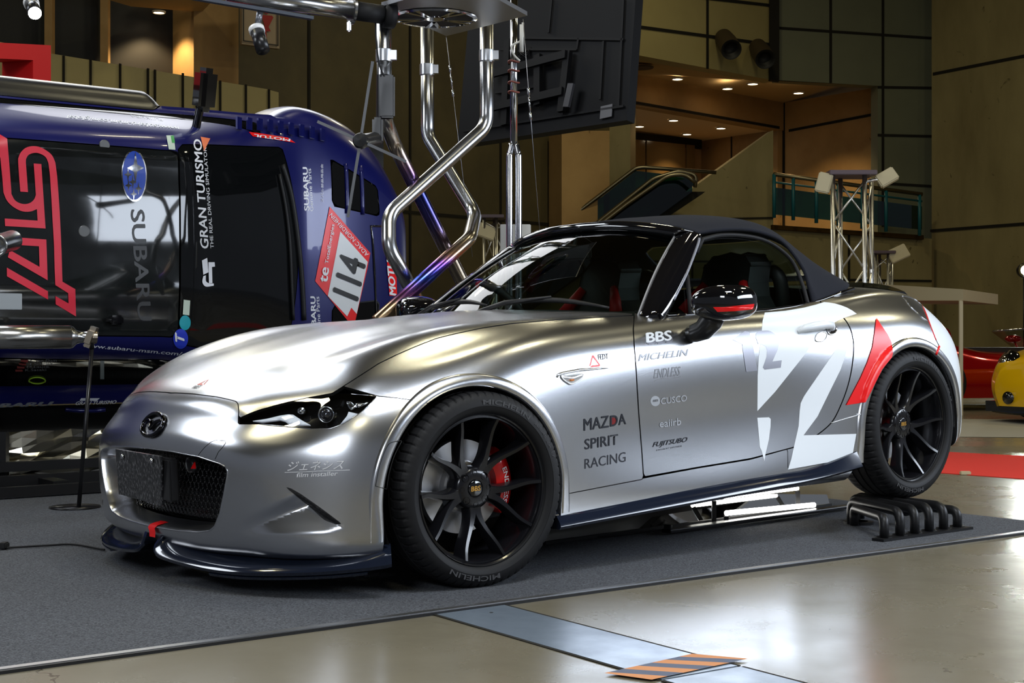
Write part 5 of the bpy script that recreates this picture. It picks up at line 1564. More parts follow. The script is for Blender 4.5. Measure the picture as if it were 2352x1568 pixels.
def sidew(V):
    a = np.minimum(np.minimum(V[:, 2] - .965, 1.255 - .26 * np.clip(V[:, 0] + .1, 0, 1) - V[:, 2]), np.minimum(.62 - V[:, 0], V[:, 0] + 2.0))
    return np.where(np.abs(V[:, 1]) > .5, np.where(V[:, 1] > 0, np.minimum(a, 1.03 - V[:, 2]), a), -1)
_sw, rest = bcut('side_window', lambda V: np.where(V[:, 1] > 0, sidew(V), -1), BGLASS, rest, .004)
sdw, rest = bcut('side_window', sidew, BGLASS, rest, .004)
def hvent(V):
    P = np.stack([V[:, 0], np.abs(V[:, 1])], 1)
    return np.where(V[:, 2] > .7, sdf([(1.13, .30), (1.50, .26), (1.49, .44), (1.13, .58)], P), -1)
VB_M = mat('vent_black', (.003, .003, .003, 1), .7, spec=.1)
vent, rest = bcut('bonnet_vent', lambda V: np.where(V[:, 1] > 0, hvent(V), -1), VB_M, rest, .004)
_v2, rest = bcut('bonnet_vent', hvent, VB_M, rest, .004)
low, rest = bcut('lower_sill', lambda V: np.where(V[:, 1] > 0, .94, .865) - V[:, 2] - .55 * np.clip(V[:, 0] - np.where(V[:, 1] > 0, .0, .25), 0, 1), mat('race_black', (.006, .006, .007, 1), .3), rest, .003)
body, r2 = obj('body_shell', rest[0], rest[1], BLUE, BC), None
ug = MB(); ug.span((-2.6, -.85, .2), (1.9, .85, .30)); ug.span((-1.2, -.6, .3), (.8, .6, .85)); ug.build('floor_pan', BLACKV, BC)
def bdecal(name, poly, m, off=.003, cell=9, par=None):
    V, Fq = fillpoly(poly, cell); H = [bhit(u, v, off) for u, v in V]
    Fq = [f for f in Fq if all(H[i] is not None for i in f)]
    return obj(name, [h or (0, 0, 0) for h in H], Fq, m, par or roof)
def btext(s, a, b_, c, m, par=None, **k):
    return lettering('lettering', s, a, b_, c, m, par or body, hitf=bhit, **k)
STIR = mat('crimson_film', rgb(214, 40, 62), .3)
BWH = mat('white_lettering_film', rgb(232, 234, 240), .4)
ks = 200 / 697.0
def cs(x, y): return (x * ks, 290 + y * ks)
def arc(cx, cy, rx, ry, a0, a1, n=10): return [(cx + rx * math.cos(rad(a0 + (a1 - a0) * k / n)), cy - ry * math.sin(rad(a0 + (a1 - a0) * k / n))) for k in range(n + 1)]
S1 = [(-60, 30), (55, 100), (75, 340), (88, 520)] + spline([(88, 540), (115, 590), (155, 615), (200, 623), (240, 612), (270, 585), (284, 550)], 3) + [(278, 450), (267, 298), (328, 303), (345, 560), (362, 818), (38, 798), (35, 738), (298, 755), (293, 662)] + spline([(293, 662), (250, 680), (200, 684), (150, 672), (90, 635), (50, 590), (25, 530)], 3) + [(15, 400), (0, 250), (-60, 200)]
S2 = [(160, 523), (150, 400), (143, 290)] + spline([(143, 260), (160, 215), (200, 175), (250, 160), (310, 165), (370, 195), (415, 235), (440, 290)], 3) + [(455, 400), (475, 680), (490, 1000), (497, 1243), (600, 1303), (606, 1522), (443, 1424), (441, 1358), (546, 1417), (543, 1335), (440, 1270), (435, 1150), (430, 960), (412, 640), (398, 400), (387, 310)] + spline([(385, 295), (365, 250), (330, 225), (290, 213), (250, 218), (220, 235), (205, 265)], 3) + [(204, 290), (215, 430), (221, 527)]
S3 = [(60, 884), (368, 906), (374, 1080), (379, 1232), (60, 1048), (76, 990), (314, 1125), (309, 960), (70, 945)]
S4 = [(52, 1130), (381, 1320), (382, 1386), (53, 1200)]
for S in (S1, S2, S3, S4): bdecal('red_roof_logo', [cs(*p) for p in S], STIR, .005, 9)
# oval badge with stars
bdecal('oval_badge', [(307.5 + 29 * math.cos(t), 403 + 60 * math.sin(t) + 2 * math.cos(t)) for t in np.linspace(0, 2 * PI, 41)[:-1]], CHROME, .004, 10)
bdecal('oval_badge', [(307.5 + 26.5 * math.cos(t), 403 + 56 * math.sin(t) + 2 * math.cos(t)) for t in np.linspace(0, 2 * PI, 41)[:-1]], mat('badge_blue', rgb(18, 60, 160), .3), .0055, 8)
def star(cx, cy, sx, sy): 
    bdecal('badge_star', [(cx + (sx if k % 2 == 0 and k % 4 == 0 else (sx * .22 if k % 2 else 0)) * (1 if k in (0, 1, 7) else -1 if k in (3, 4, 5) else 0) + 0, cy + (sy if k in (2,) else -sy if k in (6,) else sy * .22 if k in (1, 3) else -sy * .22 if k in (5, 7) else 0)) for k in range(8)], CHROME, .007, 8)
star(310, 386, 19, 38); star(293, 401, 9, 16); star(304, 418, 9, 16); star(294, 426, 8, 14); star(317, 433, 8, 16); star(306, 446, 8, 15)
btext('SUBARU', (300, 482), (317, 735), (331, 482), mat('faint_black_film', (.035, .036, .038, 1), .4), roof, bold=.02)
btext('GRAN TURISMO', (479, 568), (462, 318), (461, 572), BWH, wsb, bold=.02, shear=.25)
btext('THE REAL DRIVING SIMULATOR', (491, 570), (474, 338), (483.5, 570), BWH, wsb)
bdecal('lettering', [(463,598),(475,592),(478,625),(466,631)], BWH, .005, 10, wsb); bdecal('lettering', spline([(466,634),(464,648),(472,658),(490,656)], 4) + spline([(490,651),(478,650),(472,645),(472,632)], 4), BWH, .005, 10, wsb)
bdecal('lettering', [(478,602),(492,602),(493,612),(486,613),(487,650),(479,650)], BWH, .005, 10, wsb)
bdecal('warning_sticker', [(460, 314), (482, 318), (468, 347)], mat('pale_orange', rgb(230, 120, 80), .4), .005, 8, wsb)
bdecal('roof_sticker', [(381, 311), (398, 311), (402, 344), (387, 343)], mat('sticker_white', rgb(190, 205, 190), .4), .005, 8); bdecal('roof_sticker', [(391, 312), (398, 311), (401, 328), (394, 328)], mat('sticker_green', rgb(60, 150, 80), .4), .006, 8)
bdecal('roof_sticker', [(421, 688), (436, 690), (434, 724), (419, 722)], mat('sticker_white', rgb(190, 205, 190), .4), .005, 8)
for cu, cvv, ru, rv_, c in [(424, 741, 13, 17, rgb(14, 150, 165)), (414, 778, 17, 23, rgb(40, 60, 190))]:
    bdecal('round_sticker', [(cu + ru * math.cos(t), cvv + rv_ * math.sin(t)) for t in np.linspace(0, 2 * PI, 25)[:-1]], mat('sticker_%d' % cu, c, .4), .006, 8)
btext('T', (422, 790), (421, 771), (402, 783), BWH, roof, off=.008, bold=.04)
btext('www.subaru-msm.com/global', (413, 289), (155, 262), (411, 299), BWH, body, bold=.01, shear=.1)
btext('www.subaru-msm.com/gl', (190, 799), (432, 821), (191, 788), BWH, body, bold=.01, shear=.15)
btext('FUJIKURA', (375, 272), (300, 262), (374, 278), BWH, body)
# number board on the bonnet
k2 = 320 / 1167.0
def c2(x, y): return (640 + x * k2, 330 + y * k2)
bdecal('number_board', [c2(*p) for p in [(425, 526), (765, 915), (740, 1050), (640, 1480), (575, 1480), (303, 1150), (310, 1120)]], REDF, .004, 10, body)
bdecal('number_board', [c2(*p) for p in [(512, 735), (742, 990), (650, 1425), (605, 1372), (570, 1445), (408, 1275)]], mat('board_white', rgb(222, 226, 230), .35), .006, 10, body)
btext('114', c2(655, 1315), c2(722, 1000), c2(450, 1230), mat('board_black', (.008, .008, .008, 1), .4), body, off=.010, bold=.03)
btext('TotalEnergies', c2(415, 1010), c2(470, 680), c2(380, 1000), BWH, body, off=.009, bold=.01)
btext('te', c2(400, 1165), c2(415, 1045), c2(342, 1150), BWH, body, off=.009, bold=.03)
btext('ADAC NORDRHEIN', c2(752, 925), c2(440, 580), c2(726, 947), BWH, body, off=.009, bold=.0)
btext('SUBARU', c2(255, 560), c2(240, 198), c2(215, 560), BWH, body, bold=.03)
btext('Genuine Parts', c2(290, 565), c2(270, 208), c2(260, 565), BWH, body)
btext('SUBARU', c2(320, 1640), c2(305, 1280), c2(280, 1640), BWH, body, bold=.03)
btext('Genuine Parts', c2(358, 1640), c2(338, 1280), c2(328, 1640), BWH, body)
bdecal('red_sponsor_patch', [c2(*p) for p in [(900, 905), (940, 960), (985, 1100), (990, 1275), (925, 1272)]], REDF, .004, 10, body)
btext('MOTUL', c2(980, 1270), c2(950, 930), c2(925, 1260), BWH, body, off=.007, bold=.04)
bdecal('red_sponsor_patch', [(571, 303), (590, 305), (660, 316), (678, 328), (640, 322), (580, 313)], REDF, .004, 8, body)
btext('MOTUL', (665, 319), (583, 308), (664, 325), BWH, body, off=.007, bold=.03)
btext('\u30b9\u30d0\u30eb\u90e8\u54c1\u7528\u54c1\u4f1a', c2(375, 490), c2(370, 170), c2(355, 490), BWH, vent, off=.004)
for x in (1.24, 1.36):
    b = MB(); ps = []
    for y in np.linspace(.26, .56, 7):
        h = BBVH.ray_cast(Vector((x, y, 2)), Vector((0, 0, -1)))[0]
        if h is not None: ps.append(h + Vector((0, 0, .002)))
    b.tube(ps, .014, 8); b.build('vent_slat', BLUE, BC, True)
# slats of the arch louvre along the top wing
lv = MB()
for k in range(9):
    u = 545 + 24 * k; v = 289 + 1.0 * k + .28 * k * k
    h = bhit(u, v + 7, .0)
    if h is None: continue
    lv.box(h + Vector((0, .03, .02)), (.045, .07, .012), Matrix.Rotation(rad(30), 3, 'Y'))
lv.build('arch_louvre', BLUE, BC)
b = MB()
for pts in ([(560, 330), (640, 356), (690, 440), (706, 540)],):
    pass
b.tube([p for p in (bhit(u, v, .006) for u, v in spline([(648,378),(668,450),(682,540),(692,640),(697,735)], 6)) if p], .016, 8); b.tube([p for p in (bhit(u, v, .01) for u, v in spline([(640,400),(655,480),(664,560),(668,650),(672,735)], 6)) if p], .010, 8)
b.build('wiper_arm', MBLACK, BC, True)
# wing mirror on the upper flank
b = MB(); hm = bhit(452, 292, 0); b.box(hm + Vector((.02, .20, .06)), (.10, .24, .14), Matrix.Rotation(rad(12), 3, 'X'), 0, .03); b.tube([hm + Vector((0, -.02, -.02)), hm + Vector((0, .10, .04))], .025, 8)
b.build('wing_mirror', GBLACK, BC, auto=50)
# bonnet scoop, roof fittings
b = MB(); v_, f_ = tube([p for p in (bhit(*c2(x, y), .003) for x, y in [(860, 690), (770, 690), (785, 800), (800, 1050), (815, 1440), (830, 1455)]) if p], .008, 6); b.add(v_, f_); b.build('scoop_edge', GBLACK, BC, True)
for u, v, r in ((240, 333, .028), (193, 531, .030)):
    h = bhit(u, v, .0); k = MB(); k.lathe([(r, 0), (r, .002), (r * .9, .003), (0, .003)], 16, Matrix.Translation(h)); k.build('roof_fitting', mat('fitting_clear', rgb(70, 70, 68), .25), roof, False)
h = bhit(264, 735, .02); b = MB(); b.box(h, (.07, .05, .035), None, 0, .01); b.tube([h + Vector((-.03, 0, 0)), h + Vector((-.06, 0, 0))], .01, 8); b.build('roof_camera', GBLACK, roof)
h = bhit(12, 692, .006); b = MB(); b.box(h, (.16, .08, .006), None, 0, .002); b.build('roof_plate', mat('fitting_clear2', rgb(150, 155, 158), .35), roof)
# lower flank: names, door handle, window bar
btext('SUBARU', (-60, 938), (120, 931), (-58, 929), mat('grey_film_letters', rgb(130, 134, 140), .5), body, bold=.05, shear=.2)
btext('GRAN TURISMO', (173, 930), (266, 927), (175, 922), BWH, body, bold=.03, shear=.2)
for q in ([(186, 914), (213, 914), (210, 920), (182, 920)], [(206, 914), (229, 914), (222, 920), (206, 920)]): bdecal('lettering', q, BWH, .004, 6, body)
bdecal('window_strip', [(230, 828), (239, 828), (239, 869), (230, 869)], mat('pale_strip', rgb(150, 165, 168), .4), .004, 8, sdw)
v_, f_ = tube([p for p in (bhit(85 + 19 * math.cos(t), 873 + 8 * math.sin(t) , .004) for t in np.linspace(0, 2 * PI, 25)) if p], .0035, 5); obj('green_ring', v_, f_, mat('lime', rgb(150, 190, 40), .4), sdw)
for k, s in enumerate(('C.van Dam', 'T.Schrick', 'M.Lauck', 'K.Sasaki')):
    btext(s, (70 - 4 * k, 831 + 7 * k), (130 - 8 * k, 830 + 7 * k), (70 - 4 * k, 825.5 + 7 * k), mat('grey_film_letters', rgb(130, 134, 140), .5), sdw)
    bdecal('flag_sticker', [(47 - 4 * k, 826 + 7 * k), (64 - 4 * k, 826 + 7 * k), (64 - 4 * k, 830.5 + 7 * k), (47 - 4 * k, 830.5 + 7 * k)], mat('flag_red', rgb(150, 50, 50), .5), .004, 8, sdw)
v_, f_ = tube([p for p in (bhit(u, v, .012) for u, v in [(148, 940), (180, 943), (215, 943), (240, 940)]) if p], .012, 8); obj('side_handle', v_, f_, BLUE, BC)
# wheels of the hung car
for x, yw in ((1.15, .74), (-1.32, .80)):
    for sg in (1, -1):
        t = MB(); M = Matrix.Translation((x, sg * yw, .33)) @ Matrix.Rotation(PI / 2, 4, 'X')
        t.lathe([(.20, -.12), (.33, -.12), (.345, -.09), (.345, .09), (.33, .12), (.20, .12)], 40, M); t.build('tyre', RUBBER, BC, auto=40)
        t = MB(); t.lathe([(.22, -.11), (.2, -.05), (.05, -.06), (0, -.06)], 30, M); t.build('wheel_rim', WBLK, BC, auto=40)

# frame that carries the hung car
FR_M = mat('frame_black', (.008, .008, .009, 1), .4)
FRM = MB()
def fl_(t, r, z): p = Vector((-2.1, 7.38, 0)) + D1 * t + D3 * r; return Vector((p.x, p.y, z))
for t in (-2.2, -.2, 1.6):
    FRM.bar(fl_(t, -1.35, .0), fl_(t, -1.35, 2.0), .08, .08); FRM.bar(fl_(t, -1.30, .04), fl_(t, -.0, .04), .08, .06); FRM.bar(fl_(t, -1.35, CZ), fl_(t, -1.15, CZ), .3, .12)
for z, r in ((.035, .05), (.062, -.25), (.120, -.40)): FRM.bar(fl_(-2.6, r, z), fl_(1.9, r, z), .05, .05)
for t in (-1.6, -.35, .6): FRM.bar(fl_(t, -.45, .0), fl_(t, -.45, .3), .05, .05)
FO = FRM.build('car_hanging_frame', FR_M); tag(FO, 'black steel floor frame carrying the blue racing saloon on its side', 'frame')
fo = MB(); random.seed(3)
gx, gz = 40, 6; V_ = []
for i in range(gx + 1):
    for j in range(gz + 1):
        t = -2.4 + 3.6 * i / gx; z = .305 + .225 * j / gz
        p = fl_(t, -.5 + random.uniform(-.035, .035), z - .235 + random.uniform(-.012, .012)); V_.append(p)
fo.add(V_, [(i * (gz + 1) + j, (i + 1) * (gz + 1) + j, (i + 1) * (gz + 1) + j + 1, i * (gz + 1) + j + 1) for i in range(gx) for j in range(gz)])
o = fo.build('foil_sheet', mat('crumpled_foil', (.62, .58, .46, 1), .22, 1.0), None, False); solidify(o, .004); tag(o, 'crumpled silver foil sheet hanging below the blue racing saloon', 'foil')
# dark board behind the hung car
b = MB(); BP = [fl_(-2.6, -1.30, 1.9), fl_(.92, -1.05, 1.9), fl_(.88, -1.05, 2.29), fl_(-2.6, -1.3, 2.33)]
bb = plane_of([(0, 174, 8.0), (350, 222, 8.9), (355, 270, 8.9)])
q = [on_plane(bb, u, v) for u, v in [(-200, 146), (350, 222), (356, 275), (345, 300), (-200, 300)]]
b.add(q + [p + Vector((-.03, .05, 0)) for p in q], [(0, 1, 2, 3, 4), (9, 8, 7, 6, 5)] + [(k, (k + 1) % 5, 5 + (k + 1) % 5, 5 + k) for k in range(5)])
bo = b.build('flank_panel', mat('board_dark_grey', rgb(50, 50, 48), .35)); bm_ = bmesh.new(); bm_.from_mesh(bo.data); bmesh.ops.recalc_face_normals(bm_, faces=bm_.faces); bm_.to_mesh(bo.data); bm_.free()

b = MB()
for pts in ([(5, 219), (40, 184)], [(26, 220), (48, 197), (58, 195), (70, 202), (102, 233), (108, 247)], [(168, 201), (210, 250)], [(248, 212), (304, 262)], [(68, 186), (120, 232)]):
    b = MB(); b.tube([on_plane(bb, u, v, .01) for u, v in pts], .008, 6); b.build('reflection_line', RUBBER, bo, True)  # diagonal reflections on the board, put in as thin dark strips

for o_ in [bo]:
    for v in o_.data.vertices: v.co = BI @ v.co
    o_.parent = BC
for o_ in bo.children:
    for v in o_.data.vertices: v.co = BI @ v.co
# ================================================================== exhaust-pipe display table
SS = mat('polished_steel', (.50, .50, .50, 1), .22, 1.0)
def tinted(name, stops):
    m = bpy.data.materials.new(name); m.use_nodes = True; nt = m.node_tree; b = nt.nodes['Principled BSDF']
    b.inputs['Metallic'].default_value = 1; b.inputs['Roughness'].default_value = .22
    tc = nt.nodes.new('ShaderNodeTexCoord'); sp = nt.nodes.new('ShaderNodeSeparateXYZ'); mr = nt.nodes.new('ShaderNodeMapRange')
    mr.inputs[1].default_value = .4; mr.inputs[2].default_value = 2.4
    cr = nt.nodes.new('ShaderNodeValToRGB')
    cr.color_ramp.elements[0].position = (stops[0][0] - .4) / 2; cr.color_ramp.elements[0].color = stops[0][1]
    cr.color_ramp.elements[1].position = (stops[-1][0] - .4) / 2; cr.color_ramp.elements[1].color = stops[-1][1]
    for z, c in stops[1:-1]: e = cr.color_ramp.elements.new((z - .4) / 2); e.color = c
    nt.links.new(tc.outputs['Object'], sp.inputs[0]); nt.links.new(sp.outputs[2], mr.inputs[0]); nt.links.new(mr.outputs[0], cr.inputs[0]); nt.links.new(cr.outputs[0], b.inputs['Base Color'])
    return m
SC_ = (.50, .50, .50, 1)
T1 = tinted('heat_tinted_steel', [(1.10, (.40, .33, .24, 1)), (1.22, (.30, .22, .16, 1)), (1.36, (.10, .08, .25, 1)), (1.50, (.05, .06, .30, 1)), (1.62, (.22, .12, .22, 1)), (1.72, (.50, .42, .32, 1)), (1.85, SC_)])
T2 = tinted('heat_tinted_steel_blue', [(.80, (.40, .34, .24, 1)), (.94, (.45, .28, .14, 1)), (.99, (.30, .10, .30, 1)), (1.07, (.05, .10, .55, 1)), (1.15, (.16, .06, .42, 1)), (1.20, (.52, .28, .16, 1)), (1.28, (.55, .48, .38, 1)), (1.42, SC_)])
EX = empty('display_table', tuple(pix(1000, 784, 7.2) * 1.0)); EX.location.z = 0
tag(EX, 'display table made of three crossing bent exhaust pipes under a steel plate', 'table')
def ex(o): o.parent = EX; o.matrix_parent_inverse = EX.matrix_basis.inverted(); return o
def exm(b, name, m, smooth=True, auto=None):
    o = b.build(name, m, None, smooth, auto=auto); off = EX.location
    for v in o.data.vertices: v.co -= off
    o.parent = EX; return o
def zshift(m): return m
def pipe(pts, m, r, cl):
    b = MB(); b.tube(bend([pix(*p) for p in pts], .14, 10), r, 24)
    o = exm(b, 'exhaust_pipe', m)
    b = MB(); c = pix(*cl); b.lathe([(r * 1.0, -.03), (r * 1.12, -.028), (r * 1.14, 0), (r * 1.12, .028), (r, .03)], 24, Matrix.Translation(c)); b.box(c + Vector((r * 1.3, -.01, 0)), (.03, .03, .045)); exm(b, 'pipe_clamp', ALU, auto=40)
pipe([(882,18,6.85),(883,272,6.95),(905,330,7.15),(1068,660,7.45),(1110,745,7.5)], T1, .0355, (882,128,6.85))
pipe([(981,62,7.75),(982,312,7.75),(1092,492,7.6),(1078,548,7.25),(866,740,6.72)], T2, .0355, (981,160,7.75))
pipe([(1118,28,7.45),(1118,290,7.45),(893,492,7.05),(893,568,7.0),(980,730,7.1)], SS, .0355, (1118,128,7.45))
def plate_pts(): 
    zt = 2.345; a = pixz(876, 15, zt); f = pixz(1025, 83, zt); c = pixz(1211, 36, zt); n = a + c - f
    return a, f, c, n
a, f_, c, n = plate_pts()
b = MB(); th_ = Vector((0, 0, .02)); b.add([a, f_, c, n, a + th_, f_ + th_, c + th_, n + th_], [(0, 1, 2, 3), (7, 6, 5, 4), (0, 4, 5, 1), (1, 5, 6, 2), (2, 6, 7, 3), (3, 7, 4, 0)])
TP = exm(b, 'top_plate', mat('brushed_plate', (.42, .42, .43, 1), .38, 1.0), False)
cc_ = pixz(998, 42, 2.342); b = MB(); w0 = .21
b.lathe([(w0, 0), (w0 - .02, -.006), (w0 - .025, .0)], 40, Matrix.Translation(cc_)); b.lathe([(.05, .0), (.045, -.006), (0, -.006)], 24, Matrix.Translation(cc_))
for k in range(5):
    t = 2 * PI * k / 5 + .4
    for s in (-.16, .16): b.bar(cc_ + Vector((.05 * math.cos(t), .05 * math.sin(t), -.004)), cc_ + Vector((w0 * .93 * math.cos(t + s), w0 * .93 * math.sin(t + s), -.004)), .022, .006)
exm(b, 'wheel_cutout', CHROME, auto=40)
b = MB(); b.lathe([(w0 - .02, -.001), (0, -.001)], 40, Matrix.Translation(cc_)); exm(b, 'cutout_opening', BLACKV)
# wires with turnbuckles
def wire(p0, p1, tb, lab):
    b = MB(); A, B = pix(*p0), pix(*p1); b.tube([A, B], .0016, 5)
    o = b.build('tension_wire', mat('wire_steel', (.4, .4, .42, 1), .35, 1.0), None, True); tag(o, lab, 'wire', 'tension wires of the display table')
    k = MB(); d = (B - A); k.tube([A + d * tb, A + d * (tb + .03)], .006, 6); k.tube([A + d * (tb + .04), A + d * (tb + .10)], .004, 6); k.tube([A + d * (tb + .11), A + d * (tb + .14)], .006, 6)
    k.build('turnbuckle', CHROME, o, True)
wire((1025, 84, 7.43), (1085, 590, 7.5), .13, 'thin steel wire hanging from the far corner of the steel plate')
wire((1201, 44, 6.98), (1242, 560, 7.2), .30, 'thin steel wire hanging beside the upright twin pipe')
# horizontal muffler pipe at the top with its flange
b = MB(); A, B = pix(520, -18, 6.5), pix(812, 24, 6.75); b.tube([A, B], .045, 24)
HP = b.build('overhead_pipe', SS, None, True); tag(HP, 'thick horizontal exhaust pipe with bolted flange at the top edge', 'pipe')
b = MB(); d = (B - A).normalized(); M = Matrix.Translation(B) @ d.to_track_quat('Z', 'Y').to_matrix().to_4x4(); b.lathe([(.045, -.012), (.068, -.012), (.068, .0), (.045, .0)], 24, M); b.box(B + Vector((0, 0, .075)), (.02, .03, .05), None, 0, .006); b.box(B - Vector((.02, 0, .075)), (.02, .03, .05), None, 0, .006); b.build('pipe_flange', SS, HP, auto=40)
b = MB(); b.tube([B, B + d * .14], .044, 20); b.tube([B + d * .15, B + d * .20], .06, 20); b.build('rubber_coupling', RUBBER, HP, True)
# track light bar and its spot
b = MB(); A, B = pix(390, -14, 6.0), pix(718, 42, 6.3); b.bar(A, B, .03, .014)
TR = b.build('light_track', mat('track_grey', rgb(60, 66, 76), .45)); tag(TR, 'slim dark light track running across the top edge', 'light track')
def track_spot(top, ring, end, lab, lit=0):
    b = MB(); A, B, C = pix(*top), pix(*ring), pix(*end)
    b.tube([A, A * .4 + B * .6], .014, 10); b.tube([A * .45 + B * .55, B], .006, 8)
    o = b.build('track_spot', mat('spot_grey', rgb(120, 122, 128), .35, .6), None, True); tag(o, lab, 'spotlight', None)
    k = MB(); k.tube([B, C], .030, 18); k.build('spot_can', MATS['satin_black'], o, True)
    d_ = (C - B).normalized(); M = Matrix.Translation(B) @ d_.to_track_quat('Z', 'Y').to_matrix().to_4x4()
    k = MB(); k.lathe([(.022, -.012), (.034, -.012), (.034, .010), (.022, .010)], 20, M); k.build('spot_ring', mat('white_plastic', rgb(225, 225, 225), .4), o, True)
    if lit:
        k = MB(); k.lathe([(.028, .0), (0, .0)], 20, Matrix.Translation(C + d_ * .002) @ d_.to_track_quat('Z', 'Y').to_matrix().to_4x4()); k.build('spot_lens', mat('spot_glow', (1, 1, 1, 1), .4, emis=(.95, .97, 1, 1), estr=40), o, True)
    return o
track_spot((597, 28, 6.2), (590, 70, 6.2), (604, 116, 6.15), 'black cylindrical spotlight hanging from the light track')
track_spot((70, -10, 6.4), (72, 8, 6.4), (80, 30, 6.3), 'lit white spotlight in the top left corner', 1)
# hologram fan: motor and four thin blades
FAN = empty('blade_display', tuple(pix(828, 323, 6.5))); tag(FAN, 'four-blade hologram fan with thin grey blades clamped to an exhaust pipe', 'display fan')
fo_ = FAN.location
def fpart(b, name, m): 
    o = b.build(name, m, FAN, False, auto=40)
    for v in o.data.vertices: v.co -= fo_
    return o
ctr = pix(828, 323, 6.5)
for tip in ((729, 279), (933, 371), (856, 141), (799, 499)):
    b = MB(); T = pix(tip[0], tip[1], 6.5); b.bar(ctr, T, .013, .004, 0, (0, 1, 0)); fpart(b, 'fan_blade', mat('blade_grey', rgb(70, 72, 76), .35))
b = MB(); M = Matrix.Translation(ctr) @ Matrix.Rotation(PI / 2, 4, 'X'); b.lathe([(0, .03), (.03, .025), (.036, 0), (.036, -.02), (0, -.02)], 24, M); b.tube([ctr + Vector((0, .02, 0)), pix(866, 318, 6.8)], .032, 18); b.box(pix(868, 300, 6.78), (.05, .06, .12), None, 0, .01); fpart(b, 'fan_motor', MATS['satin_black'])
b = MB(); b.lathe([(.038, -.10), (.042, -.10), (.042, .10), (.038, .10)], 20, Matrix.Translation(pix(884, 222, 6.85))); b.box(pix(890, 222, 6.80), (.07, .03, .2), None, 0, .008); fpart(b, 'pipe_bracket', MATS['satin_black'])
v_, f2 = tube(spline([tuple(pix(*p)) for p in [(862, 20, 6.8), (864, 90, 6.8), (872, 150, 6.79), (890, 190, 6.79)]], 6), .004, 6); b = MB(); b.add(v_, f2); fpart(b, 'power_cable', RUBBER)

# ================================================================== big screen seen from behind
TVB = mat('screen_back', (.0045, .0047, .0055, 1), .5, spec=.12)
tvq = [(1086, -60, 9.6), (1464, -60, 8.6), (1440, 276, 8.45), (1050, 334, 9.45)]
tp = plane_of([tvq[3], tvq[2], tvq[1]])
q = [on_plane(tp, p[0], p[1]) for p in tvq]; nrm = tp[1] if tp[1].y < 0 else -tp[1]
b = MB(); b.add(q + [p - nrm * .07 for p in q], [(0, 1, 2, 3), (7, 6, 5, 4), (0, 4, 5, 1), (1, 5, 6, 2), (2, 6, 7, 3), (3, 7, 4, 0)])
TV = b.build('hanging_screen', TVB); bm_ = bmesh.new(); bm_.from_mesh(TV.data); bmesh.ops.recalc_face_normals(bm_, faces=bm_.faces); bm_.to_mesh(TV.data); bm_.free()
tag(TV, 'large black flat screen seen from behind, hung above the convertible', 'screen')
def tvp(u, v, off=.01): return on_plane(tp, u, v) + nrm * off
def k3_(x, y): return (700 + x * .3826, y * .3826)
b = MB()
for s in ([(1920, 0), (1890, 640)], [(1280, 230), (1920, 240)], [(1180, 300), (1640, 300), (1650, 230)], [(1150, 560), (1400, 520)], [(1130, 640), (1560, 560)], [(1800, 250), (1780, 600)], [(1490, 0), (1470, 200)], [(960, 790), (1920, 640)]):
    pts = [tvp(*k3_(*p)) for p in s]
    for A, B in zip(pts[:-1], pts[1:]): b.bar(A, B, .014, .008, 0, nrm)
b.build('back_rib', mat('bracket_black', (.004, .004, .0045, 1), .5, spec=.15), TV)
b = MB()
for s in ([(1240, 250), (1220, 760)], [(1600, 320), (1560, 680)], [(1420, 340), (1420, 640)]):
    A, B = [tvp(*k3_(*p), .03) for p in s]; b.bar(A, B, .05, .03, 0, nrm)
for s in ([(1150, 460), (1600, 340)], [(1150, 660), (1580, 560)]):
    A, B = [tvp(*k3_(*p), .05) for p in s]; b.bar(A, B, .05, .02, 0, nrm)
b.build('wall_bracket', mat('bracket_black', (.004, .004, .0045, 1), .5, spec=.15), TV)
b = MB(); A, B = tvp(*k3_(1640, 520), .06), tvp(*k3_(1610, 660), .06); b.bar(A, B, .045, .02, 0, nrm); b.build('remote_control', mat('remote_grey', rgb(48, 48, 52), .4), TV)
b = MB(); A, B = tvp(*k3_(1820, 635), .012), tvp(*k3_(1815, 710), .012); b.bar(A, B, .09, .004, 0, nrm); b.build('rating_sticker', mat('sticker_grey', rgb(84, 84, 88), .5), TV)
b = MB()
for k in range(12): 
    A = tvp(*k3_(1250 + random.uniform(0, 100), 300 + random.uniform(0, 60)), .04); b.tube([A, A + Vector((.03, -.03, -.03)), A + Vector((.06, 0, .01))], .004, 5)
b.build('cable_bundle', RUBBER, TV, True)

# upright twin pipe
TPZ = 8.1
b = MB(); b.tube([pix(1181, -30, TPZ), pix(1180, 335, TPZ)], .021, 18)
UP = b.build('upright_pipe', mat('chromed_pipe', (.6, .6, .62, 1), .1, 1.0), None, True); tag(UP, 'tall chromed pole that splits into two tubes, in front of the screen', 'pole')
for s, (u0, u1) in enumerate(((1176, 1170), (1184, 1191))):
    b = MB(); b.tube(spline([tuple(pix(u0, 330, TPZ)), tuple(pix(u0 + (u1 - u0) * .7, 352, TPZ)), tuple(pix(u1, 380, TPZ)), tuple(pix(u1, 600, TPZ)), tuple(pix(u1, 1080, TPZ))], 6), .019, 16); b.build('lower_tube', MATS['chromed_pipe'], UP, True)
b = MB()
for v in (142, 163, 190, 212): b.tube([pix(1180, v, TPZ) + Vector((.03 * math.cos(t), .03 * math.sin(t), .004 * math.sin(t * 2))) for t in np.linspace(0, 2 * PI, 17)[:-1]], .005, 6, True)
b.build('red_cable_loop', mat('red_brown_cable', rgb(120, 60, 50), .5), UP, True)
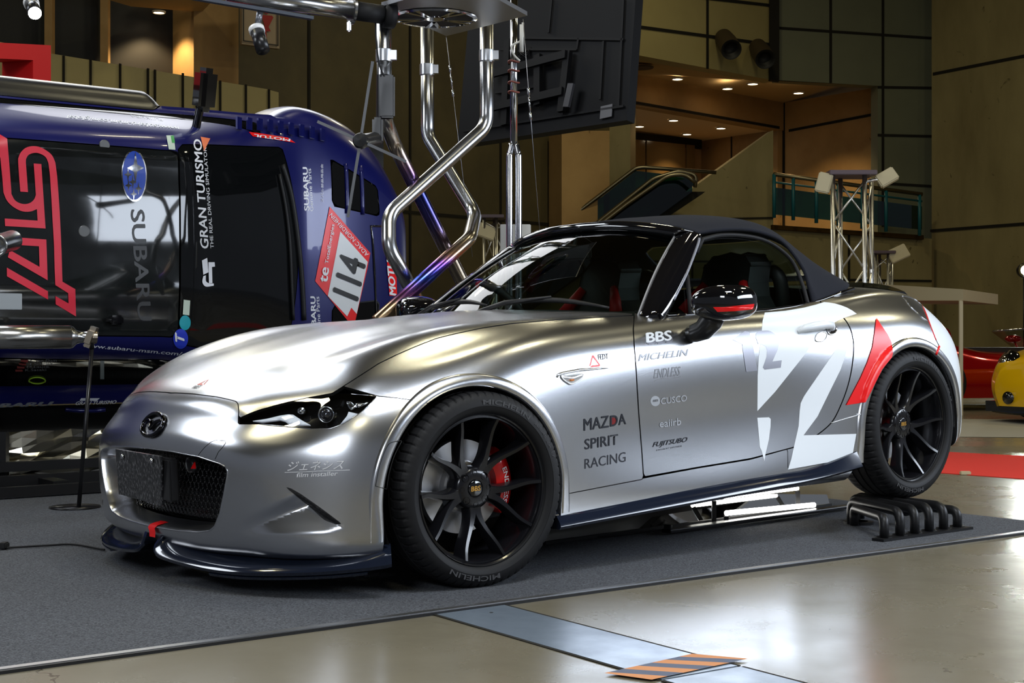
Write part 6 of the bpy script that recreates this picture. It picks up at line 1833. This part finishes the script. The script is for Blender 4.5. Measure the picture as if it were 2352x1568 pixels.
b = MB(); b.tube(spline([tuple(pix(*p)) for p in [(1201, 52, 8.0), (1199, 90, 8.0), (1176, 105, 8.0), (1180, 125, 8.0), (1194, 140, 8.0)]], 6), .006, 6); b.box(pix(1198, 88, 8.0), (.022, .022, .15)); b.build('white_cable', mat('cable_white', rgb(190, 188, 180), .5), UP, True)
b = MB(); b.box(pix(1184, 560, 8.25), (.175, .05, .22), None, 0, .004); o = b.build('upright_box', mat('box_white', rgb(180, 178, 172), .5), UP)

# ================================================================== muffler on a stand, far left
MU = MB(); A, B = pix(-120, 774, 6.35), pix(160, 774, 6.62); MU.tube([A, B], .053, 32)
MO = MU.build('muffler', mat('brushed_muffler', (.50, .49, .46, 1), .24, 1.0), None, True); tag(MO, 'horizontal steel muffler on a black stand at the left edge', 'muffler')
d = (B - A).normalized(); M = Matrix.Translation(B) @ d.to_track_quat('Z', 'Y').to_matrix().to_4x4()
b = MB(); b.lathe([(.053, 0), (.050, .012), (.032, .03), (.027, .05), (.027, .085), (.035, .09)], 24, M); b.build('outlet_cone', SS, MO, True)
b = MB(); b.box(B + d * .098, (.012, .085, .10), Matrix.Rotation(rad(20), 3, 'Y'), 0, .02); b.lathe([(.03, .09), (.03, .12), (.02, .12)], 20, M); b.build('outlet_flange', mat('rusty_steel', (.42, .36, .28, 1), .3, 1.0), MO, auto=40)
b = MB(); A, B = pix(211, 800, 6.68), pixz(181, 1164, .012); b.tube([A, B], .010, 12); b.tube([A, pix(208, 776, 6.66)], .012, 10)
o = b.build('muffler_stand', MATS['satin_black'], None, True); tag(o, 'thin black stand with round foot holding up the muffler', 'stand')
b = MB(); b.lathe([(.115, 0), (.115, .004), (.02, .008), (.0, .008)], 32, Matrix.Translation(pixz(172, 1164, .006))); b.build('stand_foot', MATS['satin_black'], o, True)
b = MB(); M = Matrix.Translation(pix(-8, 563, 6.2)) @ Matrix.Rotation(rad(100), 4, 'X') ; b.lathe([(.045, -.2), (.045, .0), (.052, .012), (.046, .016), (.036, .004), (.03, -.03), (0, -.03)], 32, M)
b.tube([pix(-8, 563, 6.35), pix(-8, 774, 6.40)], .01, 8)
o = b.build('exhaust_tip', SS, None, True); tag(o, 'round polished exhaust tip at the left edge before the black roof', 'exhaust tip')

# red frame top left, restroom sign
RM = mat('red_frame_fabric', rgb(205, 14, 16), .6)
b = MB(); fp = plane_of([(0, 98, 9.4), (117, 104, 9.9), (117, 190, 9.9)])
def bx2(q): 
    P = [on_plane(fp, u, v) for u, v in q]; n_ = fp[1] if fp[1].y < 0 else -fp[1]
    b.add(P + [p - n_ * .25 for p in P], [(0, 1, 2, 3), (7, 6, 5, 4), (0, 4, 5, 1), (1, 5, 6, 2), (2, 6, 7, 3), (3, 7, 4, 0)])
bx2([(-300, 82), (117, 104), (117, 140), (-300, 120)]); bx2([(76, 138), (117, 140), (117, 420), (76, 420)])
o = b.build('box_frame', RM); bm_ = bmesh.new(); bm_.from_mesh(o.data); bmesh.ops.recalc_face_normals(bm_, faces=bm_.faces); bm_.to_mesh(o.data); bm_.free(); tag(o, 'bright red box frame in the upper left behind the hung car', 'frame')
b = MB(); bx_ = plane_of([(555, 8, 26.0), (642, 15, 26.6), (642, 110, 26.6)])
P = [on_plane(bx_, u, v) for u, v in [(555, -30), (642, -22), (642, 112), (555, 101)]]
b.add(P + [p + Vector((-.05, .1, 0)) for p in P], [(0, 3, 2, 1), (4, 5, 6, 7), (0, 1, 5, 4), (1, 2, 6, 5), (2, 3, 7, 6), (3, 0, 4, 7)])
SG = b.build('restroom_sign', mat('sign_white', rgb(150, 132, 108), .5)); tag(SG, 'pale restroom sign with red woman figure on the dark wall', 'sign')
b = MB()
for q in ([(590, 32), (628, 36), (632, 62), (634, 64), (586, 58), (588, 55)],): pass
def sg(q, m): 
    V_, Fq = fillpoly(q, 20); return obj('sign_figure', [on_plane(bx_, u, v, .03) for u, v in V_], Fq, m, SG)
sgr = mat('sign_red', rgb(150, 20, 20), .5)
sg([(600, 34), (625, 36), (628, 40), (617, 62), (622, 72), (612, 72), (613, 95), (606, 95), (606, 72), (598, 71), (608, 60)], sgr); sg([(613 + 7 * math.cos(t), 25 + 7 * math.sin(t)) for t in np.linspace(0, 2 * PI, 15)[:-1]], sgr)
for q in ([(559, 92), (640, 103), (640, 106), (559, 95)], [(558, 10), (561, 10), (561, 94), (558, 94)], [(637, 15), (640, 15), (640, 105), (637, 105)]): sg(q, mat('sign_line', rgb(40, 34, 28), .5))

# ================================================================== lighting trusses
TRM = mat('truss_aluminium', (.62, .61, .58, 1), .3, 1.0)
def truss(u0, u1, vtop, y, lab, ub, grp='lighting trusses', dep=.28):
    x0, x1 = (u0 - CU) / F * y, (u1 - CU) / F * y; zt = CAMH + (CV - vtop) / F * y
    R_ = empty('truss_tower', ((x0 + x1) / 2, y, 0)); tag(R_, lab, 'truss', grp)
    cs_ = [(x0, y), (x1, y), (x0 + .13, y + dep), (x1 + .13, y + dep)]; rr = .022
    def part(b, n_, m=TRM, auto=None, sm=True):
        o = b.build(n_, m, R_, sm, auto=auto)
        for v in o.data.vertices: v.co -= R_.location
        return o
    for x, yy in cs_: b = MB(); b.tube([(x, yy, 0), (x, yy, zt)], rr, 10); part(b, 'chord')
    for (i, j) in ((0, 1), (1, 3), (3, 2), (2, 0)):
        b = MB(); z = .15; k = 0; st = .42
        while z < zt - .1:
            z2 = min(z + st, zt - .05)
            A, B = (i, j) if k % 2 == 0 else (j, i)
            b.tube([(cs_[A][0], cs_[A][1], z), (cs_[B][0], cs_[B][1], z2)], .010, 8); z = z2; k += 1
        part(b, 'lattice')
    b = MB(); xm = (x0 + x1) / 2; b.box((xm + .03, y + dep / 2, zt + .02), (x1 - x0 + .14, dep + .12, .04), None, 0, .005); part(b, 'top_plate', mat('truss_cap', rgb(90, 74, 80), .5), sm=False)
    b = MB(); b.box((xm, y + dep / 2, .01), (.6, .6, .02)); part(b, 'base_plate', sm=False)
    def flood(sx, uu, vv, tilt):
        p = pix(uu, vv, y); b = MB(); w = 46 / F * y; 
        b.box(p, (w, .06, w * .72), Matrix.Rotation(rad(tilt), 3, 'Y') @ Matrix.Rotation(rad(-20), 3, 'X'), 0, .01); part(b, 'flood_lamp', mat('lamp_beige', rgb(190, 180, 148), .5), sm=False)
        b = MB(); b.tube([p, (x1 if sx > 0 else x0, y, zt - .06)], .014, 8); part(b, 'lamp_arm')
    for s in ub: flood(*s)
    return R_
truss(1913, 1986, 402, 12.9, 'tall aluminium truss tower with two flood lamps behind the boot', [(-1, 1893, 420, -75), (1, 2037, 408, -30)])
truss(2011, 2040, 582, 21.0, 'shorter aluminium truss tower behind and right of the tall one', [(1, 2063, 583, -25)])
truss(1112, 1140, 500, 19.0, 'aluminium truss tower far behind the crossing exhaust pipes', [(-1, 1116, 532, 20)])
# ================================================================== white booth roof
b = MB(); A = [pix(1995, 655, 16.5), pix(2212, 668, 15.0)]
bp = plane_of([(1990, 652, 17), (2212, 664, 15.0), (2212, 690, 15.0)])
P = [on_plane(bp, u, v) for u, v in [(1980, 650), (2212, 664), (2212, 690), (1980, 690)]]
bk = Vector((.9, 1.6, 0)); b.add(P + [p + bk for p in P], [(0, 3, 2, 1), (4, 5, 6, 7), (0, 1, 5, 4), (1, 2, 6, 5), (2, 3, 7, 6), (3, 0, 4, 7)])
BO = b.build('booth_canopy', mat('booth_white', rgb(196, 186, 158), .6)); tag(BO, 'white flat booth canopy on slim posts behind the boot', 'booth')
b = MB(); p = on_plane(bp, 2207, 690); b.bar(p, Vector((p.x, p.y, 0)), .035, .035); b.build('canopy_post', MATS['booth_white'], BO)
b = MB(); p = on_plane(bp, 1990, 690) + bk; b.bar(p, Vector((p.x, p.y, 0)), .035, .035); b.build('canopy_post', MATS['booth_white'], BO)
# ================================================================== escalators and railing
TEALM = glass_mat('teal_glass', (.08, .30, .32, 1), .7)
RAILM = mat('rail_steel', (.22, .19, .12, 1), .35, 1.0)
ESC = empty('escalator', tuple(pix(1400, 784, 33))); ESC.location.z = 0; tag(ESC, 'escalator with teal glass balustrades climbing to the lobby', 'escalator')
def esc(b, n_, m, sm=True):
    o = b.build(n_, m, ESC, sm)
    for v in o.data.vertices: v.co -= ESC.location
    return o
for (pts, y) in (([(1150,645),(1250,545),(1460,386),(1478,384),(1645,396)], 33.2), ([(1190,650),(1300,568),(1500,410),(1560,392),(1600,402),(1596,430)], 32.6), ([(1150,690),(1280,590),(1440,468),(1535,402),(1575,400),(1598,420)], 32.0)):
    b = MB(); b.tube(bend([pix(u, v, y) for u, v in pts], .6, 6), .045, 8); esc(b, 'handrail', RAILM)
for (q, y) in (([(1250,553),(1460,392),(1575,405),(1600,420),(1500,500),(1190,720),(1150,720)], 33.3), ([(1300,578),(1500,418),(1590,410),(1590,440),(1500,505),(1250,690)], 32.7)):
    b = MB(); P = [pix(u, v, y) for u, v in q]; n_ = len(P); b.add(P + [p + Vector((0, .05, 0)) for p in P], [tuple(t) for t in tessellate_polygon([P])] + [tuple(i + n_ for i in t) for t in tessellate_polygon([P])]); esc(b, 'balustrade', TEALM, False)
b = MB(); P = [pix(u, v, 32.9) for u, v in [(1180,700),(1500,480),(1560,440),(1620,440),(1500,520),(1180,740)]]; b.add(P + [p + Vector((0, .6, 0)) for p in P], [tuple(range(6)), tuple(range(11, 5, -1))] + [(k, (k + 1) % 6, 6 + (k + 1) % 6, 6 + k) for k in range(6)]); esc(b, 'stair_truss', JOINT, False)
RL = empty('gallery_railing', tuple(pix(1950, 784, 34.4))); RL.location.z = 0; tag(RL, 'teal glazed railing with steel handrail along the concrete gallery', 'railing')
def rlp(b, n_, m, sm=True):
    o = b.build(n_, m, RL, sm)
    for v in o.data.vertices: v.co -= RL.location
    return o
ry = lambda u: 34.3 + (u - 1777) * .0026
b = MB(); b.tube([pix(u, v, ry(u)) for u, v in [(1777, 400), (2118, 446)]], .05, 8); rlp(b, 'handrail', RAILM)
b = MB(); b.tube([pix(u, v, ry(u)) for u, v in [(1777, 418), (2118, 462)]], .025, 6); rlp(b, 'teal_rail', mat('teal_paint', rgb(20, 90, 100), .4))
b = MB(); P = [pix(u, v, ry(u)) for u, v in [(1777, 430), (2118, 474), (2118, 527), (1777, 492)]]; b.add(P + [p + Vector((0, .04, 0)) for p in P], [(0, 1, 2, 3), (7, 6, 5, 4)]); rlp(b, 'glazing', TEALM, False)
for u in (1778, 1822, 1875, 1925, 1980, 2035, 2112):
    t = (u - 1777) / 341; b = MB(); b.tube([pix(u, 400 + 46 * t, ry(u)), pix(u, 500 + 42 * t, ry(u))], .045, 8); rlp(b, 'post', mat('teal_paint', rgb(20, 90, 100), .4))
# two duct nozzles on the bulkhead
for k, (u, v, lab) in enumerate(((1672, 100, 'left of two brown ventilation nozzles on the beige bulkhead'), (1750, 122, 'right of two brown ventilation nozzles on the beige bulkhead'))):
    y = 33.9 + k * .76; sc = 1.0
    b = MB(); A, B = pix(u - 10, v - 14, y + .5), pix(u + 8, v + 14, y - .35); b.tube([A, A * .5 + B * .5, B], [.21, .24, .24], 24, False, False)
    d = (B - A).normalized(); M = Matrix.Translation(B) @ d.to_track_quat('Z', 'Y').to_matrix().to_4x4(); b.lathe([(.24, 0), (.17, -.02), (.15, -.2), (0, -.2)], 24, M, 1)
    o = b.build('duct_nozzle', None, None, True, [mat('nozzle_brown', rgb(58, 46, 28), .6), BLACKV]); tag(o, lab, 'ventilation nozzle', 'ventilation nozzles')
b = MB(); p = pix(1475, 154, 34.5); b.lathe([(.28, 0), (.26, -.03), (.2, -.02), (.14, -.03), (.06, -.02), (0, -.02)], 24, Matrix.Translation(p)); tag(b.build('ceiling_diffuser', mat('nozzle_brown', rgb(58, 46, 28), .6), None, True), 'dark round air diffuser in the alcove soffit', 'air diffuser')
# bright work lamp at the right edge
b = MB(); p = pix(2353, 621, 21); M = Matrix.Translation(p) @ Matrix.Rotation(PI / 2, 4, 'X')
b.lathe([(.10, -.06), (.11, .02), (.10, .04)], 20, M); b.tube([p, (p.x, p.y, 0)], .02, 8); b.box((p.x, p.y, .01), (.4, .4, .02))
o = b.build('work_lamp', MATS['satin_black'], None, True); tag(o, 'glaring white lamp on a pole at the right edge', 'lamp')
b = MB(); b.lathe([(.07, .045), (0, .05)], 20, M); b.build('lamp_glass', mat('lamp_glare', (1, 1, 1, 1), .4, emis=(.95, 1, .92, 1), estr=60), o, True)
spot('work_lamp_beam', p + Vector((0, -.2, 0)), (3, 6, .5), 120, (.95, 1, .93), 120, .5, .1)

# ================================================================== red and yellow cars behind
RCAR = mat('candy_red', rgb(168, 8, 14), .14, .35, coat=1.0)
def simple_car(name, lab, rows, M, m, iters=(8, 6)):
    R_ = empty(name, M.translation); R_.rotation_euler = M.to_euler(); tag(R_, lab, 'car')
    G = mirror_rows(smooth_grid(rows, *iters)); n_ = len(G[0])
    V_ = [p for r in G for p in r]; Fq = [(i * n_ + k, (i + 1) * n_ + k, (i + 1) * n_ + k + 1, i * n_ + k + 1) for i in range(len(G) - 1) for k in range(n_ - 1)] + [tuple(range(n_)), tuple(reversed(range(len(V_) - n_, len(V_))))]
    o = obj('body_shell', V_, Fq, m, R_); o.data.set_sharp_from_angle(angle=rad(50)); return R_, o
# red open sports car, nose to the right
def frame(u, v, dirx):
    p = pixz(u, v, 0); a = math.atan2(dirx[1], dirx[0]); return Matrix.Translation(p) @ Matrix.Rotation(a, 4, 'Z')
rr = [(x, [(w, .14), (w + .02, .32), (w, .50), (w * .86, h - .04), (w * .45, h), (0, h + .01)]) for x, w, h in [(-2.2, .62, .70), (-1.9, .84, .80), (-1.3, .90, .80), (-.7, .84, .68), (0, .80, .66), (.6, .82, .68), (1.1, .90, .72), (1.6, .88, .66), (1.95, .7, .52), (2.1, .45, .38)]]
RCR, rb_ = simple_car('red_sports_car', 'low candy red open sports car parked behind the rear bumper', [[(x, y, z) for y, z in s] for x, s in rr], frame(2330, 934, (.97, .12)), RCAR)
b = MB()
V_ = []
for i in range(9):
    t = -1 + 2 * i / 8
    V_ += [(.55 - .25 * t * t, .62 * t, .68), (.28 - .3 * t * t, .56 * t, .92 - .03 * t * t)]
b.add(V_, [(2 * i, 2 * i + 2, 2 * i + 3, 2 * i + 1) for i in range(8)]); b.build('windscreen', glass_mat('smoked_screen', (.45, .48, .47, 1)), RCR, True)
b = MB(); b.tube([(.30 - .3 * t * t, .56 * t, .925 - .03 * t * t) for t in np.linspace(-1, 1, 13)], .012, 6); b.build('screen_frame', CHROME, RCR, True)
b = MB(); b.span((-.9, -.55, .5), (.25, .55, .70)); b.build('cockpit', MBLACK, RCR)
for sg_ in (1, -1):
    b = MB(); b.lathe([(0, -.09), (.05, -.06), (.065, 0), (.05, .06), (0, .08)], 16, Matrix.Translation((.42, sg_ * .88, .80)) @ Matrix.Rotation(PI / 2, 4, 'Y') @ Matrix.Diagonal((.8, 1.1, 1.3, 1))); b.tube([(.42, sg_ * .85, .76), (.40, sg_ * .72, .68)], .015, 6); b.build('mirror_pod', RCAR, RCR, True)
    b = MB(); b.tube(bend([(-1.0, sg_ * .18, .66), (-1.05, sg_ * .18, .90), (-1.05, sg_ * .52, .90), (-1.0, sg_ * .52, .66)], .1), .03, 8); b.build('roll_hoop', mat('hoop_red', rgb(180, 20, 22), .2, coat=.8), RCR, True)
    for x in (1.3, -1.3):
        t = MB(); t.lathe([(.18, -.10), (.30, -.10), (.315, -.07), (.315, .07), (.30, .10), (.18, .10)], 36, Matrix.Translation((x, sg_ * .80, .31)) @ Matrix.Rotation(PI / 2, 4, 'X')); t.build('tyre', RUBBER, RCR, auto=40)
b = MB(); b.span((-2.2, -.7, .76), (-1.9, .7, .80)); b.build('rear_wing', RCAR, RCR)
# yellow car, nose to the left
YCAR = mat('yellow_paint', rgb(238, 186, 4), .18, 0, coat=.8)
rr = [(2.05, [(.55, .16), (.60, .30), (.58, .42), (.50, .52), (.30, .56), (0, .57)]), (1.85, [(.74, .14), (.80, .32), (.78, .48), (.68, .60), (.35, .64), (0, .645)]), (1.45, [(.84, .14), (.88, .34), (.86, .56), (.76, .69), (.4, .72), (0, .73)]), (.9, [(.84, .14), (.88, .36), (.86, .62), (.78, .78), (.45, .82), (0, .83)]), (.5, [(.84, .14), (.87, .36), (.85, .64), (.76, .84), (.45, .88), (0, .89)]), (0, [(.84, .14), (.87, .36), (.84, .66), (.70, .98), (.45, 1.12), (0, 1.15)]), (-.8, [(.84, .14), (.87, .36), (.84, .66), (.68, 1.02), (.45, 1.20), (0, 1.22)]), (-1.6, [(.84, .16), (.88, .36), (.86, .66), (.74, .92), (.45, 1.0), (0, 1.02)]), (-2.0, [(.78, .2), (.82, .36), (.8, .6), (.7, .78), (.4, .84), (0, .85)])]
YC, yb_ = simple_car('yellow_sports_car', 'yellow sports car with black front splitter cut by the right edge', [[(x, y, z) for y, z in s] for x, s in rr], (Matrix.Translation((6.65, 14.3, 0)) @ Matrix.Rotation(math.atan2(-.52, -.85), 4, 'Z')), YCAR)
YBV = None
def ylamp(sg_):
    b = MB(); c_ = Vector((1.87, sg_ * .61, .565)); M = Matrix.Translation(c_) @ Vector((.85, sg_ * .45, .45)).to_track_quat('Z', 'Y').to_matrix().to_4x4() @ Matrix.Diagonal((1.6, 1.1, 1, 1))
    b.lathe([(.12, -.03), (.115, .02), (.06, .045), (0, .05)], 24, M, 0); o = b.build('headlight', GBLACK, YC, True)
    b = MB(); b.lathe([(.05, .045), (.045, .06), (0, .065)], 18, M); b.build('lamp_reflector', CHROME, o, True)
    b = MB(); b.box((1.985, sg_ * .62, .36), (.06, .12, .05), Matrix.Rotation(rad(sg_ * 35), 3, 'Z'), 0, .01); b.build('turn_lamp', mat('orange_lens', rgb(225, 110, 20), .2), YC)
    b = MB(); b.lathe([(.055, -.02), (.06, .02), (0, .02)], 18, Matrix.Translation((2.05, sg_ * .44, .24)) @ Matrix.Rotation(PI / 2, 4, 'Y')); b.build('brake_duct', GBLACK, YC, True)
ylamp(1); ylamp(-1)
b = MB(); 
V_ = []
for i in range(17):
    t = -1 + 2 * i / 16; x = 2.16 - .42 * t * t; y = .92 * t
    V_ += [(x, y, .10), (x - .2, y * .9, .12), (x - .2, y * .9, .09), (x, y, .085)]
b.add(V_, [(i * 4 + k, (i + 1) * 4 + k, (i + 1) * 4 + (k + 1) % 4, i * 4 + (k + 1) % 4) for i in range(16) for k in range(4)]); b.span((1.2, -.8, .10), (1.95, .8, .20)); b.build('splitter', GBLACK, YC, auto=40)
for sg_ in (1, -1):
    for x in (1.2, -1.2):
        t = MB(); t.lathe([(.18, -.11), (.30, -.11), (.315, -.08), (.315, .08), (.30, .11), (.18, .11)], 36, Matrix.Translation((x, sg_ * .80, .315)) @ Matrix.Rotation(PI / 2, 4, 'X')); t.build('tyre', RUBBER, YC, auto=40)
b = MB(); b.add([(.5, .6, .90), (.5, -.6, .90), (.02, -.5, 1.13), (.02, .5, 1.13)], [(0, 1, 2, 3)]); b.build('windscreen', BGLASS, YC)
